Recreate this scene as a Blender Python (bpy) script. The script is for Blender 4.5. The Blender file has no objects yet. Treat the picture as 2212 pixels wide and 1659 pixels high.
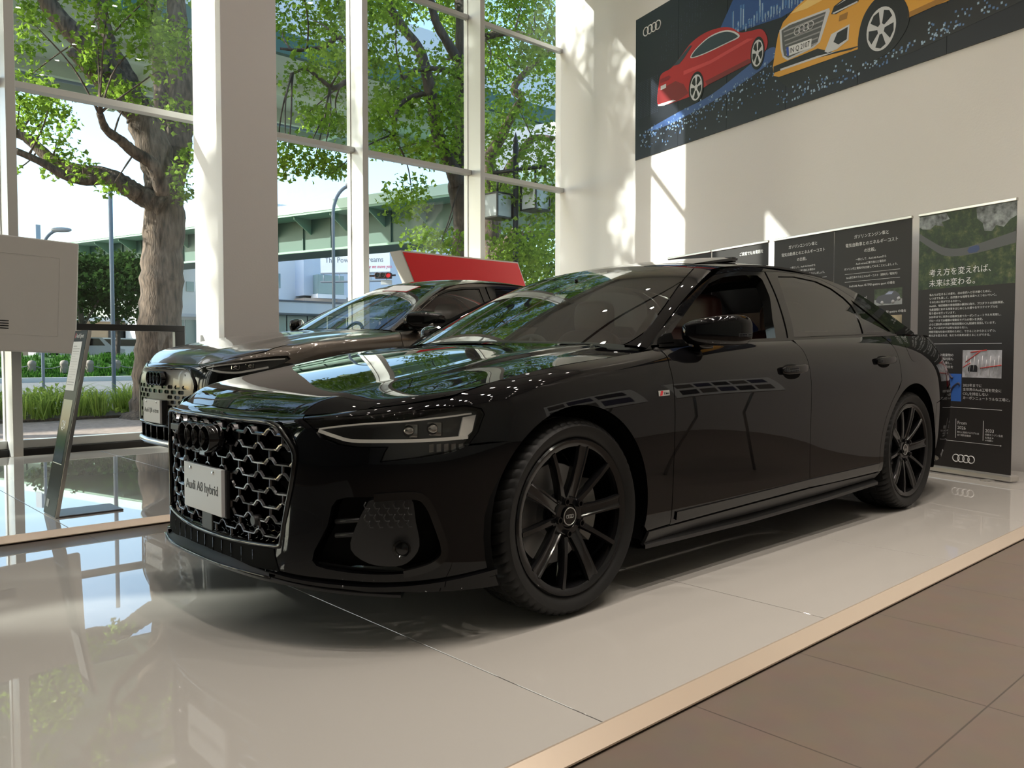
import bpy, bmesh, math, random
import numpy as np
from mathutils import Vector, Matrix, geometry
PI = math.pi
SC = bpy.context.scene
COL = SC.collection
random.seed(7)
rng = np.random.default_rng(11)

# ------------------------------------------------------------------ camera
cam_data = bpy.data.cameras.new('camera')
cam_data.sensor_width = 36.0
cam_data.lens = 36.0 * 1773.3 / 2212.0
cam_data.clip_end = 600
cam = bpy.data.objects.new('camera', cam_data)
cam.location = (-2.1693, -2.9422, 0.9574)
cam.rotation_euler = (math.radians(90 - 2.228), 0, math.radians(-42.915))
COL.objects.link(cam)
SC.camera = cam

# ------------------------------------------------------------------ sky, sun, exposure
world = bpy.data.worlds.new('sky')
SC.world = world
world.use_nodes = True
_nt = world.node_tree
_bg = _nt.nodes['Background']
_sky = _nt.nodes.new('ShaderNodeTexSky')
_sky.sky_type = 'NISHITA'
_sky.sun_disc = False
_sky.sun_elevation = math.radians(28)
_sky.sun_rotation = math.radians(-58.8)
_sky.air_density = 1.0
_sky.dust_density = 1.6
_sky.ozone_density = 2.0
_nt.links.new(_sky.outputs[0], _bg.inputs[0])
_bg.inputs[1].default_value = 0.36

SUN_DIR = Vector((1.65, -1.0, -1.03)).normalized()
_sd = bpy.data.lights.new('sun', 'SUN')
_sd.energy = 7.0
_sd.angle = math.radians(0.6)
_sd.color = (1.0, 0.95, 0.88)
sun = bpy.data.objects.new('sun', _sd)
sun.rotation_euler = SUN_DIR.to_track_quat('-Z', 'Y').to_euler()
sun.location = (-10, 20, 20)
COL.objects.link(sun)

SC.view_settings.view_transform = 'Standard'
SC.view_settings.look = 'None'
SC.view_settings.exposure = 0.6
SC.view_settings.gamma = 1.0
SC.view_settings.use_curve_mapping = False
SC.cycles.max_bounces = 10
SC.cycles.diffuse_bounces = 3
SC.cycles.glossy_bounces = 5
SC.cycles.transmission_bounces = 6
SC.cycles.transparent_max_bounces = 16
SC.cycles.caustics_reflective = False
SC.cycles.caustics_refractive = False
SC.cycles.sample_clamp_indirect = 6.0
SC.cycles.use_denoising = True

DOWNLIGHT_STRENGTH = 70.0
SPOT_WATTS = 40.0

# ------------------------------------------------------------------ materials
MATS = {}
def mat(name, color=(.5, .5, .5), rough=.5, metal=0.0, spec=.5, coat=0.0, emit=None, estr=0.0, noise=None, bump=None, coat_rough=.02, stretch=None):
    """plain principled material; noise = (scale, amount) mottles the colour, bump = (scale, strength)"""
    if name in MATS:
        return MATS[name]
    m = bpy.data.materials.new(name)
    m.use_nodes = True
    nt = m.node_tree
    b = nt.nodes['Principled BSDF']
    b.inputs['Base Color'].default_value = (*color, 1)
    b.inputs['Roughness'].default_value = rough
    b.inputs['Metallic'].default_value = metal
    b.inputs['Specular IOR Level'].default_value = spec
    b.inputs['Coat Weight'].default_value = coat
    b.inputs['Coat Roughness'].default_value = coat_rough
    if emit:
        b.inputs['Emission Color'].default_value = (*emit, 1)
        b.inputs['Emission Strength'].default_value = estr
    if noise or bump:
        tc = nt.nodes.new('ShaderNodeTexCoord')
        vec = tc.outputs['Object']
        if stretch:
            mpg = nt.nodes.new('ShaderNodeMapping'); mpg.inputs['Scale'].default_value = stretch
            nt.links.new(vec, mpg.inputs[0]); vec = mpg.outputs[0]
    if noise:
        n = nt.nodes.new('ShaderNodeTexNoise')
        n.inputs['Scale'].default_value = noise[0]
        n.inputs['Detail'].default_value = 5
        nt.links.new(vec, n.inputs['Vector'])
        r = nt.nodes.new('ShaderNodeValToRGB')
        a = noise[1]
        r.color_ramp.elements[0].position = .3
        r.color_ramp.elements[1].position = .7
        r.color_ramp.elements[0].color = (*[max(0, c * (1 - a)) for c in color], 1)
        r.color_ramp.elements[1].color = (*[min(1, c * (1 + a)) for c in color], 1)
        nt.links.new(n.outputs['Fac'], r.inputs[0])
        nt.links.new(r.outputs[0], b.inputs['Base Color'])
    if bump:
        n2 = nt.nodes.new('ShaderNodeTexNoise')
        n2.inputs['Scale'].default_value = bump[0]
        n2.inputs['Detail'].default_value = 4
        nt.links.new(vec, n2.inputs['Vector'])
        bp = nt.nodes.new('ShaderNodeBump')
        bp.inputs['Strength'].default_value = bump[1]
        bp.inputs['Distance'].default_value = .02
        nt.links.new(n2.outputs['Fac'], bp.inputs['Height'])
        nt.links.new(bp.outputs[0], b.inputs['Normal'])
    MATS[name] = m
    return m

def glass_mat(name, tint=(1, 1, 1), ior=1.45, rough=0.0, refl=1.0):
    """thin pane: looks straight through with a fresnel mirror on top"""
    if name in MATS:
        return MATS[name]
    m = bpy.data.materials.new(name)
    m.use_nodes = True
    nt = m.node_tree
    nt.nodes.clear()
    out = nt.nodes.new('ShaderNodeOutputMaterial')
    tr = nt.nodes.new('ShaderNodeBsdfTransparent')
    tr.inputs[0].default_value = (*tint, 1)
    gl = nt.nodes.new('ShaderNodeBsdfGlossy')
    gl.inputs['Roughness'].default_value = rough
    fr = nt.nodes.new('ShaderNodeFresnel')
    fr.inputs[0].default_value = ior
    mx = nt.nodes.new('ShaderNodeMixShader')
    # the pane's rear face only lets light out again: no mirror there
    ge = nt.nodes.new('ShaderNodeNewGeometry')
    iv = nt.nodes.new('ShaderNodeMath'); iv.operation = 'SUBTRACT'; iv.inputs[0].default_value = refl
    m2 = nt.nodes.new('ShaderNodeMath'); m2.operation = 'MULTIPLY'; m2.inputs[1].default_value = refl
    nt.links.new(ge.outputs['Backfacing'], m2.inputs[0])
    nt.links.new(m2.outputs[0], iv.inputs[1])
    mm = nt.nodes.new('ShaderNodeMath'); mm.operation = 'MULTIPLY'
    nt.links.new(fr.outputs[0], mm.inputs[0]); nt.links.new(iv.outputs[0], mm.inputs[1])
    nt.links.new(mm.outputs[0], mx.inputs[0])
    nt.links.new(tr.outputs[0], mx.inputs[1])
    nt.links.new(gl.outputs[0], mx.inputs[2])
    nt.links.new(mx.outputs[0], out.inputs[0])
    MATS[name] = m
    return m

# ------------------------------------------------------------------ object helpers
def link(o, parent=None):
    COL.objects.link(o)
    if parent is not None:
        o.parent = parent
    return o

def tag(o, label=None, cat=None, group=None, kind=None):
    if label: o['label'] = label
    if cat: o['category'] = cat
    if group: o['group'] = group
    if kind: o['kind'] = kind
    return o

def thing(name, label, cat, loc=(0, 0, 0), rz=0.0, group=None):
    o = bpy.data.objects.new(name, None)
    o.empty_display_size = .1
    o.location = loc
    o.rotation_euler = (0, 0, rz)
    link(o)
    return tag(o, label, cat, group)

class MB:
    """collects plain vertices and faces, then links them as one mesh object"""
    def __init__(self):
        self.v = []; self.f = []; self.mi = []; self.sm = []
        self.cur = 0
    def add(self, vs, fs, smooth=False, M=None):
        o = len(self.v)
        if M is not None:
            vs = [M @ Vector(p) for p in vs]
        self.v += [tuple(p) for p in vs]
        for f in fs:
            self.f.append(tuple(i + o for i in f))
            self.mi.append(self.cur); self.sm.append(smooth)
        return self
    def box(self, a, b, bev=0.0, M=None):
        x0, y0, z0 = [min(a[i], b[i]) for i in range(3)]
        x1, y1, z1 = [max(a[i], b[i]) for i in range(3)]
        if bev <= 0:
            vs = [(x0, y0, z0), (x1, y0, z0), (x1, y1, z0), (x0, y1, z0), (x0, y0, z1), (x1, y0, z1), (x1, y1, z1), (x0, y1, z1)]
            fs = [(0, 3, 2, 1), (4, 5, 6, 7), (0, 1, 5, 4), (1, 2, 6, 5), (2, 3, 7, 6), (3, 0, 4, 7)]
            return self.add(vs, fs, False, M)
        bm = bmesh.new()
        bmesh.ops.create_cube(bm, size=1)
        for v in bm.verts:
            v.co = ((x0 + x1) / 2 + v.co.x * (x1 - x0), (y0 + y1) / 2 + v.co.y * (y1 - y0), (z0 + z1) / 2 + v.co.z * (z1 - z0))
        bmesh.ops.bevel(bm, geom=bm.edges[:], offset=bev, segments=2, profile=.5, affect='EDGES')
        vs = [v.co.copy() for v in bm.verts]
        fs = [tuple(v.index for v in f.verts) for f in bm.faces]
        bm.free()
        return self.add(vs, fs, False, M)
    def tube(self, pts, r, n=10, caps=True, closed=False, M=None):
        """round tube along pts; r a number or one per point"""
        pts = [Vector(p) for p in pts]
        m = len(pts)
        rs = [r] * m if not hasattr(r, '__len__') else list(r)
        ref = Vector((0, 0, 1))
        vs = []; prev = None
        for i, p in enumerate(pts):
            if closed:
                t = pts[(i + 1) % m] - pts[i - 1]
            else:
                t = pts[min(i + 1, m - 1)] - pts[max(i - 1, 0)]
            t.normalize()
            if prev is None:
                a = t.cross(ref)
                if a.length < 1e-3: a = t.cross(Vector((1, 0, 0)))
            else:
                a = prev - t * prev.dot(t)
            a.normalize(); prev = a
            b = t.cross(a)
            for k in range(n):
                an = 2 * PI * k / n
                vs.append(p + (a * math.cos(an) + b * math.sin(an)) * rs[i])
        fs = []
        for i in range(m if closed else m - 1):
            j = (i + 1) % m
            for k in range(n):
                l = (k + 1) % n
                fs.append((i * n + k, i * n + l, j * n + l, j * n + k))
        if caps and not closed:
            fs.append(tuple(range(n))[::-1]); fs.append(tuple((m - 1) * n + k for k in range(n)))
        return self.add(vs, fs, True, M)
    def lathe(self, prof, n=48, M=None, closed=False, smooth=True):
        """prof: (r, h) pairs revolved about the local Z axis"""
        m = len(prof); vs = []
        for r, h in prof:
            for k in range(n):
                a = 2 * PI * k / n
                vs.append((r * math.cos(a), r * math.sin(a), h))
        fs = []
        for i in range(m if closed else m - 1):
            j = (i + 1) % m
            for k in range(n):
                l = (k + 1) % n
                fs.append((i * n + k, i * n + l, j * n + l, j * n + k))
        return self.add(vs, fs, smooth, M)
    def prism(self, poly, d, M=None):
        """polygon (x, y) extruded along local Z from 0 to d"""
        n = len(poly)
        tris = geometry.tessellate_polygon([[Vector((p[0], p[1], 0)) for p in poly]])
        vs = [(p[0], p[1], 0) for p in poly] + [(p[0], p[1], d) for p in poly]
        fs = []
        for t in tris:
            a, b, c = t
            ar = (poly[b][0] - poly[a][0]) * (poly[c][1] - poly[a][1]) - (poly[b][1] - poly[a][1]) * (poly[c][0] - poly[a][0])
            if ar < 0: a, c = c, a
            fs.append((a, c, b)); fs.append((a + n, b + n, c + n))
        area = sum(poly[i][0] * poly[(i + 1) % n][1] - poly[(i + 1) % n][0] * poly[i][1] for i in range(n))
        for i in range(n):
            j = (i + 1) % n
            fs.append((i, j, j + n, i + n) if area > 0 else (j, i, i + n, j + n))
        return self.add(vs, fs, False, M)
    def build(self, name, mats, parent=None, smooth_angle=None):
        me = bpy.data.meshes.new(name)
        me.from_pydata(self.v, [], self.f)
        if not isinstance(mats, (list, tuple)): mats = [mats]
        for m in mats: me.materials.append(m)
        me.polygons.foreach_set('material_index', self.mi)
        me.polygons.foreach_set('use_smooth', self.sm)
        if smooth_angle is not None:
            me.polygons.foreach_set('use_smooth', [True] * len(self.f))
            me.set_sharp_from_angle(angle=math.radians(smooth_angle))
        me.update()
        o = bpy.data.objects.new(name, me)
        return link(o, parent)

def copy_tree(o, parent=None):
    c = o.copy()
    link(c)
    if parent is not None: c.parent = parent
    for ch in [k for k in o.children]:
        copy_tree(ch, c)
    return c

def frame(origin, xdir, zdir):
    """matrix whose local X runs along xdir and whose local Z faces zdir"""
    x = Vector(xdir).normalized(); z = Vector(zdir); z = (z - x * z.dot(x)).normalized(); y = z.cross(x)
    M = Matrix((x, y, z)).transposed().to_4x4()
    M.translation = Vector(origin)
    return M

def text(name, body, size, material, parent, M, align='LEFT', depth=.0006, space=1.0, shear=0.0, bold=0.0, xscale=1.0, line=1.0):
    c = bpy.data.curves.new('lettering', 'FONT')
    c.body = body; c.size = size; c.align_x = align; c.space_line = line
    c.extrude = depth; c.resolution_u = 2; c.space_character = space; c.shear = shear; c.offset = bold
    t = bpy.data.objects.new('lettering', c)
    COL.objects.link(t)
    bpy.context.view_layer.update()
    me = bpy.data.meshes.new_from_object(t.evaluated_get(bpy.context.evaluated_depsgraph_get()))
    bpy.data.objects.remove(t); bpy.data.curves.remove(c)
    S = Matrix.Diagonal((xscale, 1, 1, 1))
    me.transform(M @ S)
    me.materials.clear(); me.materials.append(material)
    me.name = name
    o = bpy.data.objects.new(name, me)
    return link(o, parent)

def rings_logo(mb, w, M, r=None, n=28, lap=.72):
    """four interlocking rings, total width w, centred in the local XY plane"""
    R = w / (2 + 3 * 2 * lap) if r is None else r
    tk = R * .125
    for i in range(4):
        cx = (i - 1.5) * 2 * lap * R
        pts = [(cx + R * math.cos(2 * PI * k / n) * .94, R * math.sin(2 * PI * k / n) * .94, 0) for k in range(n)]
        mb.tube(pts, tk, 8, closed=True, M=M)
# ------------------------------------------------------------------ spline patches and panels cut from them
def bmatrix(t, n, mirror0=False, mirror1=False):
    """rows of uniform cubic B-spline weights for parameters t in [0, n-1]"""
    t = np.clip(np.asarray(t, float), 0, n - 1)
    i = np.minimum(t.astype(int), n - 2)
    f = t - i
    w = np.stack([(1 - f) ** 3, 3 * f ** 3 - 6 * f ** 2 + 4, -3 * f ** 3 + 3 * f ** 2 + 3 * f + 1, f ** 3], 1) / 6
    B = np.zeros((len(t), n))
    r = np.arange(len(t))
    for k in range(4):
        j = i - 1 + k
        lo = j < 0; hi = j > n - 1; ok = ~(lo | hi)
        np.add.at(B, (r[ok], j[ok]), w[ok, k])
        if lo.any():
            if mirror0:
                np.add.at(B, (r[lo], np.ones(lo.sum(), int)), w[lo, k])
            else:
                np.add.at(B, (r[lo], np.zeros(lo.sum(), int)), 2 * w[lo, k])
                np.add.at(B, (r[lo], np.ones(lo.sum(), int)), -w[lo, k])
        if hi.any():
            if mirror1:
                np.add.at(B, (r[hi], np.full(hi.sum(), n - 2)), w[hi, k])
            else:
                np.add.at(B, (r[hi], np.full(hi.sum(), n - 1)), 2 * w[hi, k])
                np.add.at(B, (r[hi], np.full(hi.sum(), n - 2)), -w[hi, k])
    return B

class Patch:
    """smooth surface through a net of points [i][j]; v runs over rows i, u over columns j.
    sym0 / sym1: the first / last column lies on the car's centre plane and mirrors across it."""
    def __init__(self, net, sym0=False, sym1=False, fit=2, flip=False):
        D = np.array(net, float)
        self.ni, self.nj = D.shape[:2]
        self.s0, self.s1, self.flip = sym0, sym1, flip
        self.P = D.copy()
        Bi = bmatrix(np.arange(self.ni), self.ni)
        for _ in range(fit):
            E = D - self._ev(np.arange(self.ni), np.arange(self.nj), self.P)
            self.P = self.P + E
        # metric lengths per unit of u and v
        us = np.linspace(0, self.nj - 1, 60); vs = np.linspace(0, self.ni - 1, 40)
        G = self._ev(vs, us, self.P)
        self.lu = np.linalg.norm(np.diff(G, axis=1), axis=2).mean() / (us[1] - us[0])
        self.lv = np.linalg.norm(np.diff(G, axis=0), axis=2).mean() / (vs[1] - vs[0])
        self.gu = np.linspace(0, self.nj - 1, 16 * self.nj); self.gv = np.linspace(0, self.ni - 1, 12 * self.ni)
        self.G = self._ev(self.gv, self.gu, self.P)
    def _comp(self, B1, B2, P):
        return np.einsum('ai,ijc,bj->abc', B1, P, B2)
    def _bu(self, u, c):
        B = bmatrix(u, self.nj, self.s0, self.s1)
        if (self.s0 or self.s1) and c == 1:
            # y changes sign across the centre plane
            Bn = bmatrix(u, self.nj)
            t = np.asarray(u, float)
            B2 = B.copy()
            i = np.minimum(np.clip(t, 0, self.nj - 1).astype(int), self.nj - 2); f = np.clip(t, 0, self.nj - 1) - i
            if self.s0:
                m = i == 0
                B2[m, 1] -= 2 * ((1 - f[m]) ** 3) / 6
            if self.s1:
                m = i == self.nj - 2
                B2[m, self.nj - 2] -= 2 * (f[m] ** 3) / 6
            return B2
        return B
    def _ev(self, v, u, P):
        Bv = bmatrix(v, self.ni)
        out = np.zeros((len(v), len(u), 3))
        for c in range(3):
            out[..., c] = Bv @ P[..., c] @ self._bu(u, c).T
        return out
    def at(self, u, v):
        """points for paired parameter arrays"""
        u = np.atleast_1d(np.asarray(u, float)); v = np.atleast_1d(np.asarray(v, float))
        Bv = bmatrix(v, self.ni)
        return np.stack([np.einsum('ki,ij,kj->k', Bv, self.P[..., c], self._bu(u, c)) for c in range(3)], 1)
    def grad(self, u, v):
        h = 2e-3
        u = np.atleast_1d(np.asarray(u, float)); v = np.atleast_1d(np.asarray(v, float))
        u = np.clip(u, 0, self.nj - 1); v = np.clip(v, 0, self.ni - 1)
        u0 = np.clip(u - h, 0, self.nj - 1); u1 = np.clip(u + h, 0, self.nj - 1)
        v0 = np.clip(v - h, 0, self.ni - 1); v1 = np.clip(v + h, 0, self.ni - 1)
        du = (self.at(u1, v) - self.at(u0, v)) / (u1 - u0)[:, None]
        dv = (self.at(u, v1) - self.at(u, v0)) / (v1 - v0)[:, None]
        return du, dv
    def normal(self, u, v):
        du, dv = self.grad(u, v)
        n = np.cross(du, dv)
        n /= np.linalg.norm(n, axis=1)[:, None] + 1e-12
        return -n if self.flip else n
    def nearest(self, pts, wt=(1, 1, 1)):
        """closest (u, v) for each point; wt lowers the say of an axis the point is unsure of"""
        w = np.array(wt, float)
        pts = np.atleast_2d(np.array(pts, float))
        out = []
        GG = self.G * w
        for p in pts:
            pw = p * w
            d = ((GG - pw) ** 2).sum(2)
            i, j = np.unravel_index(d.argmin(), d.shape)
            u, v = self.gu[j], self.gv[i]
            for _ in range(12):
                r = (self.at(u, v)[0] - p) * w
                du, dv = self.grad(u, v)
                J = np.stack([du[0] * w, dv[0] * w], 1)
                s = np.linalg.lstsq(J.T @ J + 1e-9 * np.eye(2), -J.T @ r, rcond=None)[0]
                s = np.clip(s, -.25, .25)
                u = min(max(u + s[0], 0), self.nj - 1); v = min(max(v + s[1], 0), self.ni - 1)
                if abs(s).max() < 1e-6: break
            out.append((u, v))
        return np.array(out)

def sm(pts, n=6, closed=False):
    """smooth curve through points"""
    P = [np.array(p, float) for p in pts]
    m = len(P); out = []
    rngk = range(m if closed else m - 1)
    for k in rngk:
        p1, p2 = P[k], P[(k + 1) % m]
        p0 = P[k - 1] if (k > 0 or closed) else 2 * p1 - p2
        p3 = P[(k + 2) % m] if (k + 2 < m or closed) else 2 * p2 - p1
        for s in range(n):
            t = s / n
            out.append(.5 * ((2 * p1) + (p2 - p0) * t + (2 * p0 - 5 * p1 + 4 * p2 - p3) * t * t + (3 * p1 - p0 - 3 * p2 + p3) * t ** 3))
    if not closed: out.append(P[-1])
    return [tuple(q) for q in out]

def arc(cx, cz, r, a0, a1, n, y=-.95):
    return [(cx + r * math.cos(math.radians(a0 + (a1 - a0) * k / n)), y, cz + r * math.sin(math.radians(a0 + (a1 - a0) * k / n))) for k in range(n + 1)]

def resample(poly, step, closed=True):
    P = [np.array(p, float) for p in poly]
    out = []
    m = len(P)
    for k in range(m if closed else m - 1):
        a, b = P[k], P[(k + 1) % m]
        L = np.linalg.norm(b - a)
        if L < 1e-7: continue
        q = max(1, int(math.ceil(L / step)))
        for s in range(q): out.append(a + (b - a) * s / q)
    if not closed: out.append(P[-1])
    return np.array(out)

def inside(poly, pts):
    x, y = pts[:, 0], pts[:, 1]
    c = np.zeros(len(pts), bool)
    n = len(poly)
    for i in range(n):
        x1, y1 = poly[i]; x2, y2 = poly[i - 1]
        if y1 == y2: continue
        k = ((y1 > y) != (y2 > y)) & (x < (x2 - x1) * (y - y1) / (y2 - y1) + x1)
        c ^= k
    return c

def dist_poly(poly, pts):
    d = np.full(len(pts), 1e9)
    for i in range(len(poly)):
        a = poly[i - 1]; b = poly[i]
        ab = b - a
        t = np.clip(((pts - a) @ ab) / (ab @ ab + 1e-15), 0, 1)
        d = np.minimum(d, np.linalg.norm(pts - (a + t[:, None] * ab), axis=1))
    return d

def panel(pt, outline, holes=(), gap=.002, step=.02, lift=0.0, flange=.012, uv=False, wt=(1, 1, 1), fstep=None):
    """mesh data (verts, normals, faces) of the piece of patch pt inside outline (3D points near the surface)"""
    S = np.array([pt.lu, pt.lv])
    loops = []
    for q, L in enumerate([outline] + list(holes)):
        c = np.array(L, float)[:, :2] if uv else pt.nearest(L, wt)
        c = resample(c * S, fstep or step * .7)
        area = .5 * np.sum(c[:, 0] * np.roll(c[:, 1], -1) - np.roll(c[:, 0], -1) * c[:, 1])
        if (area > 0) != (q == 0): c = c[::-1]
        if gap > 0:
            t = np.roll(c, -1, 0) - np.roll(c, 1, 0)
            nn = np.stack([-t[:, 1], t[:, 0]], 1)
            nn /= np.linalg.norm(nn, axis=1)[:, None] + 1e-12
            du, dv = pt.grad(c[:, 0] / S[0], c[:, 1] / S[1])
            sc = np.stack([np.linalg.norm(du, axis=1) / S[0], np.linalg.norm(dv, axis=1) / S[1]], 1)
            mid = np.abs(pt.at(c[:, 0] / S[0], c[:, 1] / S[1])[:, 1]) < 1.5e-3     # no gap along the car's centre line
            c = np.where(mid[:, None], c, c + nn * gap / np.maximum(sc, .2))
        loops.append(c)
    lo = loops[0].min(0); hi = loops[0].max(0)
    gx = np.arange(lo[0], hi[0] + step, step); gy = np.arange(lo[1], hi[1] + step, step)
    X, Y = np.meshgrid(gx, gy)
    X[1::2] += step / 2
    pts = np.stack([X.ravel(), Y.ravel()], 1)
    k = inside(loops[0], pts) & (dist_poly(loops[0], pts) > step * .45)
    for h in loops[1:]:
        k &= ~inside(h, pts) & (dist_poly(h, pts) > step * .45)
    pts = pts[k]
    verts = []; edges = []
    for c in loops:
        o = len(verts); n = len(c)
        verts += [Vector(p) for p in c]
        edges += [(o + i, o + (i + 1) % n) for i in range(n)]
    nb = len(verts)
    verts += [Vector(p) for p in pts]
    V, E, F, ov, oe, of = geometry.delaunay_2d_cdt(verts, edges, [], 1 if len(loops) == 1 else 0, 1e-6)
    V = np.array([tuple(p) for p in V])
    F = np.array([f for f in F if len(f) == 3])
    cen = V[F].mean(1)
    keep = inside(loops[0], cen)
    for h in loops[1:]: keep &= ~inside(h, cen)
    F = F[keep]
    u, v = V[:, 0] / S[0], V[:, 1] / S[1]
    P = pt.at(u, v); N = pt.normal(u, v)
    P = P + N * lift
    fa = np.cross(P[F[:, 1]] - P[F[:, 0]], P[F[:, 2]] - P[F[:, 0]])
    bad = (fa * N[F[:, 0]]).sum(1) < 0
    F[bad] = F[bad][:, ::-1]
    faces = [tuple(int(i) for i in f) for f in F]
    # edge flange turned inwards
    if flange > 0:
        cnt = {}
        for f in faces:
            for a, b in ((f[0], f[1]), (f[1], f[2]), (f[2], f[0])):
                cnt[(a, b)] = 1
        base = len(P); extraP = []; extraN = []
        idx = {}
        bE = [(a, b) for (a, b) in cnt if (b, a) not in cnt]
        for a, b in bE:
            if abs(P[a][1]) < 1.5e-3 and abs(P[b][1]) < 1.5e-3: continue
            e = P[b] - P[a]
            on = np.cross(e, N[a]); on /= np.linalg.norm(on) + 1e-12
            q = base + len(extraP)
            extraP += [P[a], P[b], P[b] - N[b] * flange, P[a] - N[a] * flange]
            extraN += [on] * 4
            faces.append((q + 1, q, q + 3, q + 2))
        if extraP:
            P = np.vstack([P, extraP]); N = np.vstack([N, extraN])
    return P, N, faces

def mesh_pn(name, P, N, faces, material, parent=None, mirror=False):
    P = np.array(P); N = np.array(N)
    if mirror:
        P = P * [1, -1, 1]; N = N * [1, -1, 1]
        faces = [f[::-1] for f in faces]
    me = bpy.data.meshes.new(name)
    me.from_pydata(P.tolist(), [], faces)
    me.materials.append(material)
    me.polygons.foreach_set('use_smooth', [True] * len(faces))
    me.update()
    me.normals_split_custom_set_from_vertices(N.tolist())
    o = bpy.data.objects.new(name, me)
    return link(o, parent)

def both(name, data, material, parent, sides=(False, True)):
    r = []
    for m in sides:
        r.append(mesh_pn(name, *data, material, parent, m))
    return r

def join_pn(*ds):
    P = []; N = []; F = []; o = 0
    for p, n, f in ds:
        P.append(p); N.append(n); F += [tuple(i + o for i in q) for q in f]; o += len(p)
    return np.vstack(P), np.vstack(N), F

def mirror_pn(d):
    P, N, F = d
    return np.array(P) * [1, -1, 1], np.array(N) * [1, -1, 1], [f[::-1] for f in F]

def strip(pt, path, w, h, wt=(1, 1, 1), step=.015, lift=0.0, uv=False):
    """raised flat bar that follows a path over the surface: returns verts, normals, faces"""
    c = np.array(path, float)[:, :2] if uv else pt.nearest(path, wt)
    S = np.array([pt.lu, pt.lv])
    c = resample(c * S, step, closed=False) / S
    P = pt.at(c[:, 0], c[:, 1]); N = pt.normal(c[:, 0], c[:, 1])
    T = np.gradient(P, axis=0); T /= np.linalg.norm(T, axis=1)[:, None] + 1e-12
    B = np.cross(N, T)
    out = []; nor = []; F = []
    prof = [(-.5, -.3, -B), (-.5, 1, -B), (-.5, 1, N), (.5, 1, N), (.5, 1, B), (.5, -.3, B)]
    n = len(P)
    for a, b, nn in prof:
        out.append(P + N * lift + B * (a * w) + N * (b * h)); nor.append(nn)
    V = np.concatenate(out); NN = np.concatenate(nor)
    for k in (0, 2, 4):
        for i in range(n - 1):
            F.append((k * n + i, k * n + i + 1, (k + 1) * n + i + 1, (k + 1) * n + i))
    fa = np.cross(V[F[0][1]] - V[F[0][0]], V[F[0][2]] - V[F[0][0]])
    if fa @ NN[F[0][0]] < 0: F = [f[::-1] for f in F]
    return V, NN, F
# ------------------------------------------------------------------ showroom shell
WHITE = mat('white_plaster', (.82, .79, .775), rough=.55, bump=(60, .05))
CEILM = mat('ceiling_paint', (.88, .86, .83), rough=.7)
ALU = mat('satin_white_aluminium', (.62, .62, .60), rough=.35, metal=.25)
BLACKM = mat('black_steel', (.012, .012, .012), rough=.4)
PANE = glass_mat('window_pane', (.93, .97, .95), ior=1.42)
def tile_floor():
    m = bpy.data.materials.new('brown_stone_tile'); m.use_nodes = True
    nt = m.node_tree; b = nt.nodes['Principled BSDF']
    tc = nt.nodes.new('ShaderNodeTexCoord'); mp = nt.nodes.new('ShaderNodeMapping')
    mp.inputs['Location'].default_value = (.24, 2.188, 0)
    br = nt.nodes.new('ShaderNodeTexBrick')
    br.offset = 0; br.squash = 1
    br.inputs['Scale'].default_value = 1
    br.inputs['Brick Width'].default_value = .6; br.inputs['Row Height'].default_value = .6
    br.inputs['Mortar Size'].default_value = .0028; br.inputs['Mortar Smooth'].default_value = .2
    br.inputs['Color1'].default_value = (.112, .088, .071, 1); br.inputs['Color2'].default_value = (.120, .095, .077, 1); br.inputs['Mortar'].default_value = (.06, .048, .04, 1)
    nz = nt.nodes.new('ShaderNodeTexNoise'); nz.inputs['Scale'].default_value = 9; nz.inputs['Detail'].default_value = 6
    mx = nt.nodes.new('ShaderNodeMixRGB'); mx.blend_type = 'OVERLAY'; mx.inputs[0].default_value = .12
    L = nt.links.new
    L(tc.outputs['Object'], mp.inputs[0]); L(mp.outputs[0], br.inputs['Vector']); L(tc.outputs['Object'], nz.inputs['Vector'])
    L(br.outputs['Color'], mx.inputs[1]); L(nz.outputs['Color'], mx.inputs[2]); L(mx.outputs[0], b.inputs['Base Color'])
    b.inputs['Roughness'].default_value = .42; b.inputs['Specular IOR Level'].default_value = .4
    return m
FZ = -.04          # floor level; the platforms' tops are at z = 0
WY = 6.05          # window plane
CZ = 7.4           # ceiling
mb = MB(); mb.box((-14, -9, FZ - .2), (7.6, WY + .08, FZ)); fl = mb.build('floor', tile_floor()); tag(fl, kind='structure')
mb = MB(); mb.box((-14, -9, CZ), (7.6, WY + .3, CZ + .2)); tag(mb.build('ceiling', CEILM), kind='structure')
# right wall stands at an angle to the window front
WC = Vector((7.225, 6.05, 0)); WD = Vector((-math.sin(math.radians(15)), -math.cos(math.radians(15)), 0)); WN = Vector((-math.cos(math.radians(15)), math.sin(math.radians(15)), 0))
WM = frame(WC + Vector((0, 0, FZ)), WD, WN)     # x along the wall towards the viewer, y up, z into the room
mb = MB(); mb.box((-.15, 0, -.25), (15.8, CZ - FZ, 0), M=WM); tag(mb.build('wall_right', WHITE), kind='structure')
mb = MB(); mb.box((-14, -9.2, FZ), (7.6, -9, CZ)); tag(mb.build('wall_front', mat('far_wall_grey', (.62, .60, .57), rough=.6)), kind='structure')
mb = MB(); mb.box((-14.2, -9, FZ), (-14, WY, CZ)); tag(mb.build('wall_left', mat('left_wall_dark', (.16, .16, .155), rough=.6)), kind='structure')
# free column by the window
mb = MB(); mb.box((1.306, 5.0, .001), (1.898, 5.7, CZ), .006); tag(mb.build('pillar', WHITE), kind='structure')
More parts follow.
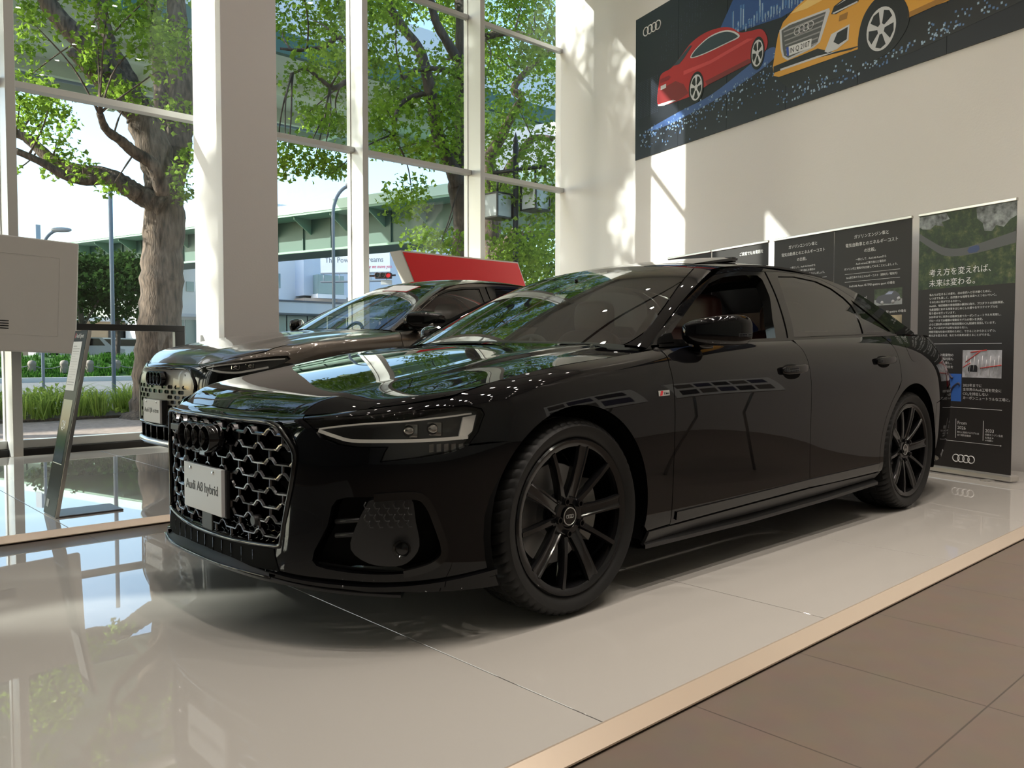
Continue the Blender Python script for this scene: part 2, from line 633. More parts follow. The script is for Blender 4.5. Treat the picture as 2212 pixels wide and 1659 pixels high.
# window front: one window per bay, each with pane(s), frame rails and its left mullion
MX = [-.393 + 1.905 * k for k in range(-7, 5)]
for i, x in enumerate(MX):
    x1 = MX[i + 1] if i + 1 < len(MX) else 7.30
    if i == len(MX) - 1 or x >= 7.2: break
    fr = MB()
    fr.box((x, 5.755, FZ), (x + .083, 6.085, CZ), .004)
    fr.box((x - .012, 6.02, FZ), (x + .097, 6.10, CZ), .003)
    fr.box((x + .083, 5.945, 3.442), (x1, 6.075, 3.505), .004)
    fr.box((x + .083, 6.0, 5.6), (x1, 6.075, 5.66), .004)
    fr.box((x + .083, 5.985, .035), (x1, 6.075, .115), .004)
    w = fr.build('window_%d' % (i + 1), ALU); tag(w, kind='structure')
    si = MB(); si.box((x, 5.93, FZ), (x1, 6.10, .034), .003); si.build('window_sill', BLACKM, w)
    for z0, z1 in ((.115, 3.442), (3.505, 5.6), (5.66, CZ)):
        g = MB(); g.box((x + .083, 6.040, z0), (x1, 6.050, z1)); g.build('pane', PANE, w)
mb = MB(); mb.box((-14, 5.95, CZ - .3), (7.5, 6.3, CZ)); tag(mb.build('trim_1', ALU), kind='structure')
# dark slots in the ceiling
for k, y in enumerate((-4.2, -.6, 3.0)):
    mb = MB(); mb.box((-8.5, y, CZ - .012), (6.0, y + .09, CZ + .01)); tag(mb.build('trim_%d' % (k + 2), BLACKM), kind='structure')
# ------------------------------------------------------------------ downlights
LAMP = mat('downlight_lamp', (1, 1, 1), emit=(1.0, .90, .79), estr=DOWNLIGHT_STRENGTH)
LRING = mat('downlight_ring', (.7, .7, .7), rough=.4)
proto = None
for ix in range(11):
    for iy in range(10):
        x = -7.4 + ix * 1.30; y = -7.9 + iy * 1.30
        if x > 7.0 - (6.05 - y) * .268: continue
        if proto is None:
            rg = MB(); rg.lathe([(.046, -.004), (.085, -.010), (.092, 0), (.046, 0)], 28)
            proto = rg.build('ceiling_downlight', LRING)
            lp = MB(); lp.lathe([(0, -.002), (.046, -.002)], 24); lamp = lp.build('lamp', LAMP, proto)
            tag(proto, 'round recessed spotlight in the ceiling, reflected as a bright dot in the black paint', 'ceiling light', 'ceiling spotlights')
            o = proto
        else:
            o = copy_tree(proto)
        o.location = (x, y, CZ)
        sl = bpy.data.lights.new('downlight_beam', 'SPOT'); sl.energy = SPOT_WATTS * (.30 + (4.6 if (-4.6 < y < -.6 and -1.9 < x < 4.2) else 0) + (1.1 if x > 2.5 else 0)); sl.color = (1.0, .90, .79)
        sl.spot_size = math.radians(66); sl.spot_blend = .75; sl.shadow_soft_size = .06
        so_ = bpy.data.objects.new('downlight_beam', sl); so_.location = (x, y, CZ - .02); link(so_)
# lamp faces must look down
for p in lamp.data.polygons: pass
lamp.data.flip_normals() if lamp.data.polygons[0].normal.z > 0 else None
# ------------------------------------------------------------------ display platforms
WGLASS = mat('platform_glass', (.36, .344, .320), rough=.012, spec=1.0)
TRIMM = mat('champagne_trim', (.56, .47, .38), rough=.3, metal=.55)
def platform(name, label, xs, y0, y1, last=None):
    t = thing(name, label, 'platform', (0, 0, 0))
    for a, b in zip(xs[:-1], xs[1:]):
        m = MB()
        if last and b == xs[-1]:
            m.prism([(a + .002, y0), (last[0], y0), (last[1], y1), (a + .002, y1)], .014, Matrix.Translation((0, 0, -.014)))
        else:
            m.box((a + .002, y0, -.014), (b - .002, y1, 0), .0012)
        m.build('glass_panel', WGLASS, t)
    m = MB(); e = last[0] if last else xs[-1]
    m.box((xs[0] + .03, y0 + .03, FZ), (e - .1, y1 - .03, -.014)); m.build('plinth', BLACKM, t)
    for ya, s in ((y0, -1), (y1, 1)):
        m = MB()
        pr = [(0, .001), (s * .006, .001), (s * .055, -.028), (s * .055, -.033), (0, -.033)]
        xe = xs[-1] if not last else (last[0] if s < 0 else last[1])
        vs = [(x, ya + a, z) for x in (xs[0] - .05, xe) for a, z in pr]
        n = 5
        fs = [(k, (k + 1) % n, n + (k + 1) % n, n + k) for k in range(n)] + [tuple(range(n))[::-1], tuple(range(n, 2 * n))]
        if s > 0: fs = [f[::-1] for f in fs]
        m.add(vs, fs); m.build('edge_trim', TRIMM, t)
    m = MB(); m.box((xs[0] - .05, y0, -.03), (xs[0], y1, .001)); m.build('edge_trim', TRIMM, t)
    return t
platform('display_platform', 'low glossy grey glass platform under the black saloon, with a champagne metal edge', [-.5735 + 1.2185 * k for k in range(-3, 6)][:-1] + [5.4], -1.572, 1.47, last=(5.10, 5.92))
platform('display_platform', 'low glossy glass platform by the window, under the grey-brown SUV', [-.915 + 1.2185 * k for k in range(-3, 6)], 1.96, 5.62)
# ------------------------------------------------------------------ body surfaces of the two cars (control points, metres; front axle at x = 0, left side at y < 0)
def skirt_net():
    fz = [.19, .24, .33, .45, .56, .63, .68, .715, .738, .75]
    C = []
    C.append([(x, 0, z) for x, z in zip([-.965, -.962, -.956, -.95, -.946, -.942, -.936, -.925, -.908, -.885], fz)])
    C.append([(x, -.25, z) for x, z in zip([-.952, -.951, -.945, -.939, -.935, -.931, -.924, -.912, -.895, -.868], fz)])
    C.append([(x, -.47, z) for x, z in zip([-.905, -.915, -.912, -.905, -.903, -.90, -.89, -.878, -.86, -.837], fz)])
    C.append([(x, -.655, z) for x, z in zip([-.79, -.825, -.835, -.83, -.83, -.825, -.815, -.80, -.785, -.755], [.185, .24, .33, .45, .56, .63, .69, .73, .752, .766])])
    C.append(list(zip([-.66, -.685, -.70, -.70, -.705, -.70, -.69, -.675, -.655, -.63], [-.79, -.80, -.80, -.80, -.80, -.80, -.80, -.797, -.79, -.775], [.18, .24, .33, .45, .56, .64, .70, .745, .77, .79])))
    C.append([(x, y, z) for x, y, z in zip([-.49, -.50, -.505, -.505, -.505, -.50, -.495, -.49, -.485, -.48], [-.885, -.90, -.905, -.905, -.907, -.906, -.90, -.892, -.88, -.856], [.172, .24, .33, .45, .57, .66, .72, .765, .795, .818])])
    C.append([(-.27, y, z) for y, z in zip([-.935, -.95, -.955, -.955, -.958, -.958, -.952, -.940, -.912, -.856], [.17, .24, .33, .46, .59, .69, .762, .808, .842, .866])])
    C.append([(.0, y, z) for y, z in zip([-.94, -.955, -.962, -.965, -.967, -.966, -.962, -.950, -.918, -.860], [.17, .24, .34, .48, .62, .72, .795, .845, .882, .906])])
    C.append([(.35, y, z) for y, z in zip([-.92, -.945, -.955, -.962, -.966, -.967, -.964, -.953, -.922, -.858], [.18, .25, .34, .48, .62, .73, .815, .88, .918, .941])])
    sy = [-.90, -.942, -.953, -.958, -.966, -.970, -.968, -.955, -.930, -.888]
    C.append([(.78, y, z) for y, z in zip(sy, [.195, .255, .34, .48, .62, .745, .835, .91, .958, .988])])
    C.append([(1.25, y, z) for y, z in zip(sy, [.20, .26, .345, .48, .62, .745, .84, .92, .972, 1.003])])
    C.append([(1.75, y, z) for y, z in zip(sy, [.205, .265, .35, .485, .625, .75, .848, .93, .985, 1.02])])
    C.append([(2.25, y, z) for y, z in zip(sy, [.21, .27, .355, .485, .625, .75, .852, .94, .997, 1.036])])
    C.append([(2.65, y, z) for y, z in zip([-.90, -.945, -.957, -.96, -.968, -.971, -.968, -.954, -.925, -.878], [.215, .275, .36, .49, .63, .755, .856, .943, 1.003, 1.048])])
    C.append([(3.0, y, z) for y, z in zip([-.93, -.95, -.96, -.963, -.968, -.97, -.966, -.95, -.912, -.850], [.22, .28, .365, .49, .63, .755, .855, .94, 1.003, 1.058])])
    C.append([(3.4, y, z) for y, z in zip([-.91, -.93, -.94, -.945, -.95, -.948, -.938, -.912, -.868, -.80], [.23, .29, .37, .49, .63, .755, .85, .93, 1.0, 1.064])])
    C.append([(3.74, y, z) for y, z in zip([-.86, -.875, -.885, -.892, -.894, -.888, -.872, -.842, -.805, -.755], [.24, .30, .38, .5, .63, .755, .85, .93, 1.0, 1.066])])
    C.append([(x, y, z) for x, y, z in zip([3.97, 4.0, 4.03, 4.055, 4.065, 4.05, 4.02, 3.97, 3.95, 3.92], [-.74, -.755, -.77, -.78, -.785, -.78, -.765, -.74, -.71, -.67], [.25, .31, .39, .5, .63, .755, .85, .93, 1.0, 1.06])])
    C.append([(x, -.47, z) for x, z in zip([4.09, 4.11, 4.13, 4.15, 4.16, 4.15, 4.12, 4.09, 4.08, 4.06], [.25, .31, .39, .5, .63, .755, .85, .93, 1.0, 1.06])])
    C.append([(x, 0, z) for x, z in zip([4.11, 4.13, 4.16, 4.18, 4.19, 4.18, 4.15, 4.12, 4.11, 4.09], [.25, .31, .39, .5, .63, .755, .85, .93, 1.0, 1.06])])
    return [[C[j][i] for j in range(len(C))] for i in range(10)]

def hood_net():
    edge = [(-.48, -.856, .818), (-.44, -.857, .828), (-.36, -.857, .846), (-.2, -.857, .876), (0, -.860, .906), (.25, -.859, .931), (.52, -.862, .957)]
    a = [(-0.63, -0.775, 0.788), (-0.575, -0.775, 0.812), (-0.475, -0.772, 0.834), (-0.29, -0.77, 0.869), (-0.05, -0.768, 0.911), (0.215, -0.765, 0.944), (0.5, -0.76, 0.968)]
    b = [(-0.755, -0.655, 0.764), (-0.69, -0.66, 0.797), (-0.575, -0.662, 0.825), (-0.37, -0.666, 0.863), (-0.09, -0.67, 0.913), (0.185, -0.675, 0.951), (0.47, -0.675, 0.976)]
    c = [(-0.822, -0.515, 0.747), (-0.755, -0.54, 0.8), (-0.625, -0.555, 0.835), (-0.41, -0.572, 0.876), (-0.12, -0.59, 0.928), (0.16, -0.61, 0.967), (0.44, -0.62, 0.99)]
    c2 = [(-.842, -.44, .746), (-.775, -.46, .799), (-.645, -.475, .834), (-.42, -.49, .876), (-.125, -.50, .928), (.15, -.51, .968), (.42, -.52, .991)]
    d = [(-.862, -.26, .749), (-.797, -.27, .800), (-.665, -.28, .836), (-.44, -.28, .880), (-.14, -.28, .931), (.12, -.28, .971), (.36, -.28, .997)]
    e = [(-.885, 0, .75), (-.815, 0, .802), (-.68, 0, .838), (-.45, 0, .883), (-.15, 0, .934), (.1, 0, .973), (.32, 0, 1.0)]
    return [[L[i] for L in (edge, a, b, c, c2, d, e)] for i in range(7)]

def ws_net():
    base = [(.54, -.845, .970), (.50, -.755, .985), (.36, -.42, 1.0), (.29, 0, 1.006)]
    top = [(1.30, -.650, 1.352), (1.285, -.555, 1.378), (1.245, -.30, 1.398), (1.23, 0, 1.405)]
    rows = []
    for t, bl in ((-.06, -.004), (.0, 0), (.3, .016), (.6, .02), (.85, .012), (1.0, 0), (1.05, -.003)):
        rows.append([tuple(np.array(b) * (1 - t) + np.array(q) * t + np.array([-.5, 0, .85]) * bl) for b, q in zip(base, top)])
    return rows

def side_net():
    zs = [.94, 1.06, 1.16, 1.26, 1.36, 1.44]
    ys = [-.895, -.855, -.803, -.741, -.668, -.60]
    xs = [.35, .8, 1.25, 1.75, 2.25, 2.7, 3.1, 3.5, 3.8]
    off = [.055, .012, 0, 0, .002, .012, .035, .075, .12]
    return [[(x, y + o, z) for x, o in zip(xs, off)] for z, y in zip(zs, ys)]

def roof_net():
    xs = [1.1, 1.23, 1.4, 1.65, 1.95, 2.25, 2.5, 2.72, 2.9, 3.05]
    cz = [1.375, 1.405, 1.435, 1.458, 1.470, 1.466, 1.448, 1.42, 1.385, 1.345]
    rz = [1.285, 1.335, 1.378, 1.408, 1.421, 1.414, 1.392, 1.352, 1.300, 1.25]
    rows = []
    for f in (1.0, .9, .7, .4, 0):
        rows.append([(x, -.637 * f, c - (c - r) * f ** 2.4) for x, c, r in zip(xs, cz, rz)])
    return rows

def bl_net():
    top = [(2.86, -.63, 1.310), (2.82, -.51, 1.36), (2.77, -.27, 1.395), (2.75, 0, 1.408)]
    base = [(3.46, -.765, 1.075), (3.49, -.66, 1.092), (3.53, -.33, 1.105), (3.55, 0, 1.11)]
    rows = []
    for t, bl in ((-.06, 0), (0, 0), (.33, .014), (.66, .016), (1, 0), (1.08, -.002)):
        rows.append([tuple(np.array(a) * (1 - t) + np.array(b) * t + np.array([.4, 0, .9]) * bl) for a, b in zip(top, base)])
    return rows

def deck_net():
    e = [(3.30, -.80, 1.068), (3.5, -.79, 1.069), (3.75, -.765, 1.067), (3.92, -.70, 1.062), (4.0, -.62, 1.058)]
    a = [(3.35, -.66, 1.088), (3.55, -.65, 1.087), (3.78, -.62, 1.082), (3.95, -.58, 1.078), (4.04, -.52, 1.072)]
    b = [(3.40, -.33, 1.10), (3.6, -.33, 1.098), (3.82, -.32, 1.092), (4.0, -.30, 1.09), (4.085, -.28, 1.085)]
    c = [(3.42, 0, 1.105), (3.62, 0, 1.102), (3.84, 0, 1.096), (4.02, 0, 1.094), (4.10, 0, 1.089)]
    return [[L[i] for L in (e, a, b, c)] for i in range(5)]
# ------------------------------------------------------------------ car materials
BLACK = mat('black_paint', (.0025, .0025, .003), rough=.02, spec=.28)
GLOSS = mat('gloss_black_trim', (.005, .005, .005), rough=.07, spec=.36)
DARKCHROME = mat('dark_chrome', (.10, .10, .105), rough=.12, metal=1.0)
MATTE = mat('matte_black_plastic', (.016, .016, .017), rough=.45, spec=.4)
DEEP = mat('dark_interior_void', (.004, .004, .004), rough=.9, spec=.1)
RUBBER = mat('tyre_rubber', (.009, .009, .009), rough=.55, spec=.25)
ALLOYBLK = mat('black_alloy', (.006, .006, .0065), rough=.14, spec=.38)
DISC = mat('brake_steel', (.25, .25, .25), rough=.4, metal=1.0)
CALIPER = mat('grey_caliper', (.22, .21, .195), rough=.5)
CHROME = mat('bright_chrome', (.75, .75, .74), rough=.08, metal=1.0)
SILVER = mat('satin_silver', (.55, .55, .54), rough=.3, metal=1.0)
PLATE = mat('plate_white', (.60, .60, .61), rough=.35)
INK = mat('black_ink', (.012, .012, .014), rough=.5)
WHITEINK = mat('white_ink', (.82, .82, .82), rough=.5)
REDINK = mat('red_ink', (.55, .02, .03), rough=.4)
LEATHER = mat('brown_red_leather', (.05, .014, .011), rough=.5, spec=.35)
CABIN = mat('cabin_dark', (.02, .019, .018), rough=.6)
WSGLASS = glass_mat('windscreen_glass', (.58, .64, .60), ior=2.8)
SIDEGLASS = glass_mat('side_glass', (.55, .58, .56), ior=1.6)
PRIVACY = glass_mat('privacy_glass', (.05, .05, .05), ior=1.9)
LAMPGLASS = glass_mat('lamp_lens', (.93, .93, .92), ior=1.42)
HOUSING = mat('lamp_housing', (.018, .018, .018), rough=.3, spec=.5)
DRL = mat('light_guide', (.40, .385, .35), rough=.2, emit=(1, .95, .85), estr=.03)
REFLECTOR = mat('lamp_reflector', (.30, .29, .28), rough=.15, metal=1.0)

WHEEL_CACHE = {}
def wheel(car, name, x, side, rim='ten', R=.36, rr=.283, w=.262, y=.948, rimmat=None, turn=0):
    """road wheel: rim with tyre, brake and cap as sub-parts; side -1 is the car's left"""
    M = Matrix.Translation((x, side * y, R)) @ Matrix.Rotation(-side * PI / 2 * -1 if False else (PI / 2 if side < 0 else -PI / 2), 4, 'X')
    # local z now points outboard
    rimmat = rimmat or ALLOYBLK
    key = (rim, R, rr, w)
    if key not in WHEEL_CACHE:
        d = {}
        t = MB()
        n = 240
        prof = [(rr - .012, -.030), (rr + .004, -.014), (rr + .014, -.006), (rr + .03, .004), (rr + .048, .006), (R - .022, -.002), (R - .012, -.010), (R - .005, -.024),
                (R - .001, -.045), (R, -.075), (R - .007, -.077), (R - .007, -.085), (R, -.087), (R, -.125), (R - .007, -.127), (R - .007, -.136), (R, -.138), (R, -.178),
                (R - .007, -.18), (R - .007, -.188), (R, -.19), (R - .001, -.215), (R - .006, -.24), (R - .02, -.262), (R - .05, -.272), (rr + .01, -.262), (rr - .012, -.245)]
        vs = []; fs = []
        m = len(prof)
        for k in range(n):
            a = 2 * PI * k / n
            for q, (r, h) in enumerate(prof):
                rr_ = r
                aa = a
                if 5 <= q <= 9 or 21 <= q <= 23:
                    aa = a + .02 * (q - 6)
                    if k % 4 == 0: rr_ = r - (.005 if q > 5 else .002)
                elif 12 <= q <= 17 and k % 6 == 0:
                    rr_ = r - .003
                vs.append((rr_ * math.cos(aa), rr_ * math.sin(aa), h))
        for k in range(n):
            for q in range(m - 1):
                a0 = k * m + q; a1 = ((k + 1) % n) * m + q
                fs.append((a0, a1, a1 + 1, a0 + 1))
        t.add(vs, fs, True)
        d['tyre'] = t
        r = MB()
        r.lathe([(rr - .020, -.235), (rr - .022, -.06), (rr - .030, -.03), (rr - .026, -.012), (rr - .014, -.006), (rr - .002, -.004), (rr + .004, -.010), (rr + .003, -.024), (rr - .012, -.030)], 96)
        r.lathe([(rr - .012, -.245), (rr + .003, -.25), (rr - .014, -.235), (rr - .022, -.235)], 96)
        if rim == 'ten':
            for k in range(10):
                a = 2 * PI * k / 10 + turn
                wide = k % 2 == 0
                st = [(.050, .030 if wide else .020, -.040), (.075, .027 if wide else .016, -.034), (.13, .025 if wide else .013, -.022), (.20, .026 if wide else .012, -.012), (rr - .024, .030 if wide else .013, -.008)]
                vs = []
                for rad, hw, h in st:
                    if wide:
                        pf = [(-hw * .62, h - .038), (-hw, h - .012), (-hw * .86, h), (-hw * .62, h), (-hw * .5, h - .004), (0, h - .006), (hw * .5, h - .004), (hw * .62, h), (hw * .86, h), (hw, h - .012), (hw * .62, h - .038)]
                    else:
                        pf = [(-hw * .6, h - .036), (-hw, h - .012), (-hw * .6, h), (-hw * .3, h), (-hw * .1, h), (0, h), (hw * .1, h), (hw * .3, h), (hw * .6, h), (hw, h - .012), (hw * .6, h - .036)]
                    for tt, hh in pf:
                        vs.append((rad * math.cos(a) - tt * math.sin(a), rad * math.sin(a) + tt * math.cos(a), hh))
                q = 11; fs = []
                for i in range(len(st) - 1):
                    for j in range(q):
                        l = (j + 1) % q
                        fs.append((i * q + j, (i + 1) * q + j, (i + 1) * q + l, i * q + l))
                r.add(vs, fs, False)
        else:
            for k in range(10):
                a = 2 * PI * (k // 2) / 5 + (.16 if k % 2 else -.16) + turn
                st = [(.055, .022, -.03), (.13, .020, -.018), (rr - .024, .024, -.008)]
                vs = []
                for rad, hw, h in st:
                    for tt, hh in [(-hw * .6, h - .036), (-hw, h - .012), (-hw * .7, h), (hw * .7, h), (hw, h - .012), (hw * .6, h - .036)]:
                        vs.append((rad * math.cos(a) - tt * math.sin(a), rad * math.sin(a) + tt * math.cos(a), hh))
                fs = [(i * 6 + j, (i + 1) * 6 + j, (i + 1) * 6 + (j + 1) % 6, i * 6 + (j + 1) % 6) for i in range(2) for j in range(6)]
                r.add(vs, fs, False)
        r.lathe([(0.0, -.075), (.078, -.075), (.078, -.044), (.066, -.034), (.045, -.034), (.040, -.040), (0, -.040)], 40)
        for k in range(5):
            a = 2 * PI * (k + .5) / 5 + turn
            r.lathe([(.013, -.03), (.013, -.018), (.009, -.018), (.008, -.026), (0, -.026)], 12, Matrix.Translation((.062 * math.cos(a), .062 * math.sin(a), 0)))
        d['rim'] = r
        c = MB()
        c.lathe([(0, -.0305), (.031, -.0305), (.034, -.033), (.034, -.040)], 40)
        d['cap'] = c
        c2 = MB()
        c2.tube([(.0315 * math.cos(2 * PI * k / 40), .0315 * math.sin(2 * PI * k / 40), -.0305) for k in range(40)], .0018, 8, closed=True)
        rings_logo(c2, .040, Matrix.Translation((0, 0, -.0298)))
        d['mark'] = c2
        b = MB()
        b.lathe([(.06, -.115), (.185, -.115), (.188, -.12), (.188, -.145), (.06, -.145)], 64)
        b.lathe([(.0, -.085), (.085, -.085), (.088, -.115), (.0, -.116)], 40)
        d['disc'] = b
        kx = MB()
        pts = []
        for i in range(9):
            a = math.radians(-38 + 76 * i / 8)
            pts.append((.192 * math.cos(a), .192 * math.sin(a)))
        for i in range(8, -1, -1):
            a = math.radians(-38 + 76 * i / 8)
            pts.append((.125 * math.cos(a), .125 * math.sin(a)))
        kx.prism(pts, .05, Matrix.Translation((0, 0, -.125)))
        d['caliper'] = kx
        WHEEL_CACHE[key] = d
        d['mesh'] = None
    d = WHEEL_CACHE[key]
    if d.get('mesh') is None:
        d['mesh'] = True
        rimo = d['rim'].build(name, rimmat, car, smooth_angle=35)
        rimo.matrix_local = M
        for nm, k, m_, sa in (('tyre', 'tyre', RUBBER, 30), ('hub_cap', 'cap', GLOSS, 30), ('brake_disc', 'disc', DISC, 30), ('brake_caliper', 'caliper', CALIPER, 30)):
            o = d[k].build(nm, m_, rimo, smooth_angle=sa)
            if k == 'cap':
                mk = d['mark'].build('cap_rings', SILVER, rimo)
        d['proto'] = rimo
        return rimo
    c = copy_tree(d['proto'], car)
    # brake stays towards the rear on both sides
    c.matrix_local = M @ (Matrix.Rotation(PI, 4, 'Z') if False else Matrix.Identity(4))
    return c

def superell(mb, c, r, e1=.8, e2=.8, nu=40, nv=24, fn=None, M=None):
    vs = []; fs = []
    sg = lambda v, e: math.copysign(abs(v) ** e, v)
    for i in range(nv + 1):
        ph = -PI / 2 + PI * i / nv
        for j in range(nu):
            th = 2 * PI * j / nu
            p = Vector((r[0] * sg(math.cos(ph), e1) * sg(math.cos(th), e2), r[1] * sg(math.cos(ph), e1) * sg(math.sin(th), e2), r[2] * sg(math.sin(ph), e1)))
            if fn: p = Vector(fn(p))
            vs.append(p + Vector(c))
    for i in range(nv):
        for j in range(nu):
            l = (j + 1) % nu
            fs.append((i * nu + j, i * nu + l, (i + 1) * nu + l, (i + 1) * nu + j))
    return mb.add(vs, fs, True, M)

def seat(car, x, y, leather, zb=.30):
    s = MB()
    superell(s, (x, y, zb + .12), (.28, .26, .11), .5, .5)
    o = s.build('seat', leather, car)
    b = MB()
    superell(b, (0, 0, 0), (.085, .255, .34), .5, .55, M=Matrix.Translation((x + .27, y, zb + .46)) @ Matrix.Rotation(math.radians(18), 4, 'Y'))
    for sy in (-1, 1):
        superell(b, (-.03, sy * .21, -.03), (.10, .06, .27), .6, .6, M=Matrix.Translation((x + .27, y, zb + .46)) @ Matrix.Rotation(math.radians(18), 4, 'Y'))
    b.build('backrest', leather, o)
    h = MB()
    superell(h, (x + .40, y, zb + .86), (.06, .135, .105), .55, .55)
    h.build('headrest', leather, o)
    for sy in (-.05, .05):
        p = MB(); p.tube([(x + .385, y + sy, zb + .70), (x + .40, y + sy, zb + .82)], .007, 8)
        p.build('headrest_post', CHROME, o)
    return o
# ------------------------------------------------------------------ the black saloon
def build_a8():
    car = thing('car', 'glossy black saloon with black wheels and an open honeycomb grille', 'car', (0, 0, .0015))
    SK = Patch(skirt_net(), True, True)
    HD = Patch(hood_net(), False, True, flip=True)
    WS = Patch(ws_net(), False, True, flip=True)
    SD = Patch(side_net())
    RF = Patch(roof_net())
    BL = Patch(bl_net(), False, True, flip=True)
    DK = Patch(deck_net(), False, True, flip=True)
    X = lambda pts, y=-.95: [(p[0], y, p[1]) for p in pts]
    W = (1, .25, 1)
    # ---- bonnet (both halves as one piece)
    edge = [(-.50, -.850, .812), (-.444, -.856, .827), (-.30, -.856, .856), (-.109, -.858, .889), (.15, -.858, .922), (.42, -.858, .947), (.50, -.855, .956)]
    front = [(-.885, 0, .75), (-.878, -.13, .749), (-.865, -.28, .748), (-.846, -.405, .744), (-.826, -.50, .747), (-.76, -.645, .766), (-.65, -.76, .787), (-.56, -.825, .803)]
    rear = [(.50, -.80, .962), (.46, -.66, .983), (.41, -.48, .991), (.35, -.25, .997), (.32, 0, 1.0)]
    half = panel(HD, sm(front, 5)[:-1] + sm([(-.56, -.825, .803)] + edge, 5)[:-1] + sm([edge[-1]] + rear, 5), step=.022, gap=.0015)
    hood = mesh_pn('bonnet', *join_pn(half, mirror_pn(half)), BLACK, car)
    # ---- front bumper skin, both halves in one, with openings
    HL = [(-.850, -.522, .736), (-.776, -.674, .750), (-.675, -.779, .765), (-.559, -.854, .777), (-.472, -.894, .783), (-.421, -.916, .771), (-.414, -.922, .753), (-.442, -.922, .696), (-.481, -.913, .651), (-.522, -.899, .638), (-.618, -.855, .622), (-.726, -.781, .610), (-.716, -.787, .640), (-.706, -.793, .657), (-.782, -.714, .658), (-.816, -.662, .665), (-.839, -.612, .683)]
    GR = [(-.93, 0, .728), (-.92, -.22, .726), (-.879, -.435, .722), (-.883, -.492, .683), (-.882, -.531, .627), (-.888, -.523, .550), (-.895, -.504, .471), (-.903, -.487, .399), (-.911, -.474, .338), (-.918, -.450, .316), (-.94, -.22, .305), (-.956, 0, .302)]
    IN = sm([(-.818, -.674, .487), (-.739, -.769, .499), (-.639, -.843, .503), (-.603, -.862, .477), (-.577, -.875, .411), (-.553, -.885, .322), (-.576, -.873, .282), (-.627, -.844, .262), (-.693, -.799, .252), (-.820, -.672, .262), (-.862, -.60, .29), (-.837, -.648, .402)], 3, closed=True)
    arcf = arc(0, .36, .405, 208, 133, 24)
    bumper_out = GR[::-1][:1]
    out = []
    # up the centre is the grille, so the half skin runs: hood front -> headlight -> seam -> arch -> bottom -> grille
    out += [(-.885, 0, .746)] + [(p[0], p[1], p[2] - .004) for p in front[1:5]]
    out += HL[:1] + HL[-1:9:-1]
    out += HL[9:10] + [(-.484, -.912, .654), (-.40, -.937, .658), (-.285, -.957, .664)]
    out += [(a, b, c) for a, b, c in arcf[::-1]]
    bot = [(-.27, -.935, .172), (-.395, -.915, .176), (-.553, -.86, .181), (-.70, -.763, .19), (-.80, -.66, .20), (-.905, -.47, .215), (-.955, -.25, .225), (-.965, 0, .228)]
    out += bot[1:]
    GRc = [p for p in GR]
    out += [(-.956, 0, .300)] + GRc[::-1][1:]
    # drop duplicate of grille bottom centre
    bump = panel(SK, out, holes=[IN], step=.018, gap=.0012, flange=.02, wt=(1, 1, 1))
    mesh_pn('front_bumper', *join_pn(bump, mirror_pn(bump)), BLACK, car)
    # ---- single-frame grille
    gro = MB()
    def gx(y):
        return -.952 + .185 * y * y + .35 * max(0, abs(y) - .3) ** 2
    pol = np.array([(p[1], p[2]) for p in GR] + [(-p[1], p[2]) for p in GR[::-1]])
    def clipgr(y, z): return inside(pol, np.array([[y, z]]))[0]
    def fin(mb, pts, w=.0105, d=.040, off=0.0):
        """bar with a front face, following pts in (y, z) over the grille curve"""
        vs = []; fs = []
        n = len(pts)
        for i, (y, z) in enumerate(pts):
            a = np.array(pts[max(i - 1, 0)]); b = np.array(pts[min(i + 1, n - 1)])
            t = (b - a) / (np.linalg.norm(b - a) + 1e-9); nn = np.array([-t[1], t[0]])
            x = gx(y) + off
            for s, dx in ((-1, d), (-1, .006), (-.35, 0), (.35, 0), (1, .006), (1, d)):
                vs.append((x + dx, y + nn[0] * s * w / 2, z + nn[1] * s * w / 2))
        for i in range(n - 1):
            for k in range(5):
                fs.append((i * 6 + k, i * 6 + k + 1, (i + 1) * 6 + k + 1, (i + 1) * 6 + k))
        fs.append((0, 1, 2, 3, 4, 5)[::-1]); fs.append(tuple((n - 1) * 6 + k for k in range(6)))
        mb.add(vs, fs, False)
    P = .118; dz = .0485
    for r in range(9):
        z0 = .690 - r * dz
        for k in range(-6, 7):
            yc = (k + (.5 if r % 2 else 0)) * P
            # long lower edge with two raised ends, and a short stem joining the row above
            seg = [(yc - P * .5, z0 + .012), (yc - P * .40, z0 + .008), (yc - P * .27, z0 - .008), (yc + P * .27, z0 - .008), (yc + P * .40, z0 + .008), (yc + P * .5, z0 + .012)]
            seg = [q for q in resample(seg, .012, False) if clipgr(q[0], q[1])]
            if len(seg) > 2: fin(gro, [tuple(q) for q in seg], w=.0135)
            stem = [(yc + P * .5, z0 + .012), (yc + P * .5, z0 + dz - .008)]
            if all(clipgr(*q) for q in stem): fin(gro, stem, w=.008)
    gr = gro.build('radiator_grille', DARKCHROME, car)
    fr = MB()
    loop = [(gx(p[1]) - .006, p[1], p[2]) for p in GR] + [(gx(p[1]) - .006, -p[1], p[2]) for p in GR[::-1][1:-1]]
    fr.tube(sm(loop, 3, closed=True), .009, 10, closed=True)
    fr.build('grille_frame', GLOSS, gr)
    bk = MB()
    bk.add([(gx(p[0]) + .045, p[0], p[1]) for p in pol], [])
    base = [(gx(p[0]) + .05, p[0], p[1]) for p in pol]
    tris = geometry.tessellate_polygon([[Vector((p[0], p[1], 0)) for p in pol]])
    bk = MB(); bk.add(base, [tuple(t) for t in tris]); bk.build('grille_backing', DEEP, gr)
    # fine lower honeycomb
    hc = MB()
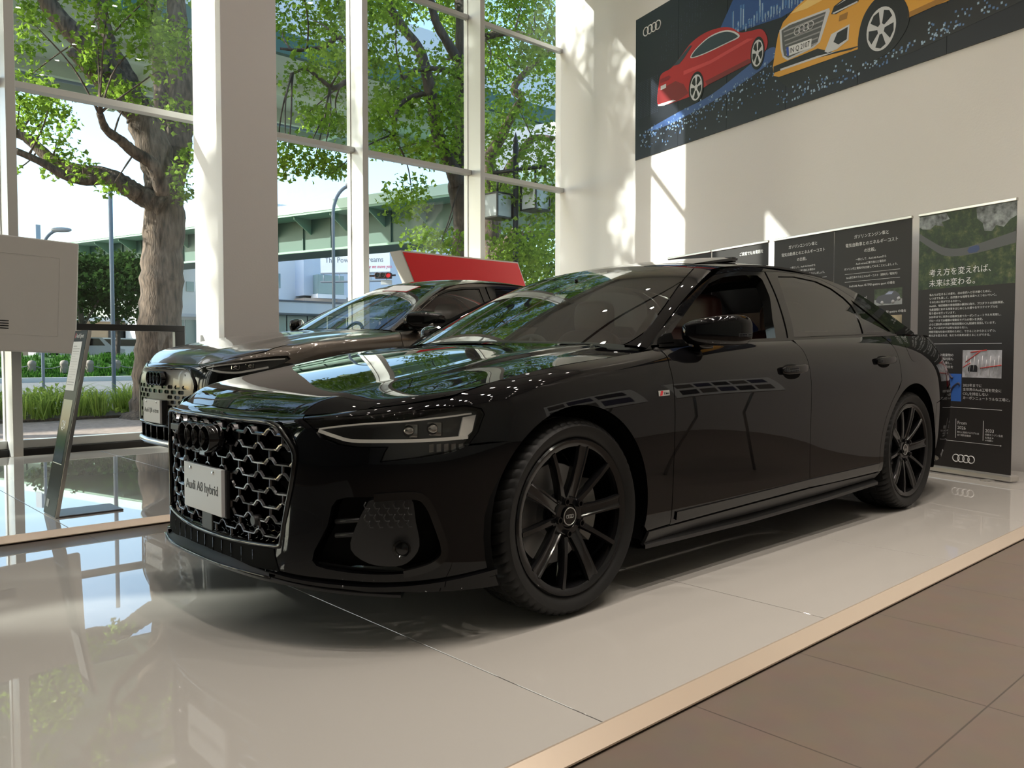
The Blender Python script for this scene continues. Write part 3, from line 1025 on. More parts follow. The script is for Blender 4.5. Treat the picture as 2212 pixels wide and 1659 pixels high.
    for r in range(4):
        for k in range(-15, 16):
            y = (k + .5 * (r % 2)) * .030; z = .316 + r * .018
            q = [(y + .0165 * math.cos(PI / 2 + PI / 3 * i), z + .012 * math.sin(PI / 2 + PI / 3 * i)) for i in range(4)]
            if abs(y) < .44 and all(clipgr(a, b) for a, b in q): fin(hc, q, w=.0035, d=.02, off=.012)
    hc.build('lower_mesh', GLOSS, gr)
    em = MB()
    for i in range(4):
        cy = (i - 1.5) * .0665
        n = 36
        for (r0, r1, x0, x1) in ((.0405, .0495, -1.004, -.955),):
            vs = []; fs = []
            for a in range(n):
                ca, sa = math.cos(2 * PI * a / n), math.sin(2 * PI * a / n)
                for r_, x_ in ((r1, x1), (r1, x0 + .004), (r1 - .003, x0), (r0 + .002, x0), (r0, x0 + .004), (r0, x1)):
                    vs.append((x_, cy + r_ * ca, .652 + r_ * sa))
            for a in range(n):
                b = (a + 1) % n
                for k in range(5):
                    fs.append((a * 6 + k, b * 6 + k, b * 6 + k + 1, a * 6 + k + 1))
            em.add(vs, fs, True)
    em.build('ring_emblem', GLOSS, gr, smooth_angle=40)
    # radar blank and camera under the rings, parking sensors in the mesh
    sn = MB()
    sn.lathe([(0, .006), (.016, .006), (.019, .002), (.019, -.02)], 24, M=frame((gx(-.33) - .002, -.335, .388), (0, 1, 0), (-1, -.2, 0)))
    sn.build('parking_sensor', MATTE, gr, smooth_angle=40)
    cm = MB(); cm.box((-.972, -.028, .578), (-.93, .028, .604), .006); cm.build('front_camera', GLOSS, gr)
    bd = MB(); bd.box((-.955, .265, .652), (-.93, .345, .676), .003); bd.build('model_badge', MATTE, gr)
    # ---- number plate
    pb = MB(); pb.box((-.974, -.168, .378), (-.960, .165, .545), .002)
    pl = pb.build('number_plate', PLATE, car); pl['label'] = 'silver-white number plate with black lettering'
    bb = MB(); bb.box((-.960, -.175, .372), (-.945, .175, .54), .003); bb.box((-.955, -.04, .30), (-.93, .05, .38), .004); bb.build('plate_bracket', MATTE, pl)
    Mt = frame((-.9745, .002, .449), (0, -1, 0), (-1, 0, 0))
    text('plate_lettering', 'Audi A8 hybrid', .050, INK, pl, Mt, 'CENTER', xscale=.93)
    for yy in (-.10, .10):
        bo = MB(); bo.lathe([(0, .004), (.006, .004), (.008, 0)], 14, M=frame((-.974, yy, .528), (0, -1, 0), (-1, 0, 0))); bo.build('plate_bolt', CHROME, pl)
    # ---- splitter lip and its little fins
    lip = [(-.66, -.80, .178), (-.80, -.665, .192), (-.915, -.47, .208), (-.968, -.25, .218), (-.982, 0, .221)]
    lip = sm(lip, 8); lip = lip + [(x, -y, z) for x, y, z in lip[::-1][1:]]
    sp = MB(); n = len(lip); vs = []; fs = []
    for i, (x, y, z) in enumerate(lip):
        a = Vector(lip[max(i - 1, 0)]); b = Vector(lip[min(i + 1, n - 1)]); t = (b - a).normalized()
        nn = Vector((t.y, -t.x, 0)).normalized()
        if nn.x > 0: nn = -nn
        f = max(0, 1 - abs(y) / .8) ** .5
        for o_, dz_ in ((-.11, .05), (-.04, .045), (.0, .012), (.012 + .012 * f, .004), (.012 + .012 * f, -.004), (-.02, -.012), (-.12, -.012)):
            vs.append((x + nn.x * o_, y + nn.y * o_, z + dz_))
    for i in range(n - 1):
        for k in range(6): fs.append((i * 7 + k, (i + 1) * 7 + k, (i + 1) * 7 + k + 1, i * 7 + k + 1))
    sp.add(vs, fs, True)
    spl = sp.build('front_splitter', MATTE, car, smooth_angle=50)
    for k in range(-6, 7):
        y = k * .068
        fb = MB(); fb.box((gx(y) - .014, y - .0016, .226), (gx(y) + .05, y + .0016, .292), .0005)
        fb.build('splitter_fin', GLOSS, spl)
    shade_sheet = panel(SK, [(-.956, 0, .297), (-.94, -.22, .299), (-.918, -.448, .309), (-.905, -.47, .24), (-.955, -.25, .232), (-.962, 0, .232)], step=.03, lift=.003, flange=.004, gap=0)  # matte black sheet over the skin, standing in for a shaded recess
    mesh_pn('lower_shade_sheet', *join_pn(shade_sheet, mirror_pn(shade_sheet)), DEEP, spl)
    edgeb = MB(); edgeb.tube([(x - .0, y, z + .004) for x, y, z in sm([(-.94, .46, .215), (-.995, .23, .222), (-1.006, 0, .224), (-.995, -.23, .222), (-.94, -.46, .215)], 8)], .004, 8)
    edgeb.build('splitter_edge', GLOSS, spl)
    # ---- side intakes with their sensor pods
    for s in (-1, 1):
        mk = lambda d: d if s < 0 else mirror_pn(d)
        fl = panel(SK, IN, step=.025, lift=-.055, flange=0, gap=0)
        it = mesh_pn('side_intake', *mk(fl), DEEP, car)
        pod = sm([(-.743, -.765, .490), (-.653, -.834, .497), (-.634, -.845, .415), (-.624, -.850, .339), (-.648, -.834, .293), (-.685, -.807, .275), (-.751, -.753, .285), (-.794, -.711, .331), (-.783, -.722, .400), (-.759, -.748, .470)], 3, closed=True)
        pd = panel(SK, pod, step=.018, lift=-.008, flange=.045, gap=0)
        po = mesh_pn('sensor_pod', *mk(pd), MATTE, it)
        # fog lamp eye
        e = MB()
        eye = Vector((-.672, -.822, .335)); nrm = Vector((-.72, -.69, 0))
        fm = frame(eye + nrm * .0, (nrm.y, -nrm.x, 0), nrm)
        if s > 0: fm = Matrix.Diagonal((1, -1, 1, 1)) @ fm
        e.lathe([(.030, .010), (.026, .0105), (.020, .004), (.014, .006), (0, .010)], 28, M=fm)
        e.build('lamp_eye', GLOSS, it, smooth_angle=40)
        # honeycomb patch on the pod's upper half
        hx = MB()
        for r in range(4):
            for k in range(5):
                u = .66 + .0; 
                base = Vector((-.757 + k * .024 + (r % 2) * .010, -.758 - k * .0185 - (r % 2) * .0075, .475 - r * .020))
                q = []
                for i in range(4):
                    an = PI / 2 + PI / 3 * i + PI / 6
                    q.append(base + Vector((.0075 * math.cos(an) * .8, -.0075 * math.cos(an) * .6, .009 * math.sin(an))) * 1.4 + nrm * .004)
                if s > 0: q = [Vector((p.x, -p.y, p.z)) for p in q]
                hx.tube(q, .0022, 6)
        hx.build('pod_honeycomb', MATTE, po)
        bars = MB()
        for z in (.41, .455):
            q = [Vector((-.845 + .02, -.665, z - .04)) * 1, Vector((-.765, -.748, z - .03))]
            q = [Vector((p.x + .015, p.y + .012, p.z)) for p in q]
            if s > 0: q = [Vector((p.x, -p.y, p.z)) for p in q]
            bars.tube(q, .008, 8)
        bars.build('intake_vane', MATTE, it)
        tr = strip(SK, [IN[i] for i in range(3, 24)], .024, .010)
        lipb = strip(SK, sm([(-.925, -.44, .226), (-.83, -.63, .216), (-.70, -.765, .211), (-.56, -.86, .216), (-.43, -.908, .230), (-.375, -.922, .236)], 5), .020, .014)
        mesh_pn('bumper_blade', *mk(lipb), BLACK, car)
        mesh_pn('intake_trim', *mk(tr), GLOSS, it)
    # ---- headlights
    for s in (-1, 1):
        mk = lambda d: d if s < 0 else mirror_pn(d)
        hs = mesh_pn('headlight', *mk(panel(SK, HL, step=.02, lift=-.045, flange=-.04, gap=.001)), HOUSING, car)
        drl_low = [(-.835, -.585, .705), (-.81, -.65, .688), (-.78, -.70, .676), (-.70, -.785, .675), (-.60, -.858, .676), (-.50, -.905, .680), (-.47, -.914, .682)]
        mesh_pn('light_bar', *mk(strip(SK, sm(drl_low, 4), .011, .006, lift=-.022)), DRL, hs)
        drl_up = [(-.835, -.585, .712), (-.77, -.690, .728), (-.66, -.80, .738), (-.54, -.874, .750), (-.45, -.910, .760)]
        mesh_pn('upper_light_bar', *mk(strip(SK, sm(drl_up, 4), .005, .004, lift=-.022)), DRL, hs)
        blk = [(-.478, -.903, .750), (-.432, -.918, .757), (-.452, -.922, .700), (-.485, -.912, .672), (-.50, -.905, .680)]
        mesh_pn('corner_light', *mk(panel(SK, blk, step=.012, lift=-.024, flange=.01, gap=.001)), DRL, hs)
        lensb = MB()
        for (x, y, z) in ((-.64, -.805, .705), (-.575, -.845, .71)):
            nn = Vector((-.75, -.62, .1)).normalized()
            fm = frame(Vector((x, y, z)) - nn * .028, (nn.y, -nn.x, 0), nn)
            if s > 0: fm = Matrix.Diagonal((1, -1, 1, 1)) @ fm
            lensb.box((-.030, -.022, -.03), (.030, .022, .006), .004, fm)
            lensb.lathe([(.019, .006), (.017, .012), (.010, .018), (0, .02)], 24, M=fm)
        lensb.build('projector', REFLECTOR, hs, smooth_angle=40)
        low = MB()
        for k in range(5):
            x = -.60 + k * .02; y = -.862 - k * .013
            q = [(x, y, .632), (x + .012, y - .008, .634), (x + .012, y - .008, .660), (x, y, .658)]
            q = [Vector(a) + Vector((.03, .032, 0)) for a in q]
            if s > 0: q = [Vector((a.x, -a.y, a.z)) for a in q]
            low.add(q, [(0, 1, 2, 3)])
        low.build('lower_reflector', REFLECTOR, hs)
        mesh_pn('lens_cover', *mk(panel(SK, HL, step=.018, lift=.001, flange=0, gap=.0025)), LAMPGLASS, hs)
    # ---- front wings
    arcr = arc(0, .36, .405, 133, -17, 36)
    fend = [(-.484, -.912, .658)] + HL[8:5:-1] + HL[5::-1] + [(-.838, -.512, .741), (-.76, -.645, .763), (-.65, -.765, .784), (-.56, -.830, .800), (-.50, -.858, .809)] + edge[1:] + [(.577, -.869, .964)] + X([(.545, .9), (.558, .80), (.566, .70), (.570, .5), (.571, .252)]) + X([(.42, .246)]) + arcr[::-1][1:] + [(-.40, -.937, .661)]
    fd = panel(SK, fend, step=.022, wt=(1, .6, 1), flange=.018)
    fenders = both('front_wing', fd, BLACK, car)
    bg = MB()
    bgM = frame((.455, -.9685, .781), (1, 0, .03), (0, -1, .1))
    bg.box((0, 0, 0), (.072, .022, .002), .0008, bgM)
    bo = bg.build('wing_badge', SILVER, fenders[0])
    b2 = MB(); b2.prism([(.008, .002), (.022, .002), (.030, .020), (.016, .020)], .0028, bgM); b2.build('badge_red_mark', REDINK, bo)
    text('badge_lettering', 'S line', .015, INK, bo, bgM @ Matrix.Translation((.033, .005, .0022)))
    # ---- doors
    belt1 = X([(.577, .966), (.80, .984), (1.10, .996), (1.40, 1.007), (1.635, 1.014)], -.89)
    gapB = X([(1.645, 1.0), (1.665, .95), (1.684, .889), (1.697, .78), (1.70, .681), (1.715, .48), (1.735, .272)])
    fdoor = belt1 + gapB + X([(1.2, .262), (.571, .248)]) + X([(.570, .5), (.566, .70), (.558, .80), (.545, .9)])
    fdd = panel(SK, fdoor, step=.024, wt=(1, .4, 1), flange=.018)
    fdoors = both('front_door', fdd, BLACK, car)
    arcd = arc(2.998, .36, .455, 122, 199, 20)
    rdoor = X([(1.66, 1.016), (1.90, 1.025), (2.2, 1.034), (2.5, 1.044), (2.72, 1.048)], -.885) + X([(2.755, .98), (2.781, .848), (2.79, .79)]) + arcd[1:] + X([(2.56, .27), (2.0, .268), (1.735, .272)]) + gapB[::-1][1:]
    rdd = panel(SK, rdoor, step=.024, wt=(1, .4, 1), flange=.018)
    rdoors = both('rear_door', rdd, BLACK, car)
    # ---- rear quarter
    arcq = arc(2.998, .36, .405, 197, -18, 44)
    quart = X([(2.735, 1.05)], -.87) + [(2.95, -.855, 1.055), (3.2, -.825, 1.061), (3.45, -.795, 1.065), (3.62, -.775, 1.066)] + X([(3.70, .98), (3.745, .925), (3.73, .85), (3.72, .70), (3.60, .66), (3.40, .63)]) + arcq[::-1][6:] + X([(2.60, .225)]) + arcd[::-1][2:] + X([(2.79, .79), (2.781, .848), (2.755, .98)])
    qd = panel(SK, quart, step=.024, wt=(1, .4, 1), flange=.018)
    quarters = both('rear_quarter', qd, BLACK, car)
    cap = sm([(2.965, -.917, .998), (3.10, -.92, .985), (3.20, -.92, .970), (3.20, -.935, .945), (3.165, -.945, .914), (3.09, -.955, .896), (2.985, -.958, .900), (2.945, -.955, .925), (2.94, -.94, .965)], 4, closed=True)
    mesh_pn('fuel_flap', *panel(SK, cap, step=.02, lift=.0008, flange=.003, gap=0), BLACK, quarters[0])
    # ---- rocker sills
    rk = X([(.43, .243), (.571, .246), (1.2, .259), (1.735, .269), (2.3, .267), (2.575, .268)]) + X([(2.56, .235), (1.75, .208), (1.2, .200), (.75, .196), (.42, .186)], -.91)
    both('side_sill', panel(SK, rk, step=.024, wt=(1, .5, 1), lift=.004), MATTE, car)
    for s in (-1, 1):
        ss = strip(SK, X([(.60, .285), (1.2, .291), (1.735, .300), (2.2, .303), (2.53, .306)]), .034, .007, wt=(1, .3, 1))
        mesh_pn('sill_moulding', *(ss if s < 0 else mirror_pn(ss)), GLOSS, car)
        lo = MB()
        pr = [(.42, .178, -.90), (1.2, .170, -.895), (2.0, .182, -.90), (2.56, .20, -.905)]
        vs = [];
        for x, z, y in pr:
            for a, b in ((.0, .03), (-.035, .012), (-.035, -.004), (.0, -.01), (.25, -.01)):
                vs.append((x, (y + a) * (1 if s < 0 else -1), z + b))
        fs = [(i * 5 + k, (i + 1) * 5 + k, (i + 1) * 5 + k + 1, i * 5 + k + 1) for i in range(3) for k in range(4)]
        lo.add(vs, fs); lo.build('sill_blade', MATTE, car)
    # ---- door handles
    for (x, z, par) in ((1.515, .868, fdoors), (2.562, .905, rdoors)):
        for s, pa in ((-1, par[0]), (1, par[1])):
            h = MB()
            yy = SK.at(*SK.nearest([(x, -.96, z)], (1, .2, 1))[0])[0][1]
            superell(h, (x + .01, s * abs(yy) + s * .026, z + .006), (.125, .012, .021), .5, .5, fn=lambda p: (p.x, p.y + (-.016 * s) * (p.x / .125) ** 2, p.z + p.x * .045))
            ho = h.build('door_handle', GLOSS, pa)
            cup = MB()
            superell(cup, (x - .01, s * (abs(yy) - .006), z - .012), (.10, .012, .042), .8, .8)
            cup.build('handle_recess', DEEP, ho)
    # ---- rear end
    tl = [(3.745, -.83, .925), (3.86, -.80, .925), (3.965, -.75, .93), (4.08, -.47, .935), (4.12, 0, .935), (4.15, 0, .86), (4.12, -.47, .84), (4.0, -.775, .80), (3.86, -.84, .745), (3.76, -.88, .72), (3.735, -.87, .83)]
    tp = panel(SK, tl, step=.025, gap=.0015)
    TAIL = mat('tail_lamp_red', (.10, .006, .008), rough=.06, spec=.6, coat=.6)
    mesh_pn('tail_light', *join_pn(tp, mirror_pn(tp)), TAIL, car)
    rbm = X([(3.72, .70), (3.76, .715)], -.88) + [(3.86, -.84, .74), (4.0, -.775, .795), (4.12, -.47, .835), (4.155, 0, .855), (4.11, 0, .252), (4.09, -.47, .252), (3.97, -.74, .252), (3.74, -.86, .242)] + X([(3.38, .238)], -.91) + arcq[::-1][:7] + X([(3.40, .63), (3.60, .655)])
    rb = panel(SK, rbm, step=.028, wt=(1, .5, 1))
    mesh_pn('rear_bumper', *join_pn(rb, mirror_pn(rb)), BLACK, car)
    dk = [(3.56, 0, 1.104), (3.54, -.33, 1.10), (3.49, -.66, 1.087), (3.48, -.775, 1.075), (3.62, -.776, 1.068), (3.75, -.763, 1.067), (3.90, -.70, 1.064), (3.98, -.62, 1.06), (4.07, -.30, 1.086), (4.09, 0, 1.089)]
    dp = panel(DK, dk, step=.028)
    sk2 = [(3.63, -.775, 1.062), (3.75, -.757, 1.062), (3.92, -.69, 1.055), (4.06, -.47, 1.056), (4.09, 0, 1.058), (4.12, 0, .94), (4.08, -.47, .94), (3.965, -.75, .934), (3.86, -.80, .93), (3.75, -.83, .93), (3.70, -.82, .99)]
    dp2 = panel(SK, sk2, step=.028)
    mesh_pn('boot_lid', *join_pn(dp, mirror_pn(dp), dp2, mirror_pn(dp2)), BLACK, car)
    # ---- glasshouse
    ax = X([(.56, .982), (.70, 1.075), (.87, 1.175), (1.06, 1.262), (1.26, 1.337), (1.50, 1.376), (1.785, 1.393)], -.8)
    win1 = X([(.672, 1.010), (.771, 1.078), (.962, 1.187), (1.155, 1.281), (1.321, 1.326), (1.518, 1.351), (1.68, 1.362), (1.70, 1.34), (1.66, 1.24), (1.565, 1.119), (1.525, 1.024), (1.1, 1.010)], -.8)
    f1 = ax + X([(1.72, 1.24), (1.66, 1.10), (1.635, 1.021), (1.4, 1.013), (1.1, 1.002), (.80, .989)], -.85)
    fr1 = panel(SD, f1, holes=[win1], step=.022, wt=(1, .3, 1), flange=.05, gap=.0015)
    for k, dr in enumerate(fdoors):
        wf = mesh_pn('window_frame', *(fr1 if k == 0 else mirror_pn(fr1)), GLOSS, dr)
    # right front pane stays up, left one is lowered
    g1 = panel(SD, win1, step=.05, wt=(1, .3, 1), flange=0, gap=-.006, lift=-.012)
    mesh_pn('window_glass', *mirror_pn(g1), SIDEGLASS, fdoors[1])
    win2 = X([(1.715, 1.033), (1.755, 1.12), (1.81, 1.24), (1.88, 1.35), (1.905, 1.372), (2.1, 1.385), (2.33, 1.372), (2.47, 1.335), (2.56, 1.28), (2.60, 1.235), (2.60, 1.19), (2.575, 1.12), (2.55, 1.062), (2.1, 1.047)], -.8)
    win3 = X([(2.64, 1.272), (2.73, 1.222), (2.86, 1.15), (2.995, 1.083), (2.60, 1.068), (2.635, 1.15), (2.65, 1.22)], -.8)
    f2 = X([(1.648, 1.022), (1.675, 1.10), (1.735, 1.24), (1.80, 1.394), (1.95, 1.405), (2.2, 1.408), (2.40, 1.390), (2.56, 1.345), (2.70, 1.285), (2.85, 1.20), (3.07, 1.082), (3.06, 1.066), (2.72, 1.058), (2.5, 1.052), (2.2, 1.043), (1.9, 1.033)], -.8)
    fr2 = panel(SD, f2, holes=[win2, win3], step=.022, wt=(1, .3, 1), flange=.03, gap=.0015)
    g2 = panel(SD, win2, step=.05, wt=(1, .3, 1), flange=0, gap=-.004, lift=-.005)
    g3 = panel(SD, win3, step=.05, wt=(1, .3, 1), flange=0, gap=-.004, lift=-.005)
    for k, dr in enumerate(rdoors):
        mm = (lambda d: d) if k == 0 else mirror_pn
        wf = mesh_pn('window_frame', *mm(fr2), GLOSS, dr)
        mesh_pn('window_glass', *mm(g2), PRIVACY, dr)
        mesh_pn('quarter_glass', *mm(g3), PRIVACY, dr)
    # belt moulding
    bm = strip(SD, X([(.60, .982), (.80, .986), (1.10, .998), (1.40, 1.009), (1.90, 1.027), (2.2, 1.037), (2.5, 1.046), (2.72, 1.053), (3.06, 1.063)], -.87), .012, .007, wt=(1, .3, 1))
    both('belt_moulding', bm, GLOSS, car)
    # roof side rail with both pillars
    rail = X([(.52, .962), (.545, .976), (.80, 1.105), (1.00, 1.208), (1.16, 1.288), (1.31, 1.356), (1.45, 1.387), (1.65, 1.408), (1.95, 1.421), (2.25, 1.414), (2.5, 1.392), (2.72, 1.352), (2.87, 1.306), (3.10, 1.218), (3.30, 1.142), (3.47, 1.083), (3.46, 1.066), (3.08, 1.062)], -.75)
    rl = panel(SD, rail + f2[10:3:-1] + ax[::-1] + X([(.56, .966)], -.85), step=.022, wt=(1, .3, 1), flange=.02, gap=.001)
    both('roof_rail', rl, BLACK, car)
    # windscreen
    wsg = [(.295, 0, 1.0), (.36, -.42, .995), (.502, -.75, .984), (.636, -.765, 1.046), (.845, -.706, 1.165), (1.108, -.615, 1.299), (1.27, -.562, 1.372), (1.245, -.30, 1.396), (1.228, 0, 1.402)]
    wg = panel(WS, wsg, step=.045, flange=0, gap=.0)
    wso = mesh_pn('windscreen', *join_pn(wg, mirror_pn(wg)), WSGLASS, car)
    wa = [(.502, -.755, .984), (.636, -.770, 1.046), (.845, -.711, 1.165), (1.108, -.620, 1.299), (1.272, -.567, 1.373), (1.30, -.645, 1.352), (1.12, -.70, 1.262), (.9, -.752, 1.152), (.54, -.845, .97)]
    both('front_pillar', panel(WS, wa, step=.022, gap=.001, wt=(1, 1, 1)), BLACK, car)
    blk = MB()   # black printed band under the lower screen edge, and wiper cowl
    cw = [(.30, 0, .985), (.345, -.25, .981), (.405, -.48, .975), (.455, -.66, .967), (.51, -.80, .950)]
    cw = sm(cw, 5); cw = cw + [(x, -y, z) for x, y, z in cw[::-1][1:]]
    vs = []
    for x, y, z in cw: vs += [(x - .03, y, z - .02), (x + .06, y, z + .026), (x + .12, y, z - .03)]
    fs = [(i * 3 + k, (i + 1) * 3 + k, (i + 1) * 3 + k + 1, i * 3 + k + 1) for i in range(len(cw) - 1) for k in range(2)]
    blk.add(vs, fs, True); blk.build('wiper_cowl', MATTE, car)
    # roof: body-coloured skin with glass panels, the front one tilted up at its rear
    RZ = lambda x, y: None
    ro = [(1.232, 0, 1.40), (1.248, -.30, 1.395), (1.275, -.56, 1.372), (1.30, -.63, 1.35), (1.5, -.636, 1.385), (1.75, -.636, 1.41), (2.0, -.636, 1.42), (2.3, -.636, 1.41), (2.6, -.634, 1.37), (2.84, -.630, 1.315), (2.81, -.50, 1.362), (2.765, -.27, 1.397), (2.745, 0, 1.41)]
    so = [(1.36, 0, 1.425), (1.365, -.30, 1.42), (1.40, -.47, 1.41), (1.5, -.485, 1.42), (1.80, -.485, 1.45), (1.83, -.40, 1.46), (1.84, 0, 1.468)]
    rp = panel(RF, ro[:1] + ro[1:] + [so[-1]] + so[::-1][1:], step=.03, wt=(1, 1, .3), flange=.01)
    mesh_pn('roof', *join_pn(rp, mirror_pn(rp)), BLACK, car)
    sp_ = panel(RF, so, step=.04, wt=(1, 1, .3), flange=.012)
    P_, N_, F_ = join_pn(sp_, mirror_pn(sp_))
    P_ = P_.copy(); P_[:, 2] += np.clip((P_[:, 0] - 1.36) / .48, 0, 1) * .030
    mesh_pn('sunroof_panel', P_, N_, F_, GLOSS, car)
    df = MB(); df.box((1.80, -.45, 1.452), (1.835, .45, 1.478), .002); df.build('sunroof_seal', MATTE, car)
    # rear window
    blg = [(2.755, 0, 1.405), (2.775, -.27, 1.392), (2.825, -.505, 1.357), (3.05, -.57, 1.27), (3.48, -.655, 1.093), (3.52, -.33, 1.105), (3.545, 0, 1.11)]
    bg_ = panel(BL, blg, step=.05, flange=0, gap=0)
    mesh_pn('rear_window', *join_pn(bg_, mirror_pn(bg_)), PRIVACY, car)
    bla = [(2.83, -.515, 1.355), (3.05, -.578, 1.268), (3.485, -.665, 1.09), (3.47, -.765, 1.075), (3.15, -.70, 1.205), (2.86, -.632, 1.31)]
    both('rear_pillar', panel(BL, bla, step=.03, gap=.001), BLACK, car)
    # ---- mirrors
    for s in (-1, 1):
        m = MB()
        def shp(p):
            # flat towards the rear, fuller outboard, tapering down inboard
            x = p.x
            if x > 0: x *= .35
            t = (p.y * s + .09) / .18
            return (x + p.y * s * .75, p.y, (p.z * (.50 + .52 * min(1, max(0, t + .05)) ** .7) if p.z > 0 else p.z * .8) + (.006 if p.z > 0 else -.004))
        superell(m, (.845, s * .988, 1.043), (.10, .108, .070), .62, .75, fn=shp)
        mo = m.build('door_mirror', BLACK, car, smooth_angle=60)
        lw = MB()
        superell(lw, (.850, s * .985, 1.003), (.092, .098, .026), .6, .75, fn=lambda p: ((p.x * .35 if p.x > 0 else p.x) + p.y * s * .72, p.y, p.z + (.006 if p.z < 0 else 0)))
        lw.build('mirror_base', GLOSS, mo, smooth_angle=60)
        ln = MB(); ln.tube([(.79, s * .905, .985), (.80, s * .93, .992), (.83, s * .965, .998)], .026, 12); ln.build('mirror_stalk', GLOSS, mo)
        mg = MB(); superell(mg, (.875, s * .99, 1.045), (.006, .09, .05), .6, .6, fn=lambda p: (p.x + p.y * s * .5, p.y, p.z)); mg.build('mirror_glass', CHROME, mo)
        ind = MB(); ind.tube([(.755 + .0, s * .925, 1.018), (.775, s * .99, 1.019), (.83, s * 1.055, 1.022)], .004, 8); ind.build('indicator_strip', GLOSS, mo)
    sl = panel(SD, X([(.60, .992), (.70, 1.06), (.705, .998)], -.86), step=.02, wt=(1, .3, 1), lift=.003, flange=.02, gap=0)
    both('mirror_sail', sl, GLOSS, car)
    # ---- inside
    for sx, sy in ((1.19, -.37), (1.19, .37), (2.10, -.36), (2.10, .36)):
        seat(car, sx, sy, LEATHER)
    db = MB()
    superell(db, (.62, 0, .86), (.34, .74, .13), .5, .4)
    db.box((.75, -.13, .35), (1.5, .13, .60), .04)
    d_ = db.build('dashboard', CABIN, car)
    st = MB()
    Ms = Matrix.Translation((.98, .37, .88)) @ Matrix.Rotation(math.radians(-62), 4, 'Y')
    st.tube([(.185 * math.cos(2 * PI * k / 36), .185 * math.sin(2 * PI * k / 36), 0) for k in range(36)], .015, 10, closed=True, M=Ms)
    superell(st, (0, 0, -.02), (.07, .085, .03), .6, .6, M=Ms)
    for a in (0, PI, PI / 2 * 3):
        st.tube([(.05 * math.cos(a + PI / 2), .05 * math.sin(a + PI / 2), -.01), (.18 * math.cos(a + PI / 2), .18 * math.sin(a + PI / 2), 0)], .012, 8, M=Ms)
    st.build('steering_wheel', CABIN, car)
    im = MB(); superell(im, (1.02, -.02, 1.295), (.015, .12, .035), .5, .5); im.tube([(1.02, -.02, 1.30), (1.0, -.02, 1.335)], .010, 8)
    im.build('inside_mirror', GLOSS, car)
    tub = MB()
    tub.box((.45, -.84, .16), (3.45, .84, .26))
    tub.box((.40, -.83, .22), (.50, .83, .93)); tub.box((2.75, -.78, .24), (2.85, .78, .98))
    tub.box((2.7, -.76, .96), (3.5, .76, 1.0))
    tub.build('floor_pan', CABIN, car)
    for s in (-1, 1):
        dt = MB(); dt.box((.58, s * .80, .26), (2.72, s * .86, .975), .01); dt.build('door_lining', CABIN, car)
    hl = MB()
    vs = []; fs = []
    xs = np.linspace(1.32, 2.74, 12)
    for x in xs:
        for y in np.linspace(-.60, .60, 9):
            c = RF.at(*RF.nearest([(x, -abs(y), 1.42)], (1, 1, .2))[0])[0]
            vs.append((x, y, c[2] - .035))
    for i in range(11):
        for j in range(8): fs.append((i * 9 + j, i * 9 + j + 1, (i + 1) * 9 + j + 1, (i + 1) * 9 + j))
    hl.add(vs, fs, True); hl.build('headlining', CABIN, car)
    # ---- underneath and wheel housings
    un = MB()
    un.box((-.90, -.42, .19), (-.40, .42, .30)); un.box((-.45, -.62, .17), (.45, .62, .75)); un.box((2.50, -.62, .19), (4.05, .62, .9)); un.box((.40, -.82, .155), (2.6, .82, .20))
    un.build('underbody', DEEP, car)
    ex = MB()
    for yy in (-.18, -.30):
        ex.tube(sm([(.5, yy, .145), (1.4, yy, .140), (2.2, yy, .145), (2.5, yy - .05, .17)], 5), .032, 12)
    ex.build('exhaust_pipes', SILVER, car)
    for x in (0, 2.998):
        for s in (-1, 1):
            wl = MB()
            n = 24; vs = []; fs = []
            for k in range(n + 1):
                a = math.radians(-20 + 220 * k / n)
                for (r, y) in ((.408, .945), (.425, .93), (.425, .62), (.10, .62)):
                    vs.append((x + r * math.cos(a), s * y, .36 + r * math.sin(a)))
            for k in range(n):
                for q in range(3): fs.append((k * 4 + q, (k + 1) * 4 + q, (k + 1) * 4 + q + 1, k * 4 + q + 1))
            wl.add(vs, fs, True); wl.build('wheel_housing', DEEP, car)
    for x, s in ((0, -1), (2.998, -1), (0, 1), (2.998, 1)):
        wheel(car, 'wheel', x, s, turn=math.radians(6))
    return car
A8 = build_a8()
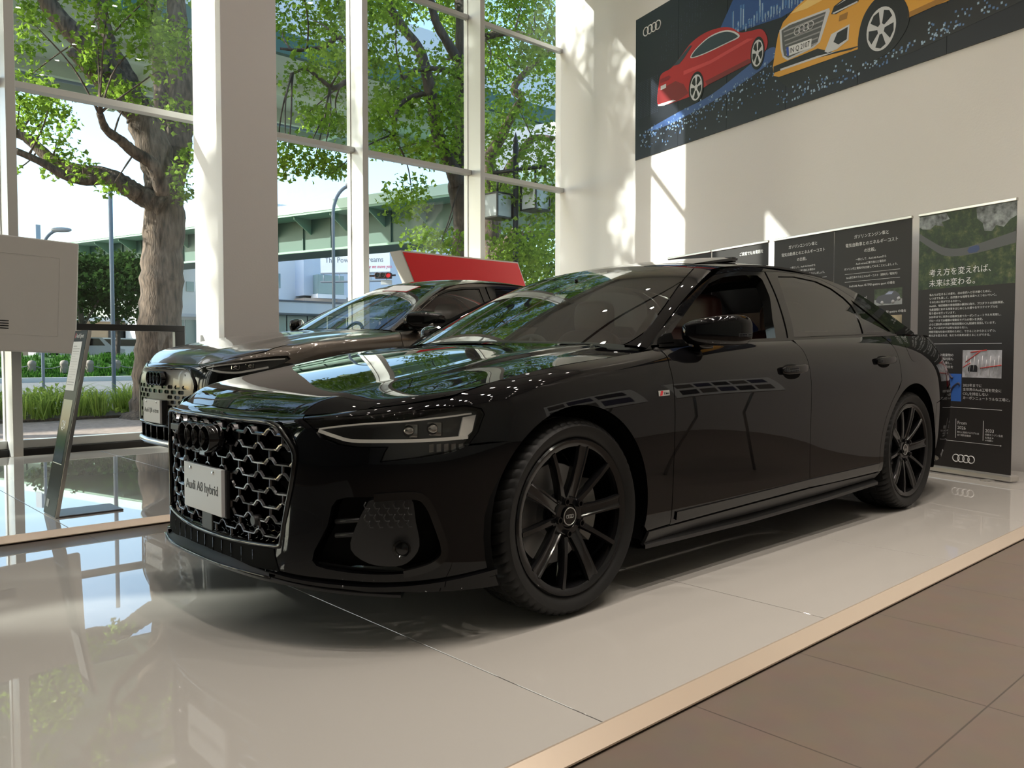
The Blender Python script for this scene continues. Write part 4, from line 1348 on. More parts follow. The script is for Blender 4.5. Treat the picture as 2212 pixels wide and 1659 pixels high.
# ------------------------------------------------------------------ the grey-brown electric SUV behind
def build_q8():
    car = thing('car', 'dark grey-brown SUV with a closed slotted grille, behind the black saloon', 'car', (.90, 3.2, .0015))
    PAINT = mat('grey_brown_paint', (.105, .090, .077), rough=.28, metal=.75, spec=.5, coat=1.0)
    MASK = mat('grille_panel_grey', (.055, .050, .045), rough=.3, metal=.3, coat=.25)
    ZA = [0, .17, .40, .75, .83, .906, 1.0, 1.06, 1.36, 1.47]; ZB = [.02, .25, .47, .875, .985, 1.06, 1.145, 1.205, 1.51, 1.637]
    XA = [-.985, 0, .35, 1.25, 3.0, 4.19]; XB = [-.92, 0, .42, 1.25, 2.93, 3.99]
    def T(P):
        P = np.array(P, float)
        return np.stack([np.interp(P[..., 0], XA, XB), P[..., 1] * (1 - .10 * np.clip((P[..., 2] - 1.1) / .3, 0, 1)), np.interp(P[..., 2], ZA, ZB)], -1)
    SK = Patch(T(skirt_net()), True, True)
    HD = Patch(T(hood_net()), False, True, flip=True)
    WS = Patch(T(ws_net()), False, True, flip=True)
    SD = Patch(T(side_net()))
    RF = Patch(T(roof_net()))
    BL = Patch(T(bl_net()), False, True, flip=True)
    DK = Patch(T(deck_net()), False, True, flip=True)
    t = lambda L: [tuple(p) for p in T(L)]
    X = lambda pts, y=-.95: t([(p[0], y, p[1]) for p in pts])
    edge = [(-.50, -.850, .812), (-.444, -.856, .827), (-.30, -.856, .856), (-.109, -.858, .889), (.15, -.858, .922), (.42, -.858, .947), (.50, -.855, .956)]
    front = [(-.885, 0, .75), (-.878, -.13, .749), (-.865, -.28, .748), (-.846, -.405, .744), (-.826, -.50, .747), (-.76, -.645, .766), (-.65, -.76, .787), (-.56, -.825, .803)]
    rear = [(.50, -.80, .962), (.46, -.66, .983), (.41, -.48, .991), (.35, -.25, .997), (.32, 0, 1.0)]
    half = panel(HD, t(sm(front, 5)[:-1] + sm([(-.56, -.825, .803)] + edge, 5)[:-1] + sm([edge[-1]] + rear, 5)), step=.03, gap=.0015)
    mesh_pn('bonnet', *join_pn(half, mirror_pn(half)), PAINT, car)
    # headlight: slim, tapering wedge
    HL = [(-.846, -.53, .738), (-.776, -.674, .752), (-.675, -.779, .767), (-.559, -.854, .779), (-.45, -.900, .788), (-.36, -.932, .790), (-.345, -.937, .775), (-.40, -.93, .752), (-.50, -.902, .722), (-.62, -.845, .700), (-.70, -.785, .688), (-.77, -.70, .692), (-.82, -.61, .715)]
    LI = [(-.845, -.60, .36), (-.66, -.80, .40), (-.60, -.86, .40), (-.58, -.87, .30), (-.66, -.81, .255), (-.80, -.66, .25), (-.90, -.47, .25), (-.945, -.22, .25), (-.955, 0, .25), (-.955, 0, .345), (-.94, -.25, .345), (-.90, -.48, .35)]
    out = [(-.885, 0, .746), (-.878, -.13, .745), (-.865, -.28, .744), (-.846, -.405, .741), (-.83, -.50, .743)] + HL[:1] + HL[:6:-1][::1]
    out = out[:5] + [HL[0]] + HL[12:6:-1] + [(-.33, -.942, .75), (-.30, -.952, .70)]
    ar = [(.0 + .435 * math.cos(math.radians(a)), -.95, .385 + .425 * math.sin(math.radians(a))) for a in np.linspace(205, 130, 20)]
    inv = lambda L: L
    bt = t([(-.395, -.915, .176), (-.553, -.86, .181), (-.70, -.763, .19), (-.80, -.66, .20), (-.905, -.47, .215), (-.955, -.25, .225), (-.965, 0, .228)])
    lo = t(LI)
    outl = t(out) + ar[::-1] + bt + [tuple(T((-.955, 0, .249)))] + lo[7::-1] + lo[11:8:-1]
    # lower intake is open to the centre line
    outl = t(out) + ar[::-1] + bt + t([(-.955, 0, .249), (-.945, -.22, .249), (-.90, -.47, .249), (-.80, -.66, .249), (-.66, -.81, .255), (-.58, -.87, .30), (-.60, -.86, .40), (-.66, -.80, .40), (-.845, -.60, .36), (-.90, -.48, .35), (-.94, -.25, .345), (-.955, 0, .345)])
    bump = panel(SK, outl, step=.024, gap=.001, flange=.03)
    mesh_pn('front_bumper', *join_pn(bump, mirror_pn(bump)), GLOSS, car)
    it = panel(SK, t([(-.955, 0, .22), (-.90, -.47, .22), (-.78, -.68, .23), (-.57, -.88, .28), (-.57, -.88, .42), (-.84, -.61, .40), (-.90, -.48, .37), (-.955, 0, .36)]), step=.05, lift=-.05, flange=0)
    lw = mesh_pn('lower_intake', *join_pn(it, mirror_pn(it)), DEEP, car)
    for k in range(-3, 4):
        b = MB(); y = k * .13; x = -.90 + .19 * y * y
        b.box((x, y - .008, .32), (x + .05, y + .008, .42), .002); b.build('intake_vane', GLOSS, lw)
    bl = sm(t([(-.60, -.85, .205), (-.78, -.68, .22), (-.90, -.48, .225), (-.965, -.2, .228), (-.972, 0, .228)]), 6)
    bl = bl + [(x, -y, z) for x, y, z in bl[::-1][1:]]
    b = MB(); b.tube(bl, .022, 10); b.build('front_blade', SILVER, car)
    # slotted grille panel
    GR = [(-.93, 0, .722), (-.915, -.22, .720), (-.875, -.425, .714), (-.878, -.49, .675), (-.878, -.535, .620), (-.885, -.515, .545), (-.895, -.485, .45), (-.91, -.44, .37), (-.918, -.42, .362), (-.94, -.22, .355), (-.95, 0, .352)]
    holes = []
    gz = lambda z: float(np.interp(z, ZA, ZB))
    for r in range(8):
        z = .605 - r * .031
        wid = .50 - max(0, (.55 - z)) * .42
        for k in range(-5, 6):
            y = (k + (.5 if r % 2 else 0)) * .108
            if y > -.04 or abs(y) > wid - .05: continue
            if abs(y) < .17 and z < .57: continue
            hw, hh = .041, .0115
            holes.append(t([(-.9, y - hw, z), (-.9, y - hw + .009, z - hh), (-.9, y + hw - .009, z - hh), (-.9, y + hw, z), (-.9, y + hw - .009, z + hh), (-.9, y - hw + .009, z + hh)]))
    gp = panel(SK, t(GR), holes=holes, step=.02, lift=.006, flange=.02, gap=.0, wt=(.3, 1, 1))
    g = mesh_pn('closed_grille', *join_pn(gp, mirror_pn(gp)), MASK, car)
    gb = panel(SK, t(GR), step=.06, lift=-.012, flange=0, gap=.004)
    mesh_pn('grille_backing', *join_pn(gb, mirror_pn(gb)), DEEP, g)
    fl = t(GR); fl = [(x - .008, y, z) for x, y, z in fl]; loop = fl + [(x, -y, z) for x, y, z in fl[::-1][1:-1]]
    f = MB(); f.tube(sm(loop, 3, closed=True), .012, 8, closed=True); f.build('grille_frame', GLOSS, g)
    em = MB()
    for i in range(4):
        cy = (i - 1.5) * .068; n = 28; vs = []; fs = []
        for a in range(n):
            ca, sa = math.cos(2 * PI * a / n), math.sin(2 * PI * a / n)
            for r_, x_ in ((.052, -.87), (.052, -.915), (.049, -.919), (.044, -.919), (.041, -.915), (.041, -.87)):
                vs.append((x_, cy + r_ * ca, gz(.655) + r_ * sa))
        for a in range(n):
            b2 = (a + 1) % n
            for k in range(5): fs.append((a * 6 + k, b2 * 6 + k, b2 * 6 + k + 1, a * 6 + k + 1))
        em.add(vs, fs, True)
    em.build('ring_emblem', GLOSS, g, smooth_angle=40)
    z0 = gz(.455) - .004
    pb = MB(); pb.box((-.935, -.165, z0 - .0825), (-.920, .165, z0 + .0825), .002)
    pl = pb.build('number_plate', PLATE, car); pl['label'] = 'silver-white number plate with black lettering'
    br = MB(); br.box((-.92, -.17, z0 - .09), (-.88, .17, z0 + .08)); br.build('plate_bracket', MATTE, pl)
    text('plate_lettering', 'Audi Q8 e-tron', .048, INK, pl, frame((-.9355, 0, z0 - .01), (0, -1, 0), (-1, 0, 0)), 'CENTER', xscale=.93)
    for yy in (-.10, .10):
        bo = MB(); bo.lathe([(0, .004), (.006, .004), (.008, 0)], 14, M=frame((-.935, yy, z0 + .066), (0, -1, 0), (-1, 0, 0))); bo.build('plate_bolt', CHROME, pl)
    for s in (-1, 1):
        mk = (lambda d: d) if s < 0 else mirror_pn
        hs = mesh_pn('headlight', *mk(panel(SK, t(HL), step=.03, lift=-.04, flange=-.04, gap=.001)), HOUSING, car)
        for nm, L, w in (('light_bar', [(-.83, -.59, .718), (-.77, -.70, .704), (-.70, -.785, .700), (-.62, -.845, .712), (-.50, -.902, .732)], .013), ('upper_light_bar', [(-.83, -.58, .730), (-.675, -.779, .757), (-.50, -.885, .772), (-.38, -.93, .778)], .008)):
            mesh_pn(nm, *mk(strip(SK, sm(t(L), 4), w, .005, lift=-.02)), DRL, hs)
        lb = MB()
        for (x, y, z) in ((-.70, -.765, .733), (-.62, -.825, .740)):
            nn = Vector((-.75, -.62, .1)).normalized()
            fm = frame(Vector(T((x, y, z))) - nn * .03, (nn.y, -nn.x, 0), nn)
            if s > 0: fm = Matrix.Diagonal((1, -1, 1, 1)) @ fm
            lb.box((-.03, -.018, -.03), (.03, .018, .006), .004, fm); lb.lathe([(.016, .006), (.014, .014), (0, .018)], 20, M=fm)
        lb.build('projector', REFLECTOR, hs)
        mesh_pn('lens_cover', *mk(panel(SK, t(HL), step=.03, lift=.001, flange=0, gap=.0025)), LAMPGLASS, hs)
    # wings, doors, quarters
    arq = lambda cx, a0, a1, n, r=.435: [(cx + r * math.cos(math.radians(a)), -.95, .385 + (r - .01) * math.sin(math.radians(a))) for a in np.linspace(a0, a1, n)]
    fend = t([(-.30, -.952, .70), (-.33, -.942, .75)]) + t(HL[7:4:-1]) + t(HL[5::-1]) + t([(-.838, -.512, .741), (-.76, -.645, .763), (-.65, -.765, .784), (-.56, -.830, .800), (-.50, -.858, .809)] + edge[1:] + [(.577, -.869, .964)]) + X([(.545, .9), (.56, .80), (.568, .70), (.570, .5), (.571, .252), (.46, .246)]) + arq(0, -15, 130, 30)
    both('front_wing', panel(SK, fend, step=.03, wt=(1, .6, 1), flange=.018), PAINT, car)
    belt1 = X([(.577, .966), (.80, .984), (1.10, .996), (1.40, 1.007), (1.635, 1.014)], -.89)
    gapB = X([(1.645, 1.0), (1.684, .889), (1.70, .681), (1.735, .272)])
    both('front_door', panel(SK, belt1 + gapB + X([(1.2, .262), (.571, .248)]) + X([(.570, .5), (.568, .70), (.56, .80), (.545, .9)]), step=.04, wt=(1, .4, 1), flange=.018), PAINT, car)
    rdoor = X([(1.66, 1.016), (1.90, 1.025), (2.2, 1.034), (2.5, 1.044), (2.72, 1.048)], -.885) + X([(2.755, .98), (2.79, .82)]) + arq(2.93, 118, 198, 16, .48) + X([(2.0, .268), (1.735, .272)]) + gapB[::-1][1:]
    both('rear_door', panel(SK, rdoor, step=.04, wt=(1, .4, 1), flange=.018), PAINT, car)
    quart = X([(2.735, 1.05)], -.87) + t([(2.95, -.855, 1.055), (3.2, -.825, 1.061), (3.45, -.795, 1.065), (3.62, -.775, 1.066)]) + X([(3.72, .95), (3.72, .70), (3.60, .66), (3.45, .63)]) + arq(2.93, 8, 196, 30) + arq(2.93, 198, 118, 16, .48) + X([(2.79, .82), (2.755, .98)])
    both('rear_quarter', panel(SK, quart, step=.04, wt=(1, .4, 1), flange=.018), PAINT, car)
    rk = X([(.46, .243), (.571, .246), (1.735, .269), (2.56, .268)]) + X([(2.55, .235), (1.2, .200), (.45, .186)], -.91)
    both('side_sill', panel(SK, rk, step=.04, wt=(1, .5, 1), lift=.004), GLOSS, car)
    rb = panel(SK, X([(3.72, .95)], -.84) + t([(3.97, -.75, .95), (4.12, -.47, .95), (4.15, 0, .95), (4.11, 0, .252), (4.09, -.47, .252), (3.97, -.74, .252), (3.74, -.86, .242)]) + arq(2.93, -12, 6, 5) + X([(3.45, .62), (3.60, .655), (3.72, .69)]), step=.05, wt=(1, .5, 1))
    mesh_pn('rear_bumper', *join_pn(rb, mirror_pn(rb)), PAINT, car)
    dp = panel(DK, t([(3.56, 0, 1.104), (3.54, -.33, 1.10), (3.49, -.66, 1.087), (3.48, -.775, 1.075), (3.62, -.776, 1.068), (3.75, -.763, 1.067), (3.90, -.70, 1.064), (3.98, -.62, 1.06), (4.07, -.30, 1.086), (4.09, 0, 1.089)]), step=.05)
    d2 = panel(SK, t([(3.63, -.775, 1.062), (3.92, -.69, 1.055), (4.06, -.47, 1.056), (4.09, 0, 1.058), (4.12, 0, .955), (4.08, -.47, .955), (3.965, -.75, .955), (3.73, -.83, .955)]), step=.05)
    mesh_pn('tailgate', *join_pn(dp, mirror_pn(dp), d2, mirror_pn(d2)), PAINT, car)
    # glasshouse
    ax = X([(.56, .982), (.70, 1.075), (.87, 1.175), (1.06, 1.262), (1.26, 1.337), (1.50, 1.376), (1.785, 1.393)], -.8)
    win1 = X([(.62, 1.000), (.771, 1.088), (.962, 1.197), (1.155, 1.285), (1.321, 1.335), (1.518, 1.362), (1.70, 1.372), (1.66, 1.24), (1.60, 1.119), (1.56, 1.026), (1.1, 1.010)], -.8)
    f1 = ax + X([(1.74, 1.24), (1.68, 1.10), (1.65, 1.021), (1.4, 1.013), (1.1, 1.002), (.80, .989)], -.85)
    wf = both('window_frame', panel(SD, f1, holes=[win1], step=.03, wt=(1, .3, 1), flange=.03, gap=.0015), GLOSS, car)
    QG = glass_mat('suv_side_glass', (.30, .30, .29), ior=1.6)
    g1 = panel(SD, win1, step=.06, wt=(1, .3, 1), flange=0, gap=-.006, lift=-.006)
    for k in (0, 1): mesh_pn('window_glass', *(g1 if k == 0 else mirror_pn(g1)), QG, wf[k])
    win2 = X([(1.715, 1.033), (1.755, 1.12), (1.82, 1.24), (1.90, 1.378), (2.1, 1.39), (2.33, 1.378), (2.50, 1.335), (2.60, 1.28), (2.80, 1.17), (2.98, 1.072), (2.55, 1.062), (2.1, 1.047)], -.8)
    f2 = X([(1.662, 1.022), (1.69, 1.10), (1.75, 1.24), (1.80, 1.394), (1.95, 1.405), (2.2, 1.408), (2.40, 1.390), (2.56, 1.345), (2.70, 1.285), (2.85, 1.20), (3.07, 1.082), (3.06, 1.066), (2.72, 1.058), (2.5, 1.052), (2.2, 1.043), (1.9, 1.033)], -.8)
    rf = both('rear_window_frame', panel(SD, f2, holes=[win2], step=.03, wt=(1, .3, 1), flange=.03, gap=.0015), GLOSS, car)
    g2 = panel(SD, win2, step=.06, wt=(1, .3, 1), flange=0, gap=-.004, lift=-.005)
    for k in (0, 1): mesh_pn('window_glass', *(g2 if k == 0 else mirror_pn(g2)), PRIVACY, rf[k])
    rail = X([(.52, .962), (.545, .976), (.80, 1.105), (1.00, 1.208), (1.16, 1.288), (1.31, 1.356), (1.45, 1.387), (1.65, 1.408), (1.95, 1.421), (2.25, 1.414), (2.5, 1.392), (2.72, 1.352), (2.87, 1.306), (3.10, 1.218), (3.30, 1.142), (3.47, 1.083), (3.46, 1.066), (3.08, 1.062)], -.75)
    both('roof_rail', panel(SD, rail + f2[10:3:-1] + ax[::-1] + X([(.56, .966)], -.85), step=.03, wt=(1, .3, 1), flange=.02, gap=.001), PAINT, car)
    wsg = t([(.295, 0, 1.0), (.36, -.42, .995), (.502, -.75, .984), (.636, -.765, 1.046), (.845, -.706, 1.165), (1.108, -.615, 1.299), (1.27, -.562, 1.372), (1.245, -.30, 1.396), (1.228, 0, 1.402)])
    wg = panel(WS, wsg, step=.06, flange=0, gap=0)
    wso = mesh_pn('windscreen', *join_pn(wg, mirror_pn(wg)), glass_mat('suv_windscreen_glass', (.75, .82, .78), ior=1.62), car)
    # white and red card behind the top of the screen
    cd = panel(WS, t([(1.14, .30, 1.355), (1.175, -.36, 1.352), (1.075, -.30, 1.305), (1.02, .26, 1.305)][::-1] if False else [(1.12, -.02, 1.352), (1.135, -.40, 1.335), (1.02, -.34, 1.275), (.99, -.02, 1.285)]), step=.03, lift=-.02, flange=.003, gap=0)
    def card(y0, y1, x0, x1, m, nm, lift):
        L = []
        for a, b in ((x1, y0), (x1, y1), (x0, y1 * .92), (x0, y0)):
            P = WS.at(*WS.nearest([T((a, b, 1.0 + (a - .29) * .43))], (1, 1, .4))[0])[0]; L.append(tuple(P))
        d = panel(WS, L, step=.03, lift=lift, flange=.002, gap=0)
        return mesh_pn(nm, *d, m, wso)
    card(0, -.42, 1.06, 1.19, mat('card_white', (.8, .8, .8), .4), 'screen_card', .0045)
    d1 = card(0, -.43, 1.055, 1.20, mat('card_red', (.55, .03, .04), .4), 'screen_card_edge', .002)
    wa = t([(.502, -.755, .984), (.636, -.770, 1.046), (.845, -.711, 1.165), (1.108, -.620, 1.299), (1.272, -.567, 1.373), (1.30, -.645, 1.352), (1.12, -.70, 1.262), (.9, -.752, 1.152), (.54, -.845, .97)])
    both('front_pillar', panel(WS, wa, step=.03, gap=.001), PAINT, car)
    cw = sm(t([(.30, 0, .982), (.345, -.25, .978), (.405, -.48, .972), (.455, -.66, .964), (.51, -.80, .948)]), 5); cw = cw + [(x, -y, z) for x, y, z in cw[::-1][1:]]
    vs = []
    for x, y, z in cw: vs += [(x - .03, y, z - .02), (x + .06, y, z + .02), (x + .12, y, z - .03)]
    b = MB(); b.add(vs, [(i * 3 + k, (i + 1) * 3 + k, (i + 1) * 3 + k + 1, i * 3 + k + 1) for i in range(len(cw) - 1) for k in range(2)], True); b.build('wiper_cowl', MATTE, car)
    ro = t([(1.232, 0, 1.40), (1.248, -.30, 1.395), (1.275, -.56, 1.372), (1.30, -.63, 1.35), (1.5, -.636, 1.385), (1.75, -.636, 1.41), (2.0, -.636, 1.42), (2.3, -.636, 1.41), (2.6, -.634, 1.37), (2.84, -.630, 1.315), (2.81, -.50, 1.362), (2.765, -.27, 1.397), (2.745, 0, 1.41)])
    rp = panel(RF, ro, step=.04, wt=(1, 1, .3), flange=.01)
    mesh_pn('roof', *join_pn(rp, mirror_pn(rp)), PAINT, car)
    bg_ = panel(BL, t([(2.755, 0, 1.405), (2.775, -.27, 1.392), (2.825, -.505, 1.357), (3.05, -.57, 1.27), (3.48, -.655, 1.093), (3.52, -.33, 1.105), (3.545, 0, 1.11)]), step=.06, flange=0, gap=0)
    mesh_pn('rear_window', *join_pn(bg_, mirror_pn(bg_)), PRIVACY, car)
    both('rear_pillar', panel(BL, t([(2.83, -.515, 1.355), (3.05, -.578, 1.268), (3.485, -.665, 1.09), (3.47, -.765, 1.075), (3.15, -.70, 1.205), (2.86, -.632, 1.31)]), step=.04, gap=.001), PAINT, car)
    for s in (-1, 1):
        m = MB()
        def shp(p):
            x = p.x * (.4 if p.x > 0 else 1)
            q = (p.y * s + .09) / .18
            return (x + p.y * s * .75, p.y, p.z * (.62 + .36 * min(1, max(0, 1.25 - abs(q - .4) * 1.2))))
        superell(m, (.80, s * 1.0, 1.205), (.10, .118, .068), .62, .75, fn=shp)
        mo = m.build('door_mirror', GLOSS, car, smooth_angle=60)
        st = MB(); st.tube([(.71, s * .905, 1.150), (.725, s * .96, 1.158), (.80, s * 1.09, 1.168)], .012, 8); st.build('mirror_blade', SILVER, mo)
        ln = MB(); ln.tube([(.76, s * .89, 1.14), (.78, s * .95, 1.15)], .03, 10); ln.build('mirror_stalk', GLOSS, mo)
    for sx, sy in ((1.10, -.37), (1.10, .37)):
        seat(car, sx, sy, CABIN, .42)
    db = MB(); superell(db, (.62, 0, 1.0), (.34, .74, .14), .5, .4); db.build('dashboard', CABIN, car)
    st = MB(); Ms = Matrix.Translation((.95, .37, 1.06)) @ Matrix.Rotation(math.radians(-62), 4, 'Y')
    st.tube([(.185 * math.cos(2 * PI * k / 36), .185 * math.sin(2 * PI * k / 36), 0) for k in range(36)], .016, 10, closed=True, M=Ms)
    superell(st, (0, 0, -.02), (.07, .085, .03), .6, .6, M=Ms)
    st.build('steering_wheel', CABIN, car)
    tub = MB(); tub.box((.45, -.84, .25), (3.40, .84, .36)); tub.box((.40, -.83, .3), (.50, .83, 1.08)); tub.box((-.85, -.42, .26), (.4, .42, .80)); tub.box((2.6, -.6, .26), (3.9, .6, 1.05))
    tub.build('floor_pan', CABIN, car)
    for s in (-1, 1):
        dt = MB(); dt.box((.58, s * .80, .36), (2.72, s * .86, 1.11), .01); dt.build('door_lining', CABIN, car)
    for x in (0, 2.93):
        for s in (-1, 1):
            wl = MB(); n = 20; vs = []; fs = []
            for k in range(n + 1):
                a = math.radians(-18 + 216 * k / n)
                for (r, y) in ((.438, .94), (.45, .92), (.45, .62), (.10, .62)): vs.append((x + r * math.cos(a), s * y, .385 + r * math.sin(a)))
            for k in range(n):
                for q in range(3): fs.append((k * 4 + q, (k + 1) * 4 + q, (k + 1) * 4 + q + 1, k * 4 + q + 1))
            wl.add(vs, fs, True); wl.build('wheel_housing', DEEP, car)
    for x, s in ((0, -1), (2.93, -1), (0, 1), (2.93, 1)):
        wheel(car, 'wheel', x, s, rim='five', R=.385, rr=.28, y=.945)
    return car
Q8 = build_q8()
# ------------------------------------------------------------------ big screen seen from behind, its black floor frame, the slanted info stand
t = thing('display_screen', 'back of a large off-white screen standing by the window at left', 'screen', (0, 5.5, 0))
SH = mat('offwhite_shell', (.66, .635, .60), rough=.45)
Ms = Matrix.Translation((.098, 0, 1.455)) @ Matrix.Rotation(math.radians(2.4), 4, 'Y')
m = MB(); m.box((-1.75, -.045, -.515), (0, .03, .515), .012, Ms); sh = m.build('back_cover', SH, t)
m = MB()
for a, b in (((-.16, -.36), (-.157, .36)), ((-1.6, .357), (-.157, .36)), ((-1.6, -.36), (-.157, -.357))):
    m.box((a[0], -.0475, a[1]), (b[0], -.045, b[1]), .001, Ms)
m.build('cover_seam', SH, t)
for k in range(4):
    m = MB(); m.box((-.98, -.0475, -.315 + k * .022), (-.555, -.0445, -.305 + k * .022), 0, Ms); m.build('vent_slot', BLACKM, t)
m = MB(); m.box((-1.74, .03, -.505), (-.01, .034, .505), 0, Ms); m.build('front_glass', GLOSS, t)
t = thing('screen_frame', 'black square steel floor frame reaching out from behind the off-white screen', 'frame', (0, 5.62, .002))
m = MB(); m.box((-1.5, 0, 1.165), (1.155, .07, 1.228), .003); m.build('top_bar', BLACKM, t)
for x in (1.055, -1.5):
    m = MB(); m.box((x, 0, 0), (x + .10, .07, 1.165), .003); m.build('leg', BLACKM, t)
m = MB(); m.box((-.9, .02, .75), (-.75, .05, 1.3), .003); m.build('screen_bracket', BLACKM, t)
# info stand
t = thing('info_stand', 'slim leaning black price stand with a white sheet, on the window platform', 'info stand', (-.9, 2.40, 0))
SB = mat('stand_black_glass', (.008, .010, .010), rough=.3, spec=.03)
m = MB(); m.box((0, -.125, 0), (.37, .125, .010), .002); m.build('base_plate', mat('stand_base', (.10, .095, .095), rough=.35, metal=.4), t)
up = Vector((.195, 0, 1.08)); H = up.length; up.normalize()
Mi = frame((-.005, .125, .006), (0, -1, 0), (-up.z, 0, up.x))
m = MB(); m.box((0, 0, -.022), (.25, H, 0), .003, Mi); bd = m.build('board', SB, t)
m = MB(); m.box((.249, 0, -.023), (.2515, H, -.002), .0005, Mi); m.build('edge_strip', SILVER, bd)
m = MB(); m.box((.012, .735, 0), (.185, 1.03, .0015), 0, Mi); pp = m.build('price_sheet', mat('sheet_white', (.74, .74, .74), .5), t)
for k in range(16):
    m = MB(); w = .13 if k % 4 else .07; z = 1.0 - k * .0155
    m.box((.030, z, .0015), (.030 + w, z + .004, .0018), 0, Mi)
    if k < 3 or k > 13: m.build('print_line', mat('grey_print', (.35, .35, .36), .6), pp)
    else:
        m.build('print_line', mat('faint_print', (.6, .6, .6), .6), pp)
m = MB(); m.prism([(.020, 1.052), (.030, 1.052), (.042, 1.082), (.032, 1.082)], .001, Mi); m.build('red_mark', REDINK, t)
text('brand_lettering', 'Audi Sport', .036, WHITEINK, t, Mi @ Matrix.Translation((.047, 1.054, .0006)), xscale=.95, depth=.0003)
m = MB(); m.box((.02, .30, .0004), (.20, .68, .0008), 0, Mi); m.build('screen_area', mat('stand_screen', (.012, .022, .020), rough=.1, spec=.06), t)
text('model_lettering', 'Q8', .075, WHITEINK, t, Mi @ Matrix.Translation((.055, .505, .001)), xscale=.85, depth=.0003)
m = MB(); m.box((.02, .299, .0004), (.20, .303, .0012), 0, Mi); m.build('screen_edge', SILVER, t)
m = MB(); m.box((.035, .04, .0003), (.085, .085, .0012), .0, Mi); m.build('small_tag', mat('tag_grey', (.12, .12, .12), .5), t)
# ------------------------------------------------------------------ red sign board leaning behind the SUV
t = thing('sign_board', 'large slanted red board with a thick white edge behind the SUV', 'sign board', (0, 4.8, 0))
RED = mat('signal_red', (.86, .014, .022), rough=.4)
WB = mat('board_white', (.66, .64, .60), rough=.45)
sx = lambda x, z: x + (2.115 - z) * .5
m = MB(); m.prism([(sx(3.30, z) if s == 0 else sx(5.13, z), z) for s, z in ((0, .002), (1, .002), (1, 2.115), (0, 2.115))], .22, Matrix.Translation((0, .22, 0)) @ Matrix.Rotation(PI / 2, 4, 'X'))
m.build('board_body', WB, t)
m = MB(); m.prism([(sx(3.318, .25), .25), (sx(5.115, .25), .25), (sx(5.115, 2.098), 2.098), (sx(3.318, 2.098), 2.098)], .004, Matrix.Translation((0, 0, 0)) @ Matrix.Rotation(PI / 2, 4, 'X'))
m.build('red_face', RED, t)
# ------------------------------------------------------------------ information boards opposite the black car, seen mirrored in its doors
def info_board(x, y, rz, label, cols):
    t = thing('information_board', label, 'information board', (x, y, FZ), rz)
    Mb = Matrix.Translation((0, 0, .86)) @ Matrix.Rotation(math.radians(28), 4, 'X')
    m = MB(); m.box((-.62, -.012, -.17), (.62, .012, .17), .003, Mb); s = m.build('board', mat('board_paper', (.72, .72, .71), .4), t)
    for i in range(cols):
        for j in range(2):
            m = MB(); w = 1.1 / cols
            m.box((-.55 + i * w, .012, -.13 + j * .15), (-.55 + (i + .85) * w, .014, -.03 + j * .15), 0, Mb)
            m.build('printed_picture', mat('print_dark_%d' % ((i + j) % 3), [(.03, .03, .035), (.12, .11, .10), (.05, .05, .09)][(i + j) % 3], .4), s)
    for sx_ in (-.45, .45):
        m = MB(); m.tube([(sx_, 0, 0), (sx_ * .6, 0, .45), (sx_ * .9, 0, .86)], .012, 8); m.build('leg', SILVER, t)
info_board(3.05, -2.35, math.radians(8), 'white board with two rows of dark pictures, mirrored in the rear door', 5)
info_board(1.75, -2.6, math.radians(-4), 'white board with fewer pictures, mirrored in the front door', 3)

# ------------------------------------------------------------------ roll-up banners
BTH = math.radians(17.5)
BX = Vector((-math.sin(BTH), -math.cos(BTH), 0)); BN = Vector((-math.cos(BTH), math.sin(BTH), 0))
BO = Vector((4.842, -.275, 0))
SHEET = mat('banner_charcoal', (.034, .031, .030), rough=.5, spec=.3)
BSIL = mat('banner_silver', (.62, .60, .57), rough=.3, metal=.8)
def banner(u0, w, label, top=2.075, foot=0.0):
    o = BO + BX * u0
    t = thing('rollup_banner', label, 'banner', (o.x, o.y, foot))
    B = frame((0, 0, 0), BX, BN)
    m = MB(); m.box((0, .05, -.0015), (w, top - .012 - foot, .0015), 0, B); s = m.build('banner_sheet', SHEET, t)
    m = MB(); m.box((-.004, top - .02 - foot, -.012), (w + .004, top + .004 - foot, .012), .004, B); m.build('top_rail', BSIL, t)
    m = MB(); m.box((-.008, .008, -.055), (w + .03, .052, .045), .010, B); m.build('base_case', BSIL, t)
    for q in (.12, w - .15):
        m = MB(); m.box((q, 0, -.15), (q + .06, .008, .13), .002, B); m.build('foot', BSIL, t)
    m = MB(); m.tube([(w / 2, .05, -.04), (w / 2, top - .02 - foot, -.012)], .008, 8, M=B); m.build('pole', BSIL, t)
    return t, B
def tx(t, B, body, u, z, size, al='LEFT', xs=1.0, line=1.0, bold=0.0):
    return text('lettering', body, size, WHITEINK, t, B @ Matrix.Translation((u, z, .0017)), al, xscale=xs, depth=.0002, line=line, bold=bold)
def bar(t, B, u0, z0, u1, z1, m_, nm='rule_line', h=.0018):
    m = MB(); m.box((u0, z0, .0014), (u1, z1, h), 0, B); return m.build(nm, m_, t)
